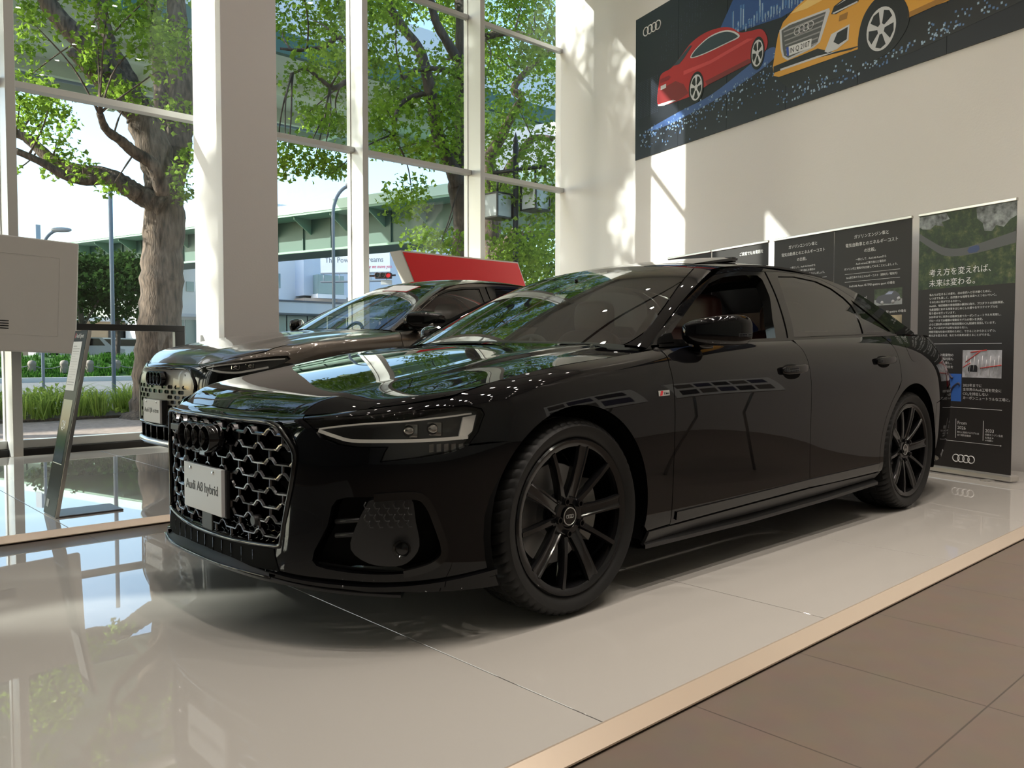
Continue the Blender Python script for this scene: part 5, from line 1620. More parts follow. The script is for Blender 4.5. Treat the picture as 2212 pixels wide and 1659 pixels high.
def hill_mat():
    m = bpy.data.materials.new('printed_hillside'); m.use_nodes = True; nt = m.node_tree; b = nt.nodes['Principled BSDF']
    tc = nt.nodes.new('ShaderNodeTexCoord'); n = nt.nodes.new('ShaderNodeTexNoise'); n.inputs['Scale'].default_value = 14; n.inputs['Detail'].default_value = 9; n.inputs['Roughness'].default_value = .72
    r = nt.nodes.new('ShaderNodeValToRGB'); e = r.color_ramp.elements
    e[0].position = .33; e[0].color = (.006, .012, .008, 1); e[1].position = .72; e[1].color = (.20, .19, .10, 1)
    q = e.new(.5); q.color = (.022, .05, .014, 1); q = e.new(.6); q.color = (.07, .095, .03, 1)
    nt.links.new(tc.outputs['Object'], n.inputs['Vector']); nt.links.new(n.outputs['Fac'], r.inputs[0]); nt.links.new(r.outputs[0], b.inputs['Base Color'])
    b.inputs['Roughness'].default_value = .5
    return m
HILL = hill_mat()
ROADP = mat('printed_road', (.10, .105, .11), .5); BLUEP = mat('printed_blue_car', (.015, .04, .16), .4)
# right-hand banner with the forest road
t, B = banner(0, .805, 'charcoal banner with a forest road photo at its top, beside the black car\'s tail')
ph = bar(t, B, 0, 1.462, .805, 2.06, HILL, 'forest_photo')
rk = MB()
ROCK = mat('printed_rock', (.22, .24, .25), .5, noise=(22, .8))
rk.prism([(.49, 2.06), (.50, 1.97), (.545, 1.93), (.56, 1.87), (.62, 1.86), (.65, 1.90), (.71, 1.88), (.76, 1.93), (.805, 1.95), (.805, 2.06)], .0005, B @ Matrix.Translation((0, 0, .0018)))
rk.build('rocky_patch', ROCK, ph); rk = MB()
rk.prism([(0, 2.05), (.24, 2.05), (.27, 2.0), (.20, 1.985), (.22, 1.95), (.14, 1.97), (.10, 1.94), (.03, 1.95), (0, 1.97)], .0005, B @ Matrix.Translation((0, 0, .0018)))
rk.build('rocky_patch', ROCK, ph)
top = sm([(0, 1.921), (.10, 1.855), (.22, 1.785), (.34, 1.762), (.45, 1.768), (.62, 1.80), (.803, 1.838)], 6); low = sm([(0, 1.866), (.10, 1.795), (.22, 1.722), (.34, 1.703), (.47, 1.707), (.62, 1.725), (.805, 1.753)], 6)
m = MB(); m.prism([tuple(q) for q in low] + [tuple(q) for q in top[::-1]], .0004, B @ Matrix.Translation((0, 0, .0024))); m.build('printed_road', ROADP, ph)
m = MB(); m.prism([(.425, 1.735), (.44, 1.716), (.50, 1.716), (.525, 1.735), (.52, 1.762), (.50, 1.77), (.44, 1.76)], .0004, B @ Matrix.Translation((0, 0, .003))); m.build('printed_car', BLUEP, ph)
tx(t, B, '考え方を変えれば、', .096, 1.567, .0625); tx(t, B, '未来は変わる。', .096, 1.484, .0625)
body = ['私たちが生きるこの星を、次の世代へと引き継ぐために。', 'いつまでも美しく、自然豊かな地球を未来へとつないでいく。', 'そのために何ができるのか―。', 'Audiは、地球規模の環境問題の解決に向け、プロダクトの技術革新、', '生産過程における改革をはじめとした様々なサステイナブルな', '取り組みを行っています。', '2025年までに世界の自動車生産でカーボンニュートラルを実現し、', 'グローバルで20種類の電動化モデルの導入を決定。', 'さらに原材料の調達や製造段階のCO₂削減を目指しています。', '待っているだけでは何も始まらない。', '持続可能な社会の実現のために、できることからひとつずつ。', '考え方を変えれば、私たちの未来は変えることができる。']
for k, s in enumerate(body): tx(t, B, s, .104, 1.408 - k * .0297, .0205)
bar(t, B, .105, 1.021, .714, 1.0245, WHITEINK)
f = bar(t, B, .404, .762, .718, .972, mat('printed_factory', (.50, .50, .53), .5, noise=(16, .35)), 'factory_photo')
for (a, b_, c, d) in ((.43, .88, .55, .965), (.41, .84, .47, .875), (.55, .835, .716, .86), (.47, .955, .60, .972)):
    m = MB(); m.tube([(a, b_, .0022), (c, d, .0022)], .004, 6, M=B); m.build('printed_red_beam', mat('printed_red', (.55, .05, .04), .5), f)
for k in range(9):
    m = MB(); m.tube([(.43 + k * .032, .775 + (k % 3) * .02, .002), (.44 + k * .032, .93 - (k % 2) * .03, .002)], .002, 6, M=B); m.build('printed_white_beam', mat('printed_white', (.8, .8, .82), .5), f)
m = MB(); m.prism([(.452, .808), (.53, .805), (.535, .835), (.518, .858), (.465, .858), (.450, .835)], .0005, B @ Matrix.Translation((0, 0, .0022))); m.build('printed_car', INK, f)
bl = bar(t, B, .09, .574, .398, .788, mat('printed_sky_blue', (.05, .17, .60), .5), 'blue_photo')
m = MB(); m.tube([(p[0], p[1], .002) for p in sm([(.26, .66), (.30, .63), (.325, .68), (.37, .715), (.385, .70)], 5)], .008, 8, M=B); m.tube([(p[0], p[1], .002) for p in sm([(.29, .785), (.31, .76), (.325, .752)], 5)], .010, 8, M=B); m.build('printed_cable', mat('printed_dark_blue', (.03, .03, .07), .5), bl)
for k, s in enumerate(['消費や廃棄物の', '再利用も', '推し推し、', 'CO₂の排出を']): tx(t, B, s, .327, .925 - k * .031, .0245, 'RIGHT')
for k, s in enumerate(['2025年までに', '全世界のAudi工場を完全に', 'CO₂を排出しない', 'カーボンニュートラルな工場に。']): tx(t, B, s, .411, .692 - k * .0325, .0262)
bar(t, B, .105, .5245, .728, .528, WHITEINK)
for u in (.10, .356, .583): bar(t, B, u, .287, u + .004, .437, WHITEINK)
for k, (s, z, sz) in enumerate((('From', .396, .036), ('2026', .358, .036), ('新たに発売するモデルは', .329, .0165), ('全て電気自動車', .306, .0165))): tx(t, B, s, .371, z, sz)
for s, z, sz in (('2033', .352, .036), ('内燃エンジン生産', .328, .0175), ('を停止＊', .305, .0175), ('＊中国除く', .285, .0135)): tx(t, B, s, .600, z, sz)
for s, z, sz in (('2025', .352, .036), ('最後の内燃エンジン', .328, .0175), ('モデル発売量産', .305, .0175)): tx(t, B, s, .112, z, sz)
bar(t, B, .105, .260, .722, .263, WHITEINK)
m = MB(); m.prism([(.720, .256), (.732, .2615), (.720, .267)], .0004, B @ Matrix.Translation((0, 0, .0016))); m.build('arrow_head', WHITEINK, t)
m = MB(); rings_logo(m, .186, B @ Matrix.Translation((.429, .130, .0020))); m.build('ring_emblem', WHITEINK, t)
# two cost-comparison banners
def cost_banner(u0, w, label, full=True):
    t, B = banner(u0, w, label)
    c = w / 2
    for s, z in (('ガソリンエンジン車と', 1.962), ('電気自動車とのエネルギーコスト', 1.894), ('の比較。', 1.832)): tx(t, B, s, c, z, .0372, 'CENTER')
    for s, z in (('一例として、Audi A6 Avantから', 1.766), ('Audi e-tronに乗り換えた場合の', 1.728), ('ガソリン代と電気代を比較してみることにしましょう。', 1.690)): tx(t, B, s, c, z, .0232, 'CENTER')
    bar(t, B, c - .28, 1.651, c + .30, 1.6535, WHITEINK)
    tx(t, B, '1km走行あたりのエネルギーコスト（燃料代／電気代）', c + .01, 1.612, .0225, 'CENTER')
    bar(t, B, c - .28, 1.582, c + .30, 1.5845, WHITEINK)
    tx(t, B, 'Audi A6 Avant 45 TFSI quattro sport の場合', c + .01, 1.535, .0262, 'CENTER')
    tx(t, B, '約13.8［円／km］', c - .02, 1.425, .0262, 'RIGHT')
    p = bar(t, B, c + .045, 1.357, c + .325, 1.497, mat('printed_trees', (.05, .07, .035), .5, noise=(30, .5)), 'car_photo')
    bar(p, B, c + .045, 1.357, c + .325, 1.405, mat('printed_tarmac', (.35, .36, .37), .5), 'printed_road', .0021)
    m = MB(); m.prism([(c + .065, 1.385), (c + .10, 1.372), (c + .21, 1.368), (c + .30, 1.40), (c + .305, 1.425), (c + .285, 1.455), (c + .25, 1.474), (c + .19, 1.476), (c + .145, 1.448), (c + .085, 1.436), (c + .066, 1.415)], .0006, B @ Matrix.Translation((0, 0, .002))); k = m.build('printed_car', mat('printed_grey_car', (.09, .09, .11), .4), p)
    m = MB(); m.prism([(c + .155, 1.447), (c + .192, 1.470), (c + .24, 1.468), (c + .222, 1.447)], .0004, B @ Matrix.Translation((0, 0, .0027))); m.build('printed_window', mat('printed_pale_blue', (.35, .38, .55), .4), k)
    for (q, z) in ((.125, 1.374), (.235, 1.378), (.292, 1.402)):
        m = MB(); m.lathe([(0, .0004), (.017, .0004), (.017, 0)], 20, B @ Matrix.Translation((c + q, z + .004, .0026))); m.build('printed_wheel', mat('printed_wheel_grey', (.4, .4, .42), .4), k)
    tx(t, B, 'Audi e-tron 50 quattro の場合', c + .20, 1.292, .0262, 'CENTER')
    p = bar(t, B, c + .045, 1.13, c + .325, 1.27, mat('printed_sand', (.42, .34, .22), .5, noise=(9, .4)), 'car_photo')
    m = MB(); m.prism([(c + .10, 1.15), (c + .30, 1.15), (c + .30, 1.19), (c + .25, 1.225), (c + .17, 1.225), (c + .11, 1.19)], .0006, B @ Matrix.Translation((0, 0, .002))); m.build('printed_car', BLUEP, p)
    return t, B
cost_banner(-.885, .815, 'charcoal cost-comparison banner with a grey car photo, left of the forest-road banner')
cost_banner(-1.648, .758, 'charcoal cost-comparison banner with its lower half hidden behind the black car roof')
t, B = banner(-2.60, .87, 'dark banner with only its top strip showing over the saloon\'s raised sunroof')
tx(t, B, 'ご家庭でも充電器を', .80, 1.966, .040, 'RIGHT')
t5, B5 = banner(-3.41, .79, 'dark banner farthest along the wall, a sliver above the saloon\'s roof')
# blue-car picture and round icons lower on these banners, seen through the open car window
p = bar(t, B, .05, 1.02, .82, 1.36, mat('printed_evening', (.32, .22, .16), .5, noise=(5, .4)), 'car_photo')
m = MB(); m.prism([(.10, 1.10), (.20, 1.07), (.62, 1.07), (.74, 1.12), (.74, 1.20), (.62, 1.30), (.34, 1.31), (.20, 1.22), (.10, 1.19)], .0006, B @ Matrix.Translation((0, 0, .002))); m.build('printed_car', BLUEP, p)
for k in range(4):
    c_ = mat('icon_' + ('pink' if k % 2 else 'green'), (.75, .12, .25) if k % 2 else (.12, .45, .28), .5)
    q = bar(t, B, .06 + k * .19, .84, .22 + k * .19, .98, WHITEINK, 'icon_tile')
    m = MB(); m.lathe([(0, .0004), (.045, .0004), (.045, 0)], 20, B @ Matrix.Translation((.14 + k * .19, .925, .002))); m.build('icon_disc', c_, q)

# ------------------------------------------------------------------ mural on the right wall
MO = Vector((6.716, 4.149, 3.55)) + WN * .012
t = thing('wall_mural', 'long dark mural of a red and a yellow car, high on the right wall', 'mural', tuple(MO))
MM = frame((0, 0, 0), WD, WN)
edges = [0, .893, 1.77, 2.675, 3.588, 4.513, 5.41, 6.3, 7.2]
NAVY = mat('mural_navy', (.010, .013, .022), rough=.35, spec=.4)
for a, b in zip(edges[:-1], edges[1:]):
    m = MB(); m.box((a + .002, 0, -.012), (b - .002, 1.87, 0), 0, MM); m.build('mural_panel', NAVY, t)
def flat(name, poly, m_, h, parent=None, smooth_=False):
    m = MB(); q = sm(poly, 4, closed=True) if smooth_ else poly
    m.prism([(p[0], p[1]) for p in q], .0005, MM @ Matrix.Translation((0, 0, .0004 + h * .0008))); return m.build(name, m_, parent or t)
def disc(name, c, r, m_, h, parent, rx=1.0):
    m = MB(); m.prism([(c[0] + r * rx * math.cos(2 * PI * k / 36), c[1] + r * math.sin(2 * PI * k / 36)) for k in range(36)], .0005, MM @ Matrix.Translation((0, 0, .0004 + h * .0008))); return m.build(name, m_, parent)
m = MB(); rings_logo(m, .37, MM @ Matrix.Translation((.355, 1.645, .002))); m.build('ring_emblem', WHITEINK, t)
SQB = mat('mural_square_blue', (.10, .20, .42), .4); SQP = mat('mural_square_pale', (.34, .48, .64), .4); GLOWB = mat('mural_glow_blue', (.04, .10, .30), .4)
# blue light strip under the red car
flat('blue_light_strip', [(.25, .34), (.9, .42), (1.5, .47), (2.1, .62), (2.45, .72), (2.55, .62), (2.3, .52), (1.8, .42), (1.3, .36), (.7, .31)], GLOWB, 0, None, True)
sq = MB(); sp = MB()
R2 = random.Random(5)
for k in range(520):
    a = R2.random()
    if k < 300:
        u = .1 + 2.45 * a; v = .30 + .30 * a ** 1.6 + R2.gauss(0, .03) - abs(R2.gauss(0, .13)) * (.5 + a)
    else:
        u = 2.55 + 2.9 * a; v = .06 + .34 * max(0, (a - .35)) ** 1.1 + abs(R2.gauss(0, .09))
        if 3.6 < u < 4.1 and v > .2: continue
    s = .010 + .012 * R2.random()
    if not (.02 < v < 1.8): continue
    (sq if R2.random() < .55 else sp).box((u, v, .0004), (u + s, v + s * 1.1, .0022), 0, MM)
tag(sq.build('blue_square_field', SQB, t), kind='stuff'); tag(sp.build('pale_square_field', SQP, t), kind='stuff')
dots = MB()
for i in range(34):
    for j in range(22):
        u = .05 + i * .03; v = 1.0 - j * .022 - .004 * i * 0
        if u < .48 or v > 1.02: dots.box((u, v, .0004), (u + .008, v + .008, .0014), 0, MM)
        if i < 30 and R2.random() < .45:
            uu = .55 + i * .05; vv = 1.12 + i * .022 + j * .016
            if vv < 1.82: dots.box((uu, vv, .0004), (uu + .006, vv + .006, .0014), 0, MM)
tag(dots.build('fine_dot_field', mat('mural_dot', (.05, .07, .12), .4), t), kind='stuff')
ct = flat('night_city', [(1.62, 1.16), (1.95, 1.06), (2.6, .99), (3.2, 1.05), (4.0, 1.2), (4.0, 1.86), (2.2, 1.86)], mat('mural_city_blue', (.015, .07, .26), .4), 0)
bl_ = MB(); lt = MB()
for k in range(46):
    u = 1.85 + k * .042; h = .05 + .28 * R2.random() ** 1.5; v = 1.13 - .05 * abs(math.sin(k)) - .03
    bl_.box((u, v, .0012), (u + .028, v + h, .0020), 0, MM)
    for q in range(5):
        lt.box((u + .004 + .02 * R2.random(), v - .05 + (h + .05) * R2.random(), .002), (u + .010 + .02 * R2.random(), v - .04 + (h + .05) * R2.random(), .0026), 0, MM)
tag(bl_.build('city_blocks', mat('mural_block', (.05, .17, .45), .4), ct), kind='stuff'); tag(lt.build('city_lights', SQP, ct), kind='stuff')
# red car
RC = mat('mural_red', (.43, .008, .014), .35); RD = mat('mural_dark_red', (.20, .008, .012), .35); RL = mat('mural_light_red', (.60, .05, .055), .35)
KW = mat('mural_black', (.006, .006, .008), .3); WG = mat('mural_window', (.03, .05, .07), .3); CHW = mat('mural_silver', (.62, .63, .66), .35)
r = flat('red_car', [(.48, .70), (.50, .83), (.53, .96), (.60, 1.0), (.76, 1.01), (.95, 1.10), (1.14, 1.20), (1.4, 1.235), (1.68, 1.20), (1.86, 1.13), (1.98, 1.04), (2.15, 1.0), (2.30, .97), (2.38, .89), (2.41, .78), (2.36, .70), (2.21, .655), (1.9, .63), (1.44, .60), (1.2, .555), (.9, .56), (.62, .58), (.50, .62)], RC, 3, None, True)
flat('lower_shade', [(1.40, .66), (2.12, .70), (2.20, .66), (1.9, .63), (1.44, .60)], RD, 4, r)
flat('rear_shade', [(.49, .80), (.85, .82), (1.0, .74), (1.1, .60), (.9, .565), (.62, .58), (.50, .64)], RD, 4, r)
flat('body_highlight', [(1.0, .90), (1.5, .88), (2.1, .93), (2.2, .90), (1.5, .84), (1.0, .85)], RL, 4, r)
flat('side_window', [(1.13, 1.04), (1.24, 1.105), (1.46, 1.165), (1.70, 1.155), (1.86, 1.10), (1.97, 1.02), (1.95, .985), (1.77, .985), (1.4, .985), (1.17, 1.005)], CHW, 4, r, True)
flat('side_window_glass', [(1.155, 1.04), (1.25, 1.095), (1.46, 1.150), (1.69, 1.140), (1.84, 1.09), (1.94, 1.02), (1.93, 1.0), (1.77, .997), (1.4, .997), (1.18, 1.015)], WG, 5, r, True)
flat('rear_window', [(.80, 1.02), (.96, 1.10), (1.12, 1.175), (1.16, 1.16), (1.02, 1.06), (.92, 1.01)], WG, 5, r)
flat('tail_lamp', [(.53, .93), (.72, .93), (.75, .90), (.70, .875), (.54, .88)], mat('mural_lamp', (.24, .01, .02), .3), 5, r)
flat('plate', [(.55, .84), (.66, .84), (.66, .79), (.55, .79)], CHW, 5, r)
flat('exhaust_trim', [(.49, .62), (.80, .60), (.86, .575), (.62, .575), (.50, .60)], CHW, 5, r)
def mwheel(c, rr_, par, rx, five=5):
    disc('tyre', c, rr_ * 1.22, KW, 6, par, rx); disc('rim', c, rr_, CHW, 7, par, rx); 
    for k in range(five):
        a = 2 * PI * (k + .5) / five + .3
        pts = [(c[0] + rx * rr_ * q * math.cos(a + d), c[1] + rr_ * q * math.sin(a + d)) for q, d in ((.25, -.35), (.85, -.42), (.9, 0), (.85, .42), (.25, .35))]
        flat('rim_gap', pts, KW, 8, par)
mwheel((1.24, .63), .155, r, .72); mwheel((2.26, .72), .145, r, .60)
# yellow car
YC = mat('mural_yellow', (.72, .36, .035), .35); YL = mat('mural_light_yellow', (.85, .58, .18), .35); YD = mat('mural_dark_yellow', (.36, .17, .015), .35)
y = flat('yellow_car', [(2.49, .50), (2.53, .70), (2.56, .82), (2.63, .93), (2.80, 1.02), (3.2, 1.14), (3.6, 1.22), (4.2, 1.36), (4.8, 1.62), (5.6, 1.70), (6.6, 1.6), (6.75, 1.1), (6.5, .62), (5.4, .52), (4.5, .45), (4.1, .47), (3.64, .335), (3.21, .345), (2.58, .37), (2.50, .43)], YC, 3, None)
flat('bonnet_highlight', [(2.72, .98), (3.2, 1.10), (3.7, 1.2), (3.9, 1.1), (3.4, .98), (2.95, .955)], YL, 4, y)
flat('lower_bumper', [(2.50, .50), (2.70, .50), (3.10, .50), (3.30, .40), (3.64, .36), (3.21, .345), (2.58, .37), (2.50, .43)], KW, 4, y)
flat('bumper_blade', [(2.52, .43), (3.1, .405), (3.4, .37), (3.55, .35), (3.21, .345), (2.58, .365), (2.50, .40)], YC, 5, y)
flat('silver_blade', [(2.60, .445), (3.1, .425), (3.35, .395), (3.1, .405), (2.6, .425)], CHW, 6, y)
flat('grille_frame', [(2.58, .86), (2.72, .885), (3.24, .855), (3.25, .82), (3.13, .555), (3.05, .525), (2.70, .505), (2.63, .56), (2.60, .65)], CHW, 5, y)
flat('grille_mesh', [(2.61, .845), (2.72, .865), (3.20, .835), (3.10, .565), (3.03, .545), (2.71, .527), (2.65, .57), (2.63, .65)], mat('mural_grey', (.09, .095, .10), .4), 6, y)
for k in range(6): flat('grille_bar', [(2.64 + .008 * k, .83 - k * .05), (3.19 - .02 * k, .815 - k * .05), (3.185 - .02 * k, .80 - k * .05), (2.64 + .008 * k, .815 - k * .05)], mat('mural_bar', (.30, .30, .31), .4), 7, y)
m = MB(); rings_logo(m, .26, MM @ Matrix.Translation((2.92, .765, .0075))); m.build('ring_emblem', CHW, y)
pl = flat('plate', [(2.68, .645), (3.025, .625), (3.015, .535), (2.695, .548)], mat('mural_plate_white', (.75, .76, .78), .4), 8, y)
flat('plate_strip', [(2.68, .645), (2.715, .643), (2.722, .547), (2.695, .548)], mat('mural_plate_blue', (.02, .07, .40), .4), 9, pl)
text('plate_lettering', 'IN Q 2107', .078, INK, pl, MM @ Matrix.Translation((2.73, .567, .0085)) @ Matrix.Rotation(math.radians(-2), 4, 'Z'), xscale=.78)
flat('head_lamp', [(3.265, .785), (3.30, .85), (3.45, .89), (3.61, .86), (3.59, .79), (3.32, .765)], KW, 5, y); flat('lamp_strip', [(3.28, .79), (3.58, .80), (3.58, .785), (3.30, .775)], CHW, 6, y)
flat('lamp_strip', [(3.33, .845), (3.46, .875), (3.58, .855), (3.45, .86)], CHW, 6, y)
flat('vent_frame', [(3.19, .44), (3.27, .585), (3.49, .61), (3.48, .46), (3.34, .415), (3.23, .415)], CHW, 5, y)
flat('vent', [(3.30, .50), (3.345, .575), (3.47, .59), (3.46, .475), (3.36, .455)], KW, 6, y)
flat('small_hatch', [(3.37, .735), (3.47, .735), (3.455, .675), (3.36, .68)], YD, 5, y); flat('wheel_arch', [(3.60, .30), (3.60, .48), (3.66, .64), (3.78, .74), (3.92, .74), (4.06, .66), (4.14, .5), (4.12, .35), (3.95, .2), (3.70, .18)], KW, 5, y, True)
flat('car_shadow', [(2.55, .36), (3.2, .34), (3.64, .33), (4.2, .42), (6.4, .5), (6.0, .30), (4.2, .12), (3.2, .14), (2.7, .22)], KW, 1)
mwheel((3.85, .44), .20, y, .80)
flat('sill_shade', [(4.13, .49), (5.4, .55), (6.5, .65), (6.5, .60), (5.4, .50), (4.12, .44)], YD, 5, y); flat('door_line', [(4.20, .80), (5.6, .95), (5.6, .94), (4.2, .788)], YD, 5, y)
flat('screen', [(3.75, 1.26), (4.4, 1.66), (5.4, 1.74), (5.2, 1.4), (4.3, 1.33)], WG, 5, y)
# ------------------------------------------------------------------ street trees: limbs (points, thick end, thin end) and leaf clusters (x, y, z, radius)
LIMBS_A = [
    ([(3.12, 12.03, -0.23), (3.12, 12.05, 0.14), (3.17, 12.04, 0.97), (3.24, 12.04, 1.95), (3.28, 12.04, 2.78), (3.33, 12.03, 3.48), (3.35, 12.03, 3.93)], 0.43, 0.30),
    ([(3.25, 11.83, 3.48), (3, 11.97, 3.63), (2.81, 12.04, 3.74), (2.59, 12.16, 3.91), (2.33, 12.3, 4.01), (2.02, 12.49, 4.05), (1.69, 12.71, 4.23), (1.39, 12.9, 4.56), (1.17, 13, 4.66)], 0.2, 0.07),
    ([(2.85, 11.93, 3.65), (2.6, 11.97, 3.78), (2.33, 12.03, 3.9), (2.05, 12.08, 3.83), (1.75, 12.15, 3.88), (1.44, 12.25, 4.06), (1.07, 12.39, 4.23)], 0.13, 0.05),
    ([(3.32, 12.05, 3.85), (3.19, 12.09, 4.48), (3.04, 12.14, 4.95), (2.86, 12.2, 5.29), (2.63, 12.31, 5.62), (2.4, 12.42, 5.99), (2.18, 12.52, 6.28), (1.93, 12.64, 6.52), (1.71, 12.74, 6.84), (1.56, 12.78, 7.19)], 0.32, 0.12),
    ([(2.93, 12.08, 5.08), (2.75, 12.11, 5.17), (2.49, 12.23, 5.42), (2.29, 12.29, 5.66), (2.12, 12.32, 5.82), (1.92, 12.38, 6.02)], 0.17, 0.08),
    ([(2.91, 12.38, 5.36), (2.92, 12.54, 5.82), (2.74, 12.87, 6.35), (2.69, 13.07, 6.81), (2.67, 13.25, 7.26), (2.66, 13.43, 7.9)], 0.16, 0.09),
    ([(3.44, 12.23, 3.93), (3.6, 12.24, 4.58), (3.72, 12.3, 5.11), (3.8, 12.4, 5.9), (3.82, 12.57, 6.71), (3.85, 12.72, 7.52), (3.85, 12.89, 8.26)], 0.28, 0.14),
    ([(3.08, 11.45, 3.65), (2.89, 11.32, 4.07), (2.58, 11.29, 4.24), (2.34, 11.19, 4.37), (2.09, 11.1, 4.49), (1.94, 10.92, 4.68)], 0.13, 0.05),
    ([(3.36, 12.33, 4.55), (3.52, 12.57, 5.38), (3.59, 12.89, 6.23), (3.61, 13.26, 7.1), (3.7, 13.58, 8.18)], 0.18, 0.09)]
LIMBS_B = [
    ([(8.07, 9.43, 1.5), (8.08, 9.46, 2.22), (8.09, 9.49, 2.95), (8.12, 9.5, 3.58), (8.06, 9.59, 4.21), (8.08, 9.59, 4.75), (8.18, 9.54, 5.47), (8.18, 9.58, 6.28), (8.22, 9.59, 7.09), (8.23, 9.63, 8.09), (8.28, 9.62, 8.81)], 0.24, 0.16),
    ([(7.93, 9.43, 4.17), (7.69, 9.47, 4.67), (7.49, 9.47, 4.98), (7.35, 9.42, 5.37), (7.19, 9.39, 5.93), (6.99, 9.4, 6.48), (6.69, 9.49, 6.84), (6.43, 9.55, 7.2), (6.24, 9.55, 7.71)], 0.15, 0.06),
    ([(7.96, 9.53, 6.62), (7.76, 9.52, 6.83), (7.53, 9.55, 7.12), (7.36, 9.51, 7.45), (7.24, 9.45, 7.99)], 0.1, 0.06),
    ([(7.96, 9.33, 5.47), (7.52, 9.41, 5.71), (7.06, 9.5, 5.72), (6.63, 9.54, 5.43), (6.4, 9.39, 4.86)], 0.06, 0.03),
    ([(8, 9.34, 6.18), (7.48, 9.28, 6.22), (6.86, 9.3, 6.08), (6.42, 9.14, 5.78)], 0.06, 0.03),
    ([(5.7, 9.81, 5.74), (5.46, 9.85, 5.58), (5.22, 9.91, 5.7), (4.99, 9.96, 5.82), (4.75, 10.01, 5.7)], 0.05, 0.02),
    ([(5.76, 9.79, 6.36), (5.54, 9.82, 6.47), (5.3, 9.87, 6.26), (4.94, 10.03, 6.15), (4.61, 10.16, 6.13)], 0.06, 0.02)]
LIMBS_C = [
    ([(10.46, 11.27, 0.96), (10.49, 11.32, 2.25), (10.49, 11.36, 3.1), (10.49, 11.4, 3.75), (10.54, 11.38, 4.28), (10.66, 11.29, 4.6), (10.76, 11.21, 5.03)], 0.3, 0.2),
    ([(10.47, 11.31, 4.26), (10.35, 11.31, 4.78), (10.32, 11.23, 5.39), (10.44, 11.01, 5.78), (10.57, 10.77, 6.28), (10.71, 10.53, 6.66)], 0.17, 0.08),
    ([(10.61, 11.08, 4.94), (10.66, 10.87, 5.22), (10.71, 10.66, 5.4), (10.85, 10.38, 5.74), (11.1, 9.98, 5.71)], 0.12, 0.06),
    ([(10.36, 11.21, 3.08), (10.53, 10.89, 3.49), (10.64, 10.62, 3.78), (10.5, 10.54, 3.24)], 0.1, 0.04),
    ([(10.85, 10.68, 6.73), (10.7, 10.83, 6.94), (11.02, 10.56, 7.46), (11.42, 10.21, 7.88)], 0.1, 0.05),
    ([(9.16, 10.1, 7.48), (9.48, 9.81, 7.57), (9.76, 9.54, 7.52), (10, 9.31, 7.4)], 0.08, 0.04)]
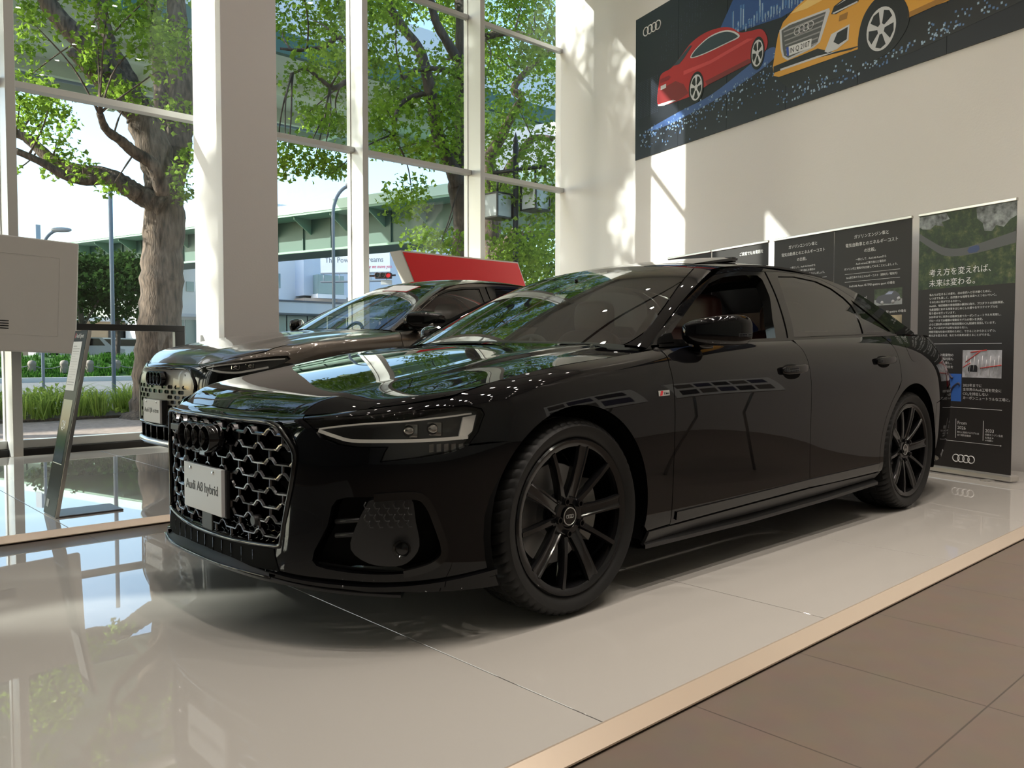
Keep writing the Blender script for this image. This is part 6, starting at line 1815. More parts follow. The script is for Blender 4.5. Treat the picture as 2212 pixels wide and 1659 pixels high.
CROWN_A = [(2.8, 14.9, 8.4, .34), (3.4, 13.8, 8.3, .37), (2.7, 11.3, 7.3, .26), (2.4, 16.2, 8.7, .33), (2, 12.6, 7.3, .31), (3.7, 14.3, 8.2, .42), (2.9, 11, 6.9, .27), (4.4, 13.2, 8, .32), (1.8, 14.3, 7.2, .26), (1.6, 10.4, 6.2, .29), (1.9, 10.3, 6.1, .40), (3.4, 13, 7.4, .36), (1, 10.8, 5.8, .33), (2, 14.2, 7.2, .27), (3.2, 12.9, 7, .31), (3.3, 12.8, 7, .31), (3.5, 12.4, 6.8, .38), (1.3, 12.7, 6, .31), (1.9, 10.8, 5.7, .35), (2.5, 10.2, 5.6, .30), (3.3, 11.5, 6.3, .33), (2.1, 12, 5.8, .29), (1.8, 14.6, 6.1, .34), (2.9, 10.8, 6.1, .28), (2.6, 10.5, 5.9, .25), (3.5, 11.2, 6, .29), (2.8, 10.6, 5.5, .29), (3, 10.5, 4.8, .33), (1.7, 13.3, 5.4, .29), (1.2, 13.2, 5.1, .28), (1.1, 12, 5, .21), (1.4, 11.9, 5, .30), (1.5, 11.9, 5, .29), (1.1, 12.1, 4.6, .28), (1.4, 13.2, 4.9, .30), (1.6, 13.3, 5, .22), (1.7, 12.9, 5, .24), (1.8, 12.2, 4.8, .20), (1.7, 12.4, 4.5, .27), (1.8, 12.6, 4.3, .13), (1.6, 12.4, 4.1, .15), (1.8, 12.6, 4.2, .13), (2, 12, 4.1, .19), (1.7, 12.6, 4, .17), (1.8, 11.8, 3.8, .14), (2.1, 11.4, 3.8, .13), (2.2, 11.3, 3.6, .19), (3.6, 11.4, 4.4, .22), (3.3, 11.4, 4, .16), (3.5, 11.4, 4.2, .21), (3.4, 11.5, 3.7, .20), (3.5, 11.5, 3.8, .23), (2.2, 11.4, 5.2, .25), (2.6, 11.7, 5.4, .21), (2.5, 11.2, 5.1, .29), (1.1, 12.7, 4, .11), (1.2, 13.1, 4, .09), (0.2, 13.3, 8.9, .38), (0.4, 14.1, 10.2, .53), (0.6, 12.3, 8.9, .53), (-0.4, 11.8, 9.4, .45), (0.4, 13.3, 8.3, .51), (0.4, 12.5, 9.9, .46), (-0.8, 11.3, 9.5, .34), (-0.2, 11.3, 8.4, .45), (0.5, 12.4, 8.3, .44), (3.4, 13, 10.4, .44), (1, 12.7, 9.3, .51), (0.2, 12.6, 8.6, .34), (1.6, 13.2, 9.2, .43), (1, 14.4, 7.8, .54), (1.5, 15.1, 10.7, .52), (-1.9, 14.6, 9, .49), (3.8, 12.2, 9.9, .34), (2.8, 14.6, 9.7, .50), (0.8, 13.4, 9.9, .36), (-0.6, 11.9, 7.7, .52), (0.7, 12.7, 9.3, .48), (-0.3, 12.4, 10.4, .50), (3, 13.8, 8.8, .54), (0.7, 11.8, 7.4, .41), (2, 12.6, 11.2, .47), (0.9, 14.1, 9.7, .47), (1.2, 13.4, 9.2, .51), (-1.3, 14.8, 8.3, .51), (-2.2, 13.2, 8.9, .49), (0.8, 13.6, 8.3, .47), (0.7, 13.2, 7.2, .50), (-0.2, 12.2, 9.8, .46), (1.2, 15.2, 9.3, .41), (-2.3, 13.6, 8.6, .45), (1.9, 11.9, 10.1, .47), (1.8, 11.5, 8.9, .48), (4.7, 14.3, 9.7, .54), (-0.7, 12.3, 7.5, .37), (0.4, 15.3, 10.3, .48), (0.1, 12.9, 9.9, .52), (0.1, 13.3, 10.3, .51), (0.2, 12.6, 9.7, .38), (1.1, 11.7, 9.5, .44), (3.3, 12.7, 7.9, .47), (-1.1, 14.6, 9.5, .51), (0.1, 12.3, 11, .48), (0.2, 13.6, 8.9, .47), (2.4, 11.8, 10.2, .45), (0.2, 13.8, 9, .47), (1.8, 15.6, 9.9, .46), (2.2, 13.7, 8.4, .47), (-1.8, 13.4, 8.1, .53), (3.6, 13.2, 10.3, .42), (1.4, 11.5, 10.8, .50), (-2.7, 13.6, 9.2, .35), (0.6, 15.3, 9.8, .40), (1.9, 12.5, 10.3, .51), (1.8, 14, 8.4, .42), (3.5, 12.9, 8, .35), (2.8, 13.6, 8.3, .51), (0, 15.3, 9.2, .37), (-0.9, 14.1, 8.2, .52), (4, 15.1, 9.4, .52), (2.8, 13.6, 8.9, .34), (-2.1, 12, 9, .36), (0.5, 13.8, 7.5, .39), (0.6, 14.6, 7.4, .53), (1, 14.3, 8.3, .51), (2.2, 15.1, 10.6, .49), (0.3, 12, 7.7, .45), (-1.2, 14.6, 8.4, .46), (1.6, 14, 7.7, .39), (2.7, 11.8, 9.9, .54), (0.3, 15.7, 9.7, .53), (1.4, 14.6, 10, .38), (1.3, 13.7, 9, .47), (-1.6, 14.4, 9.8, .53), (0.2, 14.4, 9.6, .42), (0.7, 13.6, 11.3, .45), (3.5, 12.3, 10.1, .46), (0.9, 11.2, 8, .51), (-1.9, 12.7, 9.2, .49), (-0.4, 14.5, 9.6, .40), (1.4, 13.9, 8.7, .53), (-1.4, 14.3, 7.8, .41), (2.6, 12.5, 9.9, .54), (3.5, 14, 9.8, .40), (2.3, 14.1, 9.6, .44), (3.2, 11.8, 10.1, .54), (-0.8, 12.4, 9, .45), (0.5, 15.6, 8.5, .44), (3.8, 12.6, 8.5, .36), (4.2, 13, 8.5, .37), (1.6, 13.9, 9.3, .44), (0.4, 11.7, 10.6, .52), (1.7, 12, 11, .38), (-1.4, 13.9, 10.7, .46), (4.4, 12.4, 8.3, .50), (2.7, 13.7, 9.1, .45), (1.3, 14.2, 8.5, .37), (-0.1, 15, 8.2, .53), (1.4, 12.6, 9.4, .38), (-0.3, 12.4, 10.9, .35), (0.5, 15.1, 9.5, .39), (-0.5, 12.2, 10.5, .35), (1.4, 11.4, 9.7, .51), (0.8, 12.1, 9.7, .48), (1.2, 12.1, 9.9, .39), (4.3, 12.9, 8.9, .54), (-0.2, 13.3, 8.1, .41)]
CROWN_B = [(6.3, 12.8, 8.9, .37), (5.7, 11.2, 8.1, .38), (5.7, 10.6, 8, .34), (5.3, 11.8, 8.2, .33), (4.5, 9.2, 6.8, .32), (6.6, 12.1, 8.7, .31), (6.9, 11.5, 8.3, .36), (4.9, 9, 6.8, .29), (6, 10.5, 7.5, .33), (5.6, 12.1, 7.5, .32), (5.7, 11.1, 7.2, .29), (5.3, 9.3, 6.6, .28), (5.1, 11, 6.8, .27), (5.8, 11.6, 7, .26), (6.7, 12.2, 7.5, .29), (6.2, 10.8, 6.9, .31), (5, 9.8, 5.9, .30), (5, 9, 5.8, .37), (5.1, 8.5, 5.7, .27), (6, 11.9, 6.3, .41), (6.1, 10.8, 6.3, .42), (6.5, 11.2, 6.1, .34), (5.9, 11.5, 5.6, .26), (4.9, 9, 4.8, .30), (6.4, 12.4, 5.7, .27), (6, 11, 5.3, .30), (6, 10.6, 5.2, .26), (5.1, 10.4, 4.7, .20), (4.5, 9.8, 4.4, .20), (4.8, 10.4, 4.4, .23), (5, 9.9, 4.5, .16), (5, 9.5, 4.3, .20), (5.1, 9.6, 4.3, .20), (5.3, 9.6, 4.4, .21), (4.9, 10.9, 4.4, .18), (4.6, 9.8, 4.2, .24), (5, 9.8, 4.1, .24), (5.5, 10, 4.2, .19), (4.6, 10, 4, .20), (4.8, 9.8, 4.1, .19), (5.2, 9.5, 4, .19), (5.5, 9.9, 4.2, .25), (6.1, 9.6, 6.3, .42), (6.9, 10.7, 7, .30), (6.3, 9.8, 6.2, .31), (6, 8.4, 5.8, .35), (8.5, 10.6, 7, .41), (7.3, 8.7, 6, .30), (7.4, 11, 6.2, .44), (7.3, 10.2, 6.1, .30), (7.5, 9.6, 6.1, .41), (7.4, 8.8, 5.7, .36), (5.7, 8.6, 5, .37), (7.7, 11, 6, .43), (7.3, 10.1, 5.7, .43), (9, 11.1, 6.3, .30), (7.2, 8.7, 5.3, .44), (6.2, 9.7, 5.2, .29), (6.1, 9.4, 4.9, .31), (7.1, 8.7, 5.2, .37), (7.4, 10.8, 5, .30), (6.4, 8.9, 4.6, .42), (7.6, 9.1, 5, .45), (7.8, 12.1, 5.3, .28), (8.7, 11.4, 5.3, .36), (7.2, 9.1, 4.6, .40), (8.1, 9.5, 4.7, .35), (7.2, 10.2, 3.8, .41), (6.3, 8.7, 3.7, .38), (5.9, 9.3, 7, .30), (6.3, 9.5, 7.3, .29), (7.4, 10.9, 7.6, .34), (5.8, 8.4, 6.5, .37), (8.9, 10.3, 7.7, .35), (8.6, 11.7, 3.4, .32), (8.6, 11.4, 3.5, .24), (8.6, 10.8, 3.3, .36), (7.5, 8.9, 3, .29), (7.2, 9.1, 2.9, .30), (4.9, 9.2, 10.5, .46), (6.3, 10.3, 9.9, .48), (6.2, 9.8, 7.6, .46), (5.1, 11.9, 9.5, .40), (6.5, 10.1, 10.1, .51), (6, 11, 8.4, .43), (7.4, 8.2, 9.5, .44), (5.7, 8.9, 8.4, .45), (6, 9.7, 8.6, .38), (6.6, 11, 7.6, .46), (4.4, 11.5, 8.7, .36), (7.7, 11.3, 11, .52), (5.4, 9, 9.6, .46), (7.7, 10.7, 10.3, .38), (7.3, 9.3, 8, .46), (6.4, 11.5, 7.6, .52), (6.2, 10.2, 10.4, .46), (6.3, 9.4, 9.2, .34), (6.8, 10.9, 10.4, .40), (5.5, 11.2, 8.5, .49), (5.9, 11, 8.6, .51), (8.3, 8.9, 10.5, .53), (5.4, 12, 9.4, .44), (4.3, 11.3, 10.3, .40), (8.1, 8.6, 8.9, .54), (5.8, 10.6, 9.8, .53), (9.2, 11.2, 10.1, .51), (7.4, 10, 10.5, .40), (5.3, 9.2, 10.4, .43), (4.5, 9.8, 9.7, .41), (7.2, 12.3, 10, .50), (6.7, 10.7, 7.7, .46), (8.7, 11.3, 8.7, .39), (6, 11.8, 10.8, .41), (8.1, 9.9, 8.1, .34), (8, 8.9, 9.8, .45), (5.7, 12.3, 9.1, .44), (7.6, 10, 8, .54), (8.1, 10.7, 9.4, .47), (5.4, 8.3, 9.6, .52), (8.4, 10.9, 9.6, .50), (6.2, 12.7, 10, .48), (4.5, 10.6, 10.3, .53), (9, 9.3, 9.4, .54), (8, 9.6, 10.3, .51), (8.5, 11.1, 11, .45), (5.6, 10.3, 11, .48), (8.3, 10.3, 9.4, .35), (4.8, 8.7, 9.6, .45), (5.9, 8, 9.3, .37), (6.2, 9.6, 10.9, .39), (7.8, 8.2, 9.2, .54), (5.2, 11.8, 8, .52), (5.2, 11.5, 10.2, .39), (6.7, 11.2, 8.4, .45), (4.6, 10.5, 9.8, .44), (6.4, 8.9, 9.2, .43), (7, 9.5, 8, .40), (8.5, 9.7, 9.2, .45), (8.3, 9.5, 9.4, .45), (7.4, 8.6, 8.4, .47), (4.2, 10.3, 9.8, .42), (8.1, 12.3, 8.4, .50), (8.1, 11, 9.8, .46), (8, 11.5, 8.4, .47), (7.9, 10.3, 11.1, .40), (6.9, 10.9, 9.8, .37), (7.6, 8.5, 9.6, .43), (5, 12.6, 9.3, .44), (5.3, 9.5, 8.2, .40)]
CROWN_C = [(10.2, 10.8, 9, .44), (10, 10, 8.7, .44), (11.4, 10.6, 9.4, .50), (12.2, 10.7, 9.6, .46), (8.7, 8, 7.3, .43), (9.3, 10.3, 7.7, .44), (10.7, 11, 8.6, .43), (9.9, 10.2, 7.6, .37), (8.5, 8.1, 6.6, .43), (9.8, 9.1, 7.1, .36), (8.7, 7.5, 6.5, .42), (11.1, 11.9, 8, .50), (9.1, 8.8, 6.6, .38), (12.4, 10.9, 7.9, .35), (8.3, 9.1, 6.1, .52), (11.1, 9.8, 6.7, .37), (10, 9.9, 6.1, .44), (10.7, 10, 6.6, .36), (10.4, 11, 6.3, .51), (9.7, 10.8, 5.6, .50), (10.5, 11.3, 5.9, .40), (8.9, 8.7, 4.8, .46), (9.7, 8.5, 5.2, .52), (10.1, 10.7, 4.9, .38), (8.5, 7.8, 4.5, .38), (9.7, 8.3, 4.6, .32), (10.4, 11.1, 4.7, .44), (9.6, 9.3, 4.2, .38), (8.4, 7.9, 3.9, .51), (9, 7.6, 4, .52), (9.6, 9.7, 4.1, .37), (9.9, 9.4, 4, .32), (10.2, 9.1, 3.9, .38), (8.1, 8.1, 3, .47), (10.7, 9.8, 3.6, .33), (10.3, 10.7, 3.1, .43), (8, 7.8, 2.8, .38), (9.2, 8.3, 3.1, .39), (8.7, 8.6, 2.5, .35), (9, 8.5, 2.7, .50), (8.6, 7.2, 2.5, .47), (10.9, 10.3, 2.3, .34), (9.3, 11.2, 9.1, .49), (11.7, 12.2, 10.9, .42), (8.8, 12.3, 10.6, .41), (11.8, 12.4, 8, .46), (9.3, 12.8, 10.2, .50), (13, 11.8, 9, .37), (10.2, 10.4, 8.6, .48), (11.4, 9.8, 8.2, .44), (11.9, 11.8, 10.5, .52), (12.2, 10.7, 11, .48), (9.7, 9.3, 9.2, .49), (12.1, 10, 10, .35), (11.2, 10.7, 11.1, .52), (9.8, 12.4, 9.1, .41), (10.2, 12, 8.9, .45), (11, 12.5, 9.7, .42), (10.9, 10.8, 11, .36), (12.7, 11.5, 10.5, .53), (12.5, 10, 8.4, .45), (9.9, 12.1, 8.6, .37), (11.3, 12.9, 10, .44), (10.8, 11.4, 11.9, .49), (9.2, 9.9, 10.6, .48), (8.9, 9.8, 9.8, .35), (12.4, 11.8, 8.1, .46), (11.2, 8.9, 9.4, .50), (10.3, 12.1, 8.5, .55), (8.7, 9.7, 8.8, .37), (9.3, 11, 8, .45), (8.2, 11.8, 8.5, .53), (10.6, 12.1, 11.2, .36), (12.4, 12, 9.2, .48), (10.2, 11.5, 7.9, .50), (11.6, 10.5, 7.5, .37), (10, 13.1, 9.7, .52), (8.7, 9.8, 8.5, .40), (12.4, 10.3, 8.9, .48), (10.3, 12.9, 10.8, .51), (10.2, 10.5, 9.6, .54), (13.3, 11.3, 9.8, .35)]
# ------------------------------------------------------------------ the street outside
GZ = -.2
def leaf_mat(name, c, tr=.5):
    m = bpy.data.materials.new(name); m.use_nodes = True; nt = m.node_tree; nt.nodes.clear()
    out = nt.nodes.new('ShaderNodeOutputMaterial'); d = nt.nodes.new('ShaderNodeBsdfDiffuse'); t_ = nt.nodes.new('ShaderNodeBsdfTranslucent'); mx = nt.nodes.new('ShaderNodeMixShader')
    ge = nt.nodes.new('ShaderNodeNewGeometry'); r = nt.nodes.new('ShaderNodeValToRGB')
    e = r.color_ramp.elements
    e[0].color = (*[v * .62 for v in c], 1); e[1].color = (min(1, c[0] * 1.5), min(1, c[1] * 1.35), c[2] * 1.2, 1)
    nt.links.new(ge.outputs['Random Per Island'], r.inputs[0])
    nt.links.new(r.outputs[0], d.inputs[0]); nt.links.new(r.outputs[0], t_.inputs[0])
    mx.inputs[0].default_value = tr
    nt.links.new(d.outputs[0], mx.inputs[1]); nt.links.new(t_.outputs[0], mx.inputs[2]); nt.links.new(mx.outputs[0], out.inputs[0])
    return m
LEAF = leaf_mat('maple_leaf', (.21, .35, .05), .62)
DLEAF = leaf_mat('dark_leaf', (.035, .075, .022), .3)
GLEAF = leaf_mat('ground_leaf', (.34, .46, .11), .45)
BARK = mat('grey_brown_bark', (.12, .086, .064), rough=.9, noise=(11, .7), bump=(26, 1.0), stretch=(1.6, 1.6, .35))
BARK2 = mat('dark_bark', (.075, .058, .048), rough=.9, noise=(9, .5), bump=(22, .9), stretch=(1.6, 1.6, .35))
ASPH = mat('asphalt', (.16, .16, .165), rough=.9, noise=(30, .2))
PAVE = mat('pavement_brick', (.33, .25, .21), rough=.85, noise=(14, .25))
CONC = mat('pale_concrete', (.62, .61, .60), rough=.8)
VGREEN = mat('viaduct_green', (.032, .095, .072), rough=.6)
VPALE = mat('viaduct_pale_green', (.22, .36, .27), rough=.7)
VUNDER = mat('viaduct_underside', (.66, .72, .58), rough=.7)  # colour lightened to carry the light bounced up from the ground
BARR = mat('barrier_white', (.66, .68, .72), rough=.6)
DIRT = mat('planter_soil', (.09, .065, .045), rough=.95, noise=(20, .4))
BWH = mat('building_white', (.90, .90, .90), rough=.7)
BBL = mat('building_pale_blue', (.72, .76, .84), rough=.6)
BGL = mat('building_glass', (.25, .36, .36), rough=.15, spec=.6)
POLE = mat('pole_grey_blue', (.24, .28, .34), rough=.5)
def S(name, m, mt, **k): return tag(m.build(name, mt), kind='structure')
m = MB(); m.box((-60, 6.2, GZ - .3), (90, 120, GZ)); S('ground', m, ASPH)
m = MB(); m.box((-30, 6.2, GZ), (40, 12.2, GZ + .012)); S('sidewalk', m, PAVE)
m = MB(); m.box((-12, 12.2, GZ), (14, 15.8, GZ + .06), .01); S('planter_ground', m, DIRT)
m = MB(); m.box((-30, 15.8, GZ), (40, 16.0, GZ + .12)); S('curb', m, CONC)
m = MB(); m.box((-30, 32.2, GZ), (15.5, 32.5, GZ + .18)); S('curb', m, CONC)
bank = MB(); bank.add([(-30, 32.5, GZ + .1), (15.5, 32.5, GZ + .1), (15.5, 37, .75), (-30, 37, .75), (-30, 40, .8), (15.5, 40, .8)], [(0, 1, 2, 3), (3, 2, 5, 4)])
S('grass_bank_ground', bank, mat('lawn', (.055, .13, .022), rough=.9, noise=(6, .4)))
RG = np.random.default_rng(4)
def leaves(name, clusters, size, per, mt, parent=None, flat_=.0, seed=1):
    """leaf blades scattered through round clusters, as one mesh"""
    R_ = np.random.default_rng(seed)
    C = np.array(clusters, float)
    n = np.maximum(6, (per * (C[:, 3] / .34) ** 2).astype(int))
    idx = np.repeat(np.arange(len(C)), n)
    N = len(idx)
    d = R_.normal(size=(N, 3)); d /= np.linalg.norm(d, axis=1)[:, None]
    rad = R_.random(N) ** .5
    P = C[idx, :3] + d * (rad * C[idx, 3] * 1.15)[:, None] * np.array([1.25, 1.25, .85])
    nr = R_.normal(size=(N, 3)) + np.array([0, 0, .9]); nr /= np.linalg.norm(nr, axis=1)[:, None]
    a = np.cross(nr, R_.normal(size=(N, 3))); a /= np.linalg.norm(a, axis=1)[:, None]
    b = np.cross(nr, a)
    s = size * (0.65 + .7 * R_.random(N))[:, None]
    droop = nr * s * .18
    V = np.stack([P - a * s * .55, P - a * s * .12 + b * s * .42 - droop, P + a * s * .10, P + a * s * .55 - droop * .6, P - a * s * .12 - b * s * .42 - droop], 1)
    # a five-pointed outline: base, left lobe, waist, tip, right lobe
    V = np.stack([P - a * s * .5, P - a * s * .15 + b * s * .48 - droop, P + a * s * .12 + b * s * .16, P + a * s * .6 - droop, P + a * s * .12 - b * s * .16, P - a * s * .15 - b * s * .48 - droop], 1)
    verts = V.reshape(-1, 3)
    base = np.arange(N)[:, None] * 6
    F = np.concatenate([base + np.array([[0, 4, 2, 1]])[:, [0, 2, 3]] * 0 + np.array([[0, 2, 1]]), base + np.array([[0, 4, 2]]), base + np.array([[0, 5, 4]]), base + np.array([[2, 4, 3]])])
    me = bpy.data.meshes.new(name)
    me.vertices.add(len(verts)); me.vertices.foreach_set('co', verts.ravel())
    me.loops.add(F.size); me.loops.foreach_set('vertex_index', F.ravel().astype(np.int32))
    me.polygons.add(len(F)); me.polygons.foreach_set('loop_start', np.arange(0, F.size, 3, dtype=np.int32))
    me.materials.append(mt); me.update(calc_edges=True)
    o = bpy.data.objects.new(name, me)
    return link(o, parent)
def tree(name, label, limbs, crown, base, bark, seed, size=.092, per=135, twigs=True, leafm=None):
    t = thing('tree', label, 'tree', (0, 0, 0), 0, None)
    R_ = random.Random(seed)
    first = True
    for pts, r0, r1 in limbs:
        if first and pts[0][2] > GZ + .05: pts = [(pts[0][0] + .02, pts[0][1], GZ - .05)] + list(pts)
        q = sm(pts, 6); n = len(q)
        pp = []; rs = []
        for i, p in enumerate(q):
            f = i / (n - 1); r = r0 + (r1 - r0) * f
            if first and f < .12: r *= 1 + .9 * (1 - f / .12) ** 2
            j = .06 * r if not first else .015 * r
            pp.append((p[0] + R_.uniform(-j, j), p[1] + R_.uniform(-j, j), p[2])); rs.append(r * R_.uniform(.93, 1.07))
        mb_ = MB(); mb_.tube(pp, rs, 14)
        o = mb_.build('trunk' if first else 'branch', bark, t); first = False
    if twigs:
        tw = MB()
        ends = [Vector(p) for pts, _, _ in limbs[1:] for p in sm(pts, 4)]
        for k, c in enumerate(crown):
            if k % 2: continue
            cp = Vector(c[:3]); e = min(ends, key=lambda v: (v - cp).length)
            L = (e - cp).length
            if L > 2.4: continue
            mid = e.lerp(cp, .5) + Vector((R_.uniform(-.15, .15), R_.uniform(-.15, .15), R_.uniform(-.05, .2))) * L * .5
            tw.tube(sm([e, mid, cp], 4), [.022 + .008 * L] + [.016] * 3 + [.012] * 3 + [.008] * 2, 5)
        tag(tw.build('twigs', bark, t), kind='stuff')
    leaves('crown', crown, size, per, leafm or LEAF, t, seed=seed)
    return t
tree('tree', 'broad old street tree with peeling bark and long low limbs, outside the left window', LIMBS_A, CROWN_A, None, BARK, 11)
tree('tree', 'dark-stemmed street tree outside, left of the mullion nearest the lanterns', LIMBS_B, CROWN_B, None, BARK2, 12)
SUN_STREAK = ((-1.9, .75, 0), (-.75, .22, 0))
def sun_gap(x, y, z):
    # opening shaped into the added crown so one sun streak reaches the near platform
    p = Vector((x, y, z)) + SUN_DIR * ((z - 0) / -SUN_DIR.z)
    a, b = Vector(SUN_STREAK[0]), Vector(SUN_STREAK[1])
    t_ = max(0, min(1, (p - a).dot(b - a) / (b - a).length_squared))
    return (p - a.lerp(b, t_)).length < .8
for i, (cx, cy, cz, rx, ry, rz_, n, lab) in enumerate(((-5.1, 13.0, 10.6, 2.1, 1.5, 3.0, 62, 'street tree left of the window view whose leaves dapple the white wall with sunlight'), (-20.0, 13.2, 12.0, 6.6, 2.4, 3.9, 420, 'large unseen street tree further left, added to shade the near platform from the sun'))):  # second tree is out of view, added to shade the near platform
    rr_ = np.random.default_rng(40 + i); cl = []
    while len(cl) < n:
        v = rr_.uniform(-1, 1, 3)
        if (v ** 2).sum() < 1 and not (i == 1 and sun_gap(cx + v[0] * rx, cy + v[1] * ry, cz + v[2] * rz_)): cl.append((cx + v[0] * rx, cy + v[1] * ry, cz + v[2] * rz_, .42 + .2 * rr_.random()))
    lb = [([(cx, cy, GZ), (cx + .2, cy, cz * .45), (cx, cy, cz)], .30, .14)] + [([(cx, cy, cz * .6), (cx + a * rx, cy + b * ry, cz + c * rz_)], .12, .05) for a, b, c in ((-.6, .2, .1), (.6, -.2, .2), (.1, .6, .4), (-.3, -.5, .5), (.3, .2, -.3))]
    tree('tree', lab, lb, cl, None, BARK2, 50 + i, size=.15, per=70, twigs=False)
tree('tree', 'street tree outside with a forked stem behind the square lanterns', LIMBS_C, CROWN_C, None, BARK, 13)
# small dark trees across the street
for i, (x, y, h, lab) in enumerate(((9.7, 40.5, 5.2, 'dark round tree across the street, left of the old trunk'), (11.6, 41.5, 5.6, 'dark tree across the street, half behind the old trunk'), (26.0, 27.0, 6.5, 'yellow-green tree across the street, right of the red board'))):
    cl = [(x + RG.normal() * 1.0, y + RG.normal() * .8, .6 + h * (.42 + .5 * RG.random()), .55 + .3 * RG.random()) for k in range(34)]
    lb = [([(x, y, .4), (x + .1, y, h * .35), (x, y, h * .6)], .16, .08)] + [([(x, y, h * .4), (x + a, y + b, h * .62), (x + 1.6 * a, y + 1.6 * b, h * .8)], .07, .03) for a, b in ((-.7, .1), (.6, -.2), (.2, .6), (-.3, -.5))]
    tree('tree', lab, lb, cl, None, BARK2, 20 + i, size=.22, per=26, twigs=False, leafm=DLEAF if i < 2 else LEAF)
# planter greenery: strappy clumps and small leafy bushes
def blades(name, spots, h, w, n, mt, parent, lean=.5):
    V = []; F = []
    for (x, y, z, s) in spots:
        for k in range(n):
            a = RG.random() * 2 * PI; hh = h * s * (.6 + .5 * RG.random()); ln = lean * hh * (.5 + RG.random())
            bx, by = x + .07 * RG.normal(), y + .07 * RG.normal()
            dx, dy = math.cos(a), math.sin(a); px_, py_ = -dy * w / 2, dx * w / 2
            o = len(V)
            V += [(bx - px_, by - py_, z), (bx + px_, by + py_, z), (bx + dx * ln * .35 - px_ * .8, by + dy * ln * .35 - py_ * .8, z + hh * .7), (bx + dx * ln * .35 + px_ * .8, by + dy * ln * .35 + py_ * .8, z + hh * .7), (bx + dx * ln, by + dy * ln, z + hh * .85)]
            F += [(o, o + 1, o + 3, o + 2), (o + 2, o + 3, o + 4)]
    mb_ = MB(); mb_.add(V, F); return mb_.build(name, mt, parent)
sp_ = [(x, y, GZ + .05, .8 + .4 * RG.random()) for x in np.arange(-2.0, 7.0, .30) for y in (12.5, 12.95, 13.5)]
sp_ = [(x + .1 * RG.normal(), y + .1 * RG.normal(), z, s) for x, y, z, s in sp_ if not (2.4 < x < 4.0 and y < 12.8)]
g = blades('planter_grass', sp_, .54, .022, 50, GLEAF, None, .75); tag(g, 'strappy bright green grass clumps filling the planter outside', 'grass', kind='stuff')
cl = [(x + .1 * RG.normal(), 13.3 + .3 * RG.normal(), GZ + .25 + .25 * RG.random(), .22) for x in np.arange(-2, 2.2, .22)] + [(x, 12.7, GZ + .12, .13) for x in np.arange(-2, 6, .25)]
g = leaves('planter_shrubs', cl, .085, 60, GLEAF, None, seed=3); tag(g, 'low leafy shrubs among the grass in the planter outside', 'shrubs', kind='stuff')
sp_ = [(RG.uniform(3, 12.5), y, GZ + .1 + (y - 32.5) * .19, .8 + .4 * RG.random()) for y in np.arange(32.7, 37, .25) for k in range(26)]
g = blades('bank_grass', sp_, .26, .03, 14, leaf_mat('bank_leaf', (.05, .14, .025), .3), None, .5); tag(g, 'long grass on the bank across the road', 'grass', kind='stuff')
for i, x in enumerate((4.2, 6.0, 7.15, 8.1, 9.15, 10.3)):
    b = MB(); z = GZ + .32; b.lathe([(.15, 0), (.14, .32), (.16, .34), (.155, .42), (.11, .49), (0, .52)], 16, Matrix.Translation((x, 33.6, z)))
    o = b.build('bollard', mat('bollard_stone', (.26, .22, .19), rough=.8)); tag(o, 'squat brown bollard on the grass bank across the road', 'bollard', 'chained bollards on the bank')
ch = MB()
for a, b in ((4.2, 6.0), (6.0, 7.15), (7.15, 8.1), (8.1, 9.15), (9.15, 10.3)):
    ch.tube([(a + (b - a) * k / 10, 33.6, GZ + .66 - .16 * (1 - (2 * k / 10 - 1) ** 2)) for k in range(11)], .022, 6)
o = ch.build('bollard_chain', mat('chain_grey', (.3, .29, .28), rough=.6)); tag(o, 'sagging chain strung between the bollards', 'chain', kind='stuff')
# parked cars beyond the bank
def far_car(x, y, z, color, label):
    t = thing('car', label, 'car', (x, y, z))
    b = MB(); b.prism([(-2.1, .3), (2.1, .3), (2.15, .75), (1.5, .9), (1.0, 1.38), (-1.2, 1.42), (-1.9, .95), (-2.15, .85)], 1.6, Matrix.Translation((0, .8, 0)) @ Matrix.Rotation(PI / 2, 4, 'X')); b.build('body', mat('far_car_' + label[:5], color, rough=.25, coat=.5), t)
    b = MB()
    b.prism([(-1.6, .95), (1.15, .95), (.85, 1.32), (-1.15, 1.34)], 1.63, Matrix.Translation((0, .815, 0)) @ Matrix.Rotation(PI / 2, 4, 'X')); b.build('window', GLOSS, t)
    for sx_ in (-1.3, 1.3):
        for sy_ in (-.82, .66):
            w = MB(); w.lathe([(0, .0), (.31, .0), (.31, .16), (0, .16)], 20, Matrix.Translation((sx_, sy_ + .16, .31)) @ Matrix.Rotation(PI / 2, 4, 'X')); w.build('wheel', RUBBER, t)
    return t
far_car(13.3, 47, .35, (.7, .7, .7), 'white hatchback parked across the street beyond the bank')
far_car(15.9, 49.6, .35, (.05, .05, .06), 'black car parked across the street, right of the white one')
far_car(10.6, 44.6, .35, (.35, .36, .38), 'grey car parked across the street behind the leaning price stand')
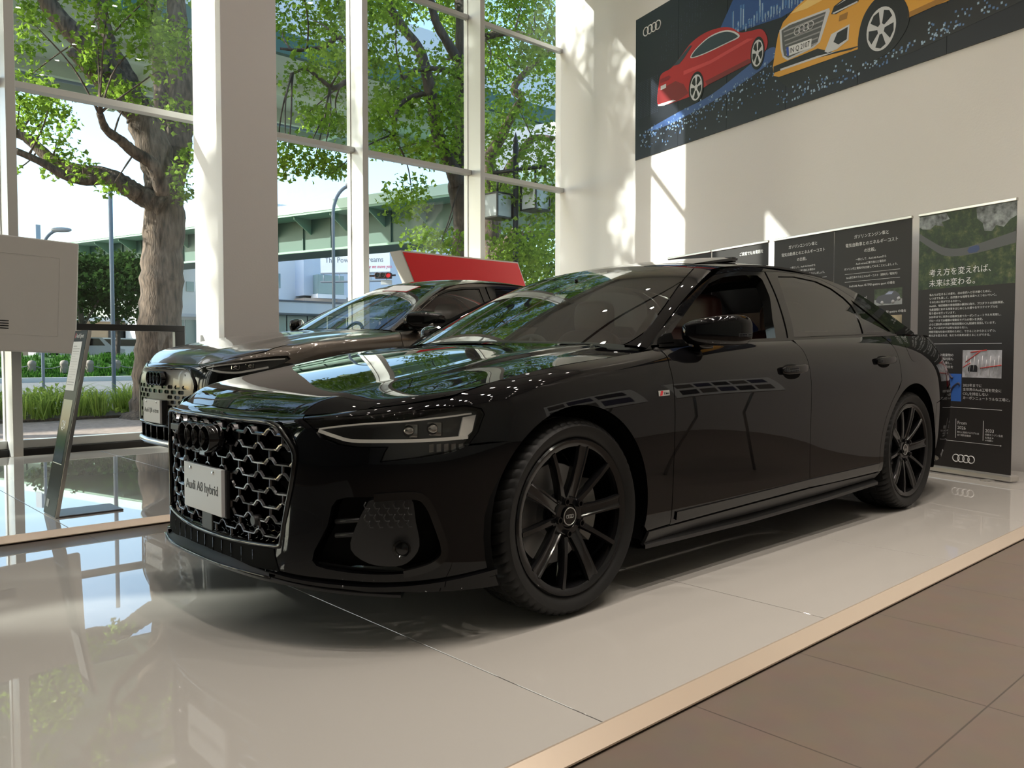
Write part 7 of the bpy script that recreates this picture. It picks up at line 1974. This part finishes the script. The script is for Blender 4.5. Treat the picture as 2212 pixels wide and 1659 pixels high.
# ------------------------------------------------------------------ viaducts
t = thing('viaduct', 'high pale green elevated road running parallel to the window, behind the tree tops', 'viaduct', (0, 29, 0))
m = MB(); m.box((-60, -5, 11.45), (90, 5, 12.0)); m.build('deck', VUNDER, t)
m = MB(); m.box((-60, -5.15, 11.4), (90, -4.9, 12.15)); m.build('edge_girder', VGREEN, t)
m = MB(); m.box((-60, 4.9, 11.4), (90, 5.15, 12.15)); m.build('edge_girder', VGREEN, t)
for y in (-2.2, 1.2, 3.2):
    m = MB(); m.box((-60, y, 10.9), (90, y + .25, 11.45)); m.build('main_girder', VUNDER, t)
m = MB(); m.box((-60, -5.1, 12.15), (90, -4.95, 13.9)); m.build('noise_barrier', BARR, t)
m = MB(); m.box((-60, 4.95, 12.15), (90, 5.1, 13.9)); m.build('noise_barrier', BARR, t)
m = MB(); m.tube([(-60, 2.4, 11.2), (90, 2.4, 11.2)], .14, 10); m.build('drain_pipe', POLE, t)
for k in range(-4, 9):
    m = MB(); m.box((k * 9, -4.9, 11.0), (k * 9 + .3, 4.9, 11.45)); m.build('cross_beam', VUNDER, t)
D2 = Vector((-.256, .967, 0)); 
t = thing('viaduct', 'lower green girder road bridge crossing the street beyond the glass', 'viaduct', (17.81, 36.14, 0), math.atan2(.256, .967) + PI / 2)
# local x runs away along the bridge, local y to its left (towards the viewer)
m = MB(); m.box((-45, -2.4, 5.95), (70, 0, 7.5)); m.build('main_girder', VGREEN, t)
m = MB(); m.box((-45, -6.2, 7.5), (70, 1.25, 7.72)); m.build('deck', VPALE, t)
m = MB(); m.box((-45, 1.10, 7.6), (70, 1.28, 8.05)); m.build('parapet', mat('parapet_mint', (.45, .62, .55), rough=.6), t)
m = MB(); m.box((-12, 1.05, 8.05), (-45, 1.15, 9.9)); m.build('noise_barrier', BARR, t)
m = MB(); m.box((-45, -.02, 5.9), (70, .18, 6.0)); m.build('bottom_flange', VPALE, t)
for k in range(-16, 30):
    x = k * 2.4
    m = MB(); m.prism([(0, 7.5), (1.1, 7.5), (1.1, 7.38), (0, 6.75)], .06, Matrix.Translation((x, 0, 0)) @ Matrix((( 0, 0, 1, 0), (1, 0, 0, 0), (0, 1, 0, 0), (0, 0, 0, 1)))); m.build('bracket', VPALE, t)
for k in range(-20, 36):
    m = MB(); m.box((k * 1.9, 0, 6.02), (k * 1.9 + .05, .08, 7.45)); m.build('stiffener', VGREEN, t)
for x in (31, 56):
    m = MB(); m.box((x, -5.5, GZ), (x + 2, -2, 5.95), .1); m.build('pier', CONC, t)
m = MB(); m.box((20.5, 1.0, 8.0), (21.2, 1.3, 9.0)); m.build('small_sign', POLE, t)
# ------------------------------------------------------------------ buildings
t = thing('building', 'white building with a green glass bay and pale blue canopy, right of the pillar', 'building', (0, 50, 0))
m = MB(); m.box((23.6, 0, 0), (28.6, 8, 11.2)); m.build('white_block', BWH, t)
m = MB(); m.box((26.2, -1.2, 4.9), (40, 8, 9.2)); m.build('blue_block', BBL, t)
b = MB(); b.box((26.9, -1.9, 5.0), (29.0, -1.2, 6.35), .03); b.build('glass_bay', BGL, t)
b = MB(); b.box((26.8, -2.0, 4.72), (29.1, -1.1, 5.0)); b.build('bay_sill', BWH, t)
b = MB(); b.box((26.0, -1.6, 4.35), (28.6, -.2, 4.7)); b.build('tan_balcony', mat('balcony_tan', (.55, .42, .33), rough=.7), t)
b = MB(); b.box((20, -3, 3.55), (44, 0, 4.3)); b.build('canopy', BBL, t)
b = MB(); b.box((20, -3.05, 4.28), (44, -2.9, 4.4)); b.build('canopy_edge', mat('canopy_dark', (.12, .13, .16), .5), t)
for k in range(14):
    b = MB(); b.box((20.6 + k * 1.6, -.3, .3), (22.1 + k * 1.6, -.25, 3.5)); b.build('shop_window', BGL, t)
for k in range(4):
    b = MB(); b.box((24.2 + k * .55, -.05, 7.75), (24.6 + k * .55, .05, 8.4)); b.build('window', BGL, t)
b = MB(); b.box((24.9, -.05, 5.4), (25.05, .05, 6.4)); b.build('window', BGL, t)
t = thing('building', 'white building with two small windows, seen between the old tree and the pillar', 'building', (0, 52, 0))
b = MB(); b.box((16.6, 0, 0), (21.5, 3.7, 8.4)); b.build('white_block', BWH, t)
b = MB(); b.box((16.6, -.6, 7.0), (19.2, 0, 9.2)); b.build('blue_block', BBL, t)
for x in (18.55, 19.3):
    b = MB(); b.box((x, -.05, 5.0), (x + .5, .03, 5.65)); b.build('window', BGL, t)
b = MB(); b.box((16.6, -.5, 3.3), (21.5, 0, 3.5)); b.build('canopy', BBL, t)
for k in range(4):
    b = MB(); b.box((17.6 + k * .8, -.05, .4), (18.3 + k * .8, .0, 3.1)); b.build('shop_window', BGL, t)
t = thing('building', 'low tan shop with a dark doorway beyond the parked cars', 'building', (0, 56, 0))
b = MB(); b.box((8, 0, 0), (19.0, 6, 3.1)); b.build('tan_block', mat('shop_tan', (.50, .37, .25), rough=.8), t)
b = MB(); b.box((8, -.3, 3.0), (19.0, 0, 3.3)); b.build('roof_edge', BBL, t)
b = MB(); b.box((15.6, -.05, .3), (17.2, .05, 2.6)); b.build('doorway', BLACKM, t)
b = MB(); b.box((13.2, -.1, 4.4), (17, .2, 7.0), .05); b.build('blue_roof_sign', BWH, t)
b = MB(); b.prism([(13.2, 6.2), (14.4, 6.6), (15.1, 7.0), (15.9, 6.6), (17, 6.2), (17, 5.9), (13.2, 5.9)], .05, Matrix.Translation((0, -.11, 0)) @ Matrix.Rotation(PI / 2, 4, 'X')); b.build('blue_sign_arch', mat('sign_blue', (.03, .09, .40), .5), t)
# billboard
bc = Vector((27.75, 44.7, 6.85)); bx_ = Vector((.735, -.678, .02)); 
Mb = frame(bc, bx_, (-.678, -.735, 0))
t = thing('billboard', 'white billboard with a grey slogan and red script, under the lower bridge', 'billboard', tuple(bc))
Mb.translation = Vector((0, 0, 0))
b = MB(); b.box((-2.3, -.55, -.15), (2.35, .75, 0), 0, Mb); b.build('board', mat('billboard_white', (.70, .74, .82), rough=.5), t)
text('slogan_lettering', 'The Power of Dreams', .52, mat('slogan_grey', (.16, .18, .22), .5), t, Mb @ Matrix.Translation((-2.0, .12, .003)), xscale=.83, depth=.002)
text('script_lettering', 'How we move you.', .34, mat('slogan_red', (.62, .06, .12), .5), t, Mb @ Matrix.Translation((.55, -.30, .003)), shear=.35, xscale=.72, depth=.002)
b = MB(); b.box((-2.3, -.62, -.3), (2.35, -.55, .1), 0, Mb); b.build('catwalk', POLE, t)
for k in range(5):
    b = MB(); b.tube([Mb @ Vector((-2.1 + k * 1.05, -.6, .05)), Mb @ Vector((-2.1 + k * 1.05, -1.15, .05))], .03, 6); b.build('strut', POLE, t)
b = MB(); b.box((-2.3, -1.2, -.3), (2.35, -1.12, .3), 0, Mb); b.build('catwalk', POLE, t)
# traffic light
tp_ = Vector((20.6, 30.75, 4.66)); Mt = frame((0, 0, 0), (.735, -.678, 0), (-.678, -.735, 0))
t = thing('traffic_light', 'brown horizontal traffic light showing red, with a small name plate below', 'traffic light', tuple(tp_))
HB = mat('signal_brown', (.08, .035, .035), rough=.5)
b = MB(); b.box((-.42, -.13, -.1), (.42, .15, .1), .04, Mt); b.build('housing', HB, t)
for k, c in enumerate(((.03, .05, .04), (.06, .05, .03), (.7, .03, .04))):
    b = MB(); b.lathe([(0, .12), (.10, .115), (.115, .10)], 18, Mt @ Matrix.Translation((-.26 + k * .26, .01, 0))); b.build('lens', mat('signal_lens_%d' % k, c, .3, emit=(1, .04, .05) if k == 2 else None, estr=.5 if k == 2 else 0), t)
    b = MB(); b.lathe([(.125, .1), (.13, .28), (.12, .28), (.115, .1)], 18, Mt @ Matrix.Translation((-.26 + k * .26, .02, 0))); b.build('visor', HB, t)
b = MB(); b.tube([Mt @ Vector((-.42, .01, 0)), Mt @ Vector((-.75, .01, 0))], .05, 8); b.tube([Mt @ Vector((.42, .03, 0)), Mt @ Vector((.6, .04, 0))], .045, 8); b.build('arm', HB, t)
b = MB(); b.box((-.12, -.42, -.02), (.42, -.2, .02), .01, Mt); b.build('name_plate', mat('plate_pale', (.6, .6, .62), .5), t)
b = MB(); b.tube([Mt @ Vector((-.75, .3, 0)), Mt @ Vector((-.75, -4.8, 0))], .07, 10); b.build('pole', POLE, t)
b = MB(); b.box((-.82, -.35, .06), (-.66, .45, .1), 0, Mt); b.build('side_sign', POLE, t)
# street lamps
def street_lamp(x, y, top, arm, label, r=.06):
    t = thing('street_lamp', label, 'street lamp', (x, y, GZ))
    b = MB(); pts = [(0, 0, 0), (0, 0, top - .9)] + [(arm[0] * (1 - math.cos(a)) , arm[1] * (1 - math.cos(a)), top - .9 + .9 * math.sin(a)) for a in np.linspace(.15, PI / 2, 9)]
    b.tube(pts, r, 10); b.build('pole', POLE, t)
    e = Vector(pts[-1]); b = MB()
    superell(b, (e.x + arm[0] * .35, e.y + arm[1] * .35, e.z + .0), (.30, .13, .07), .8, .8, M=Matrix.Translation(e) @ Matrix.Rotation(math.atan2(arm[1], arm[0]), 4, 'Z') @ Matrix.Translation(-e)); b.build('lamp_head', mat('lamp_head_grey', (.45, .45, .47), .4), t)
street_lamp(4.42, 25.2, 4.85, (.42, -.38), 'grey street lamp with a curved arm above the off-white screen', .045)
street_lamp(10.95, 19.15, 6.2, (.42, -.36), 'slim blue-grey street lamp right of the pillar', .05)
t = thing('utility_pole', 'plain blue-grey pole standing against the left edge of the old trunk', 'pole', (4.0, 17.2, GZ)); b = MB(); b.tube([(0, 0, 0), (0, 0, 5.2)], .045, 10); b.build('shaft', POLE, t)
# lantern post
t = thing('lantern_post', 'black post carrying two square frosted lanterns, outside by the right wall', 'street lamp', (8.17, 8.08, GZ))
b = MB(); b.tube([(0, 0, 0), (0, 0, 4.95)], .052, 12); b.lathe([(.03, 0), (.05, .05), (.0, .22)], 12, Matrix.Translation((0, 0, 4.95))); b.build('post', BLACKM, t)
cb = Vector((.735, -.678, 0))
b = MB(); b.tube([-cb * .42 + Vector((0, 0, 4.42)), cb * .55 + Vector((0, 0, 4.55))], .035, 8); b.build('cross_arm', BLACKM, t)
FROST = mat('frosted_lantern_glass', (.62, .66, .66), rough=.5)
for s, o_, z in ((-.33, -.10, 3.60), (.36, .02, 3.74)):
    c = cb * s + Vector((.0, .0, z))
    Ml = Matrix.Translation(c) @ Matrix.Rotation(math.radians(2), 4, 'Z')
    b = MB(); b.box((-.175, -.175, .02), (.175, .175, .42), 0, Ml); l = b.build('lantern_glass', FROST, t)
    b = MB()
    for x in (-.185, .185):
        for y in (-.185, .185): b.box((x - .014, y - .014, 0), (x + .014, y + .014, .44), 0, Ml)
    for z_ in (0, .43):
        b.box((-.2, -.2, z_ - .012), (.2, .2, z_ + .012), 0, Ml)
    b.build('lantern_frame', BLACKM, l)
    b = MB(); b.tube([c + Vector((0, 0, .43)), c + Vector((0, 0, 4.48 - z))], .02, 8); b.build('hanger', BLACKM, t)
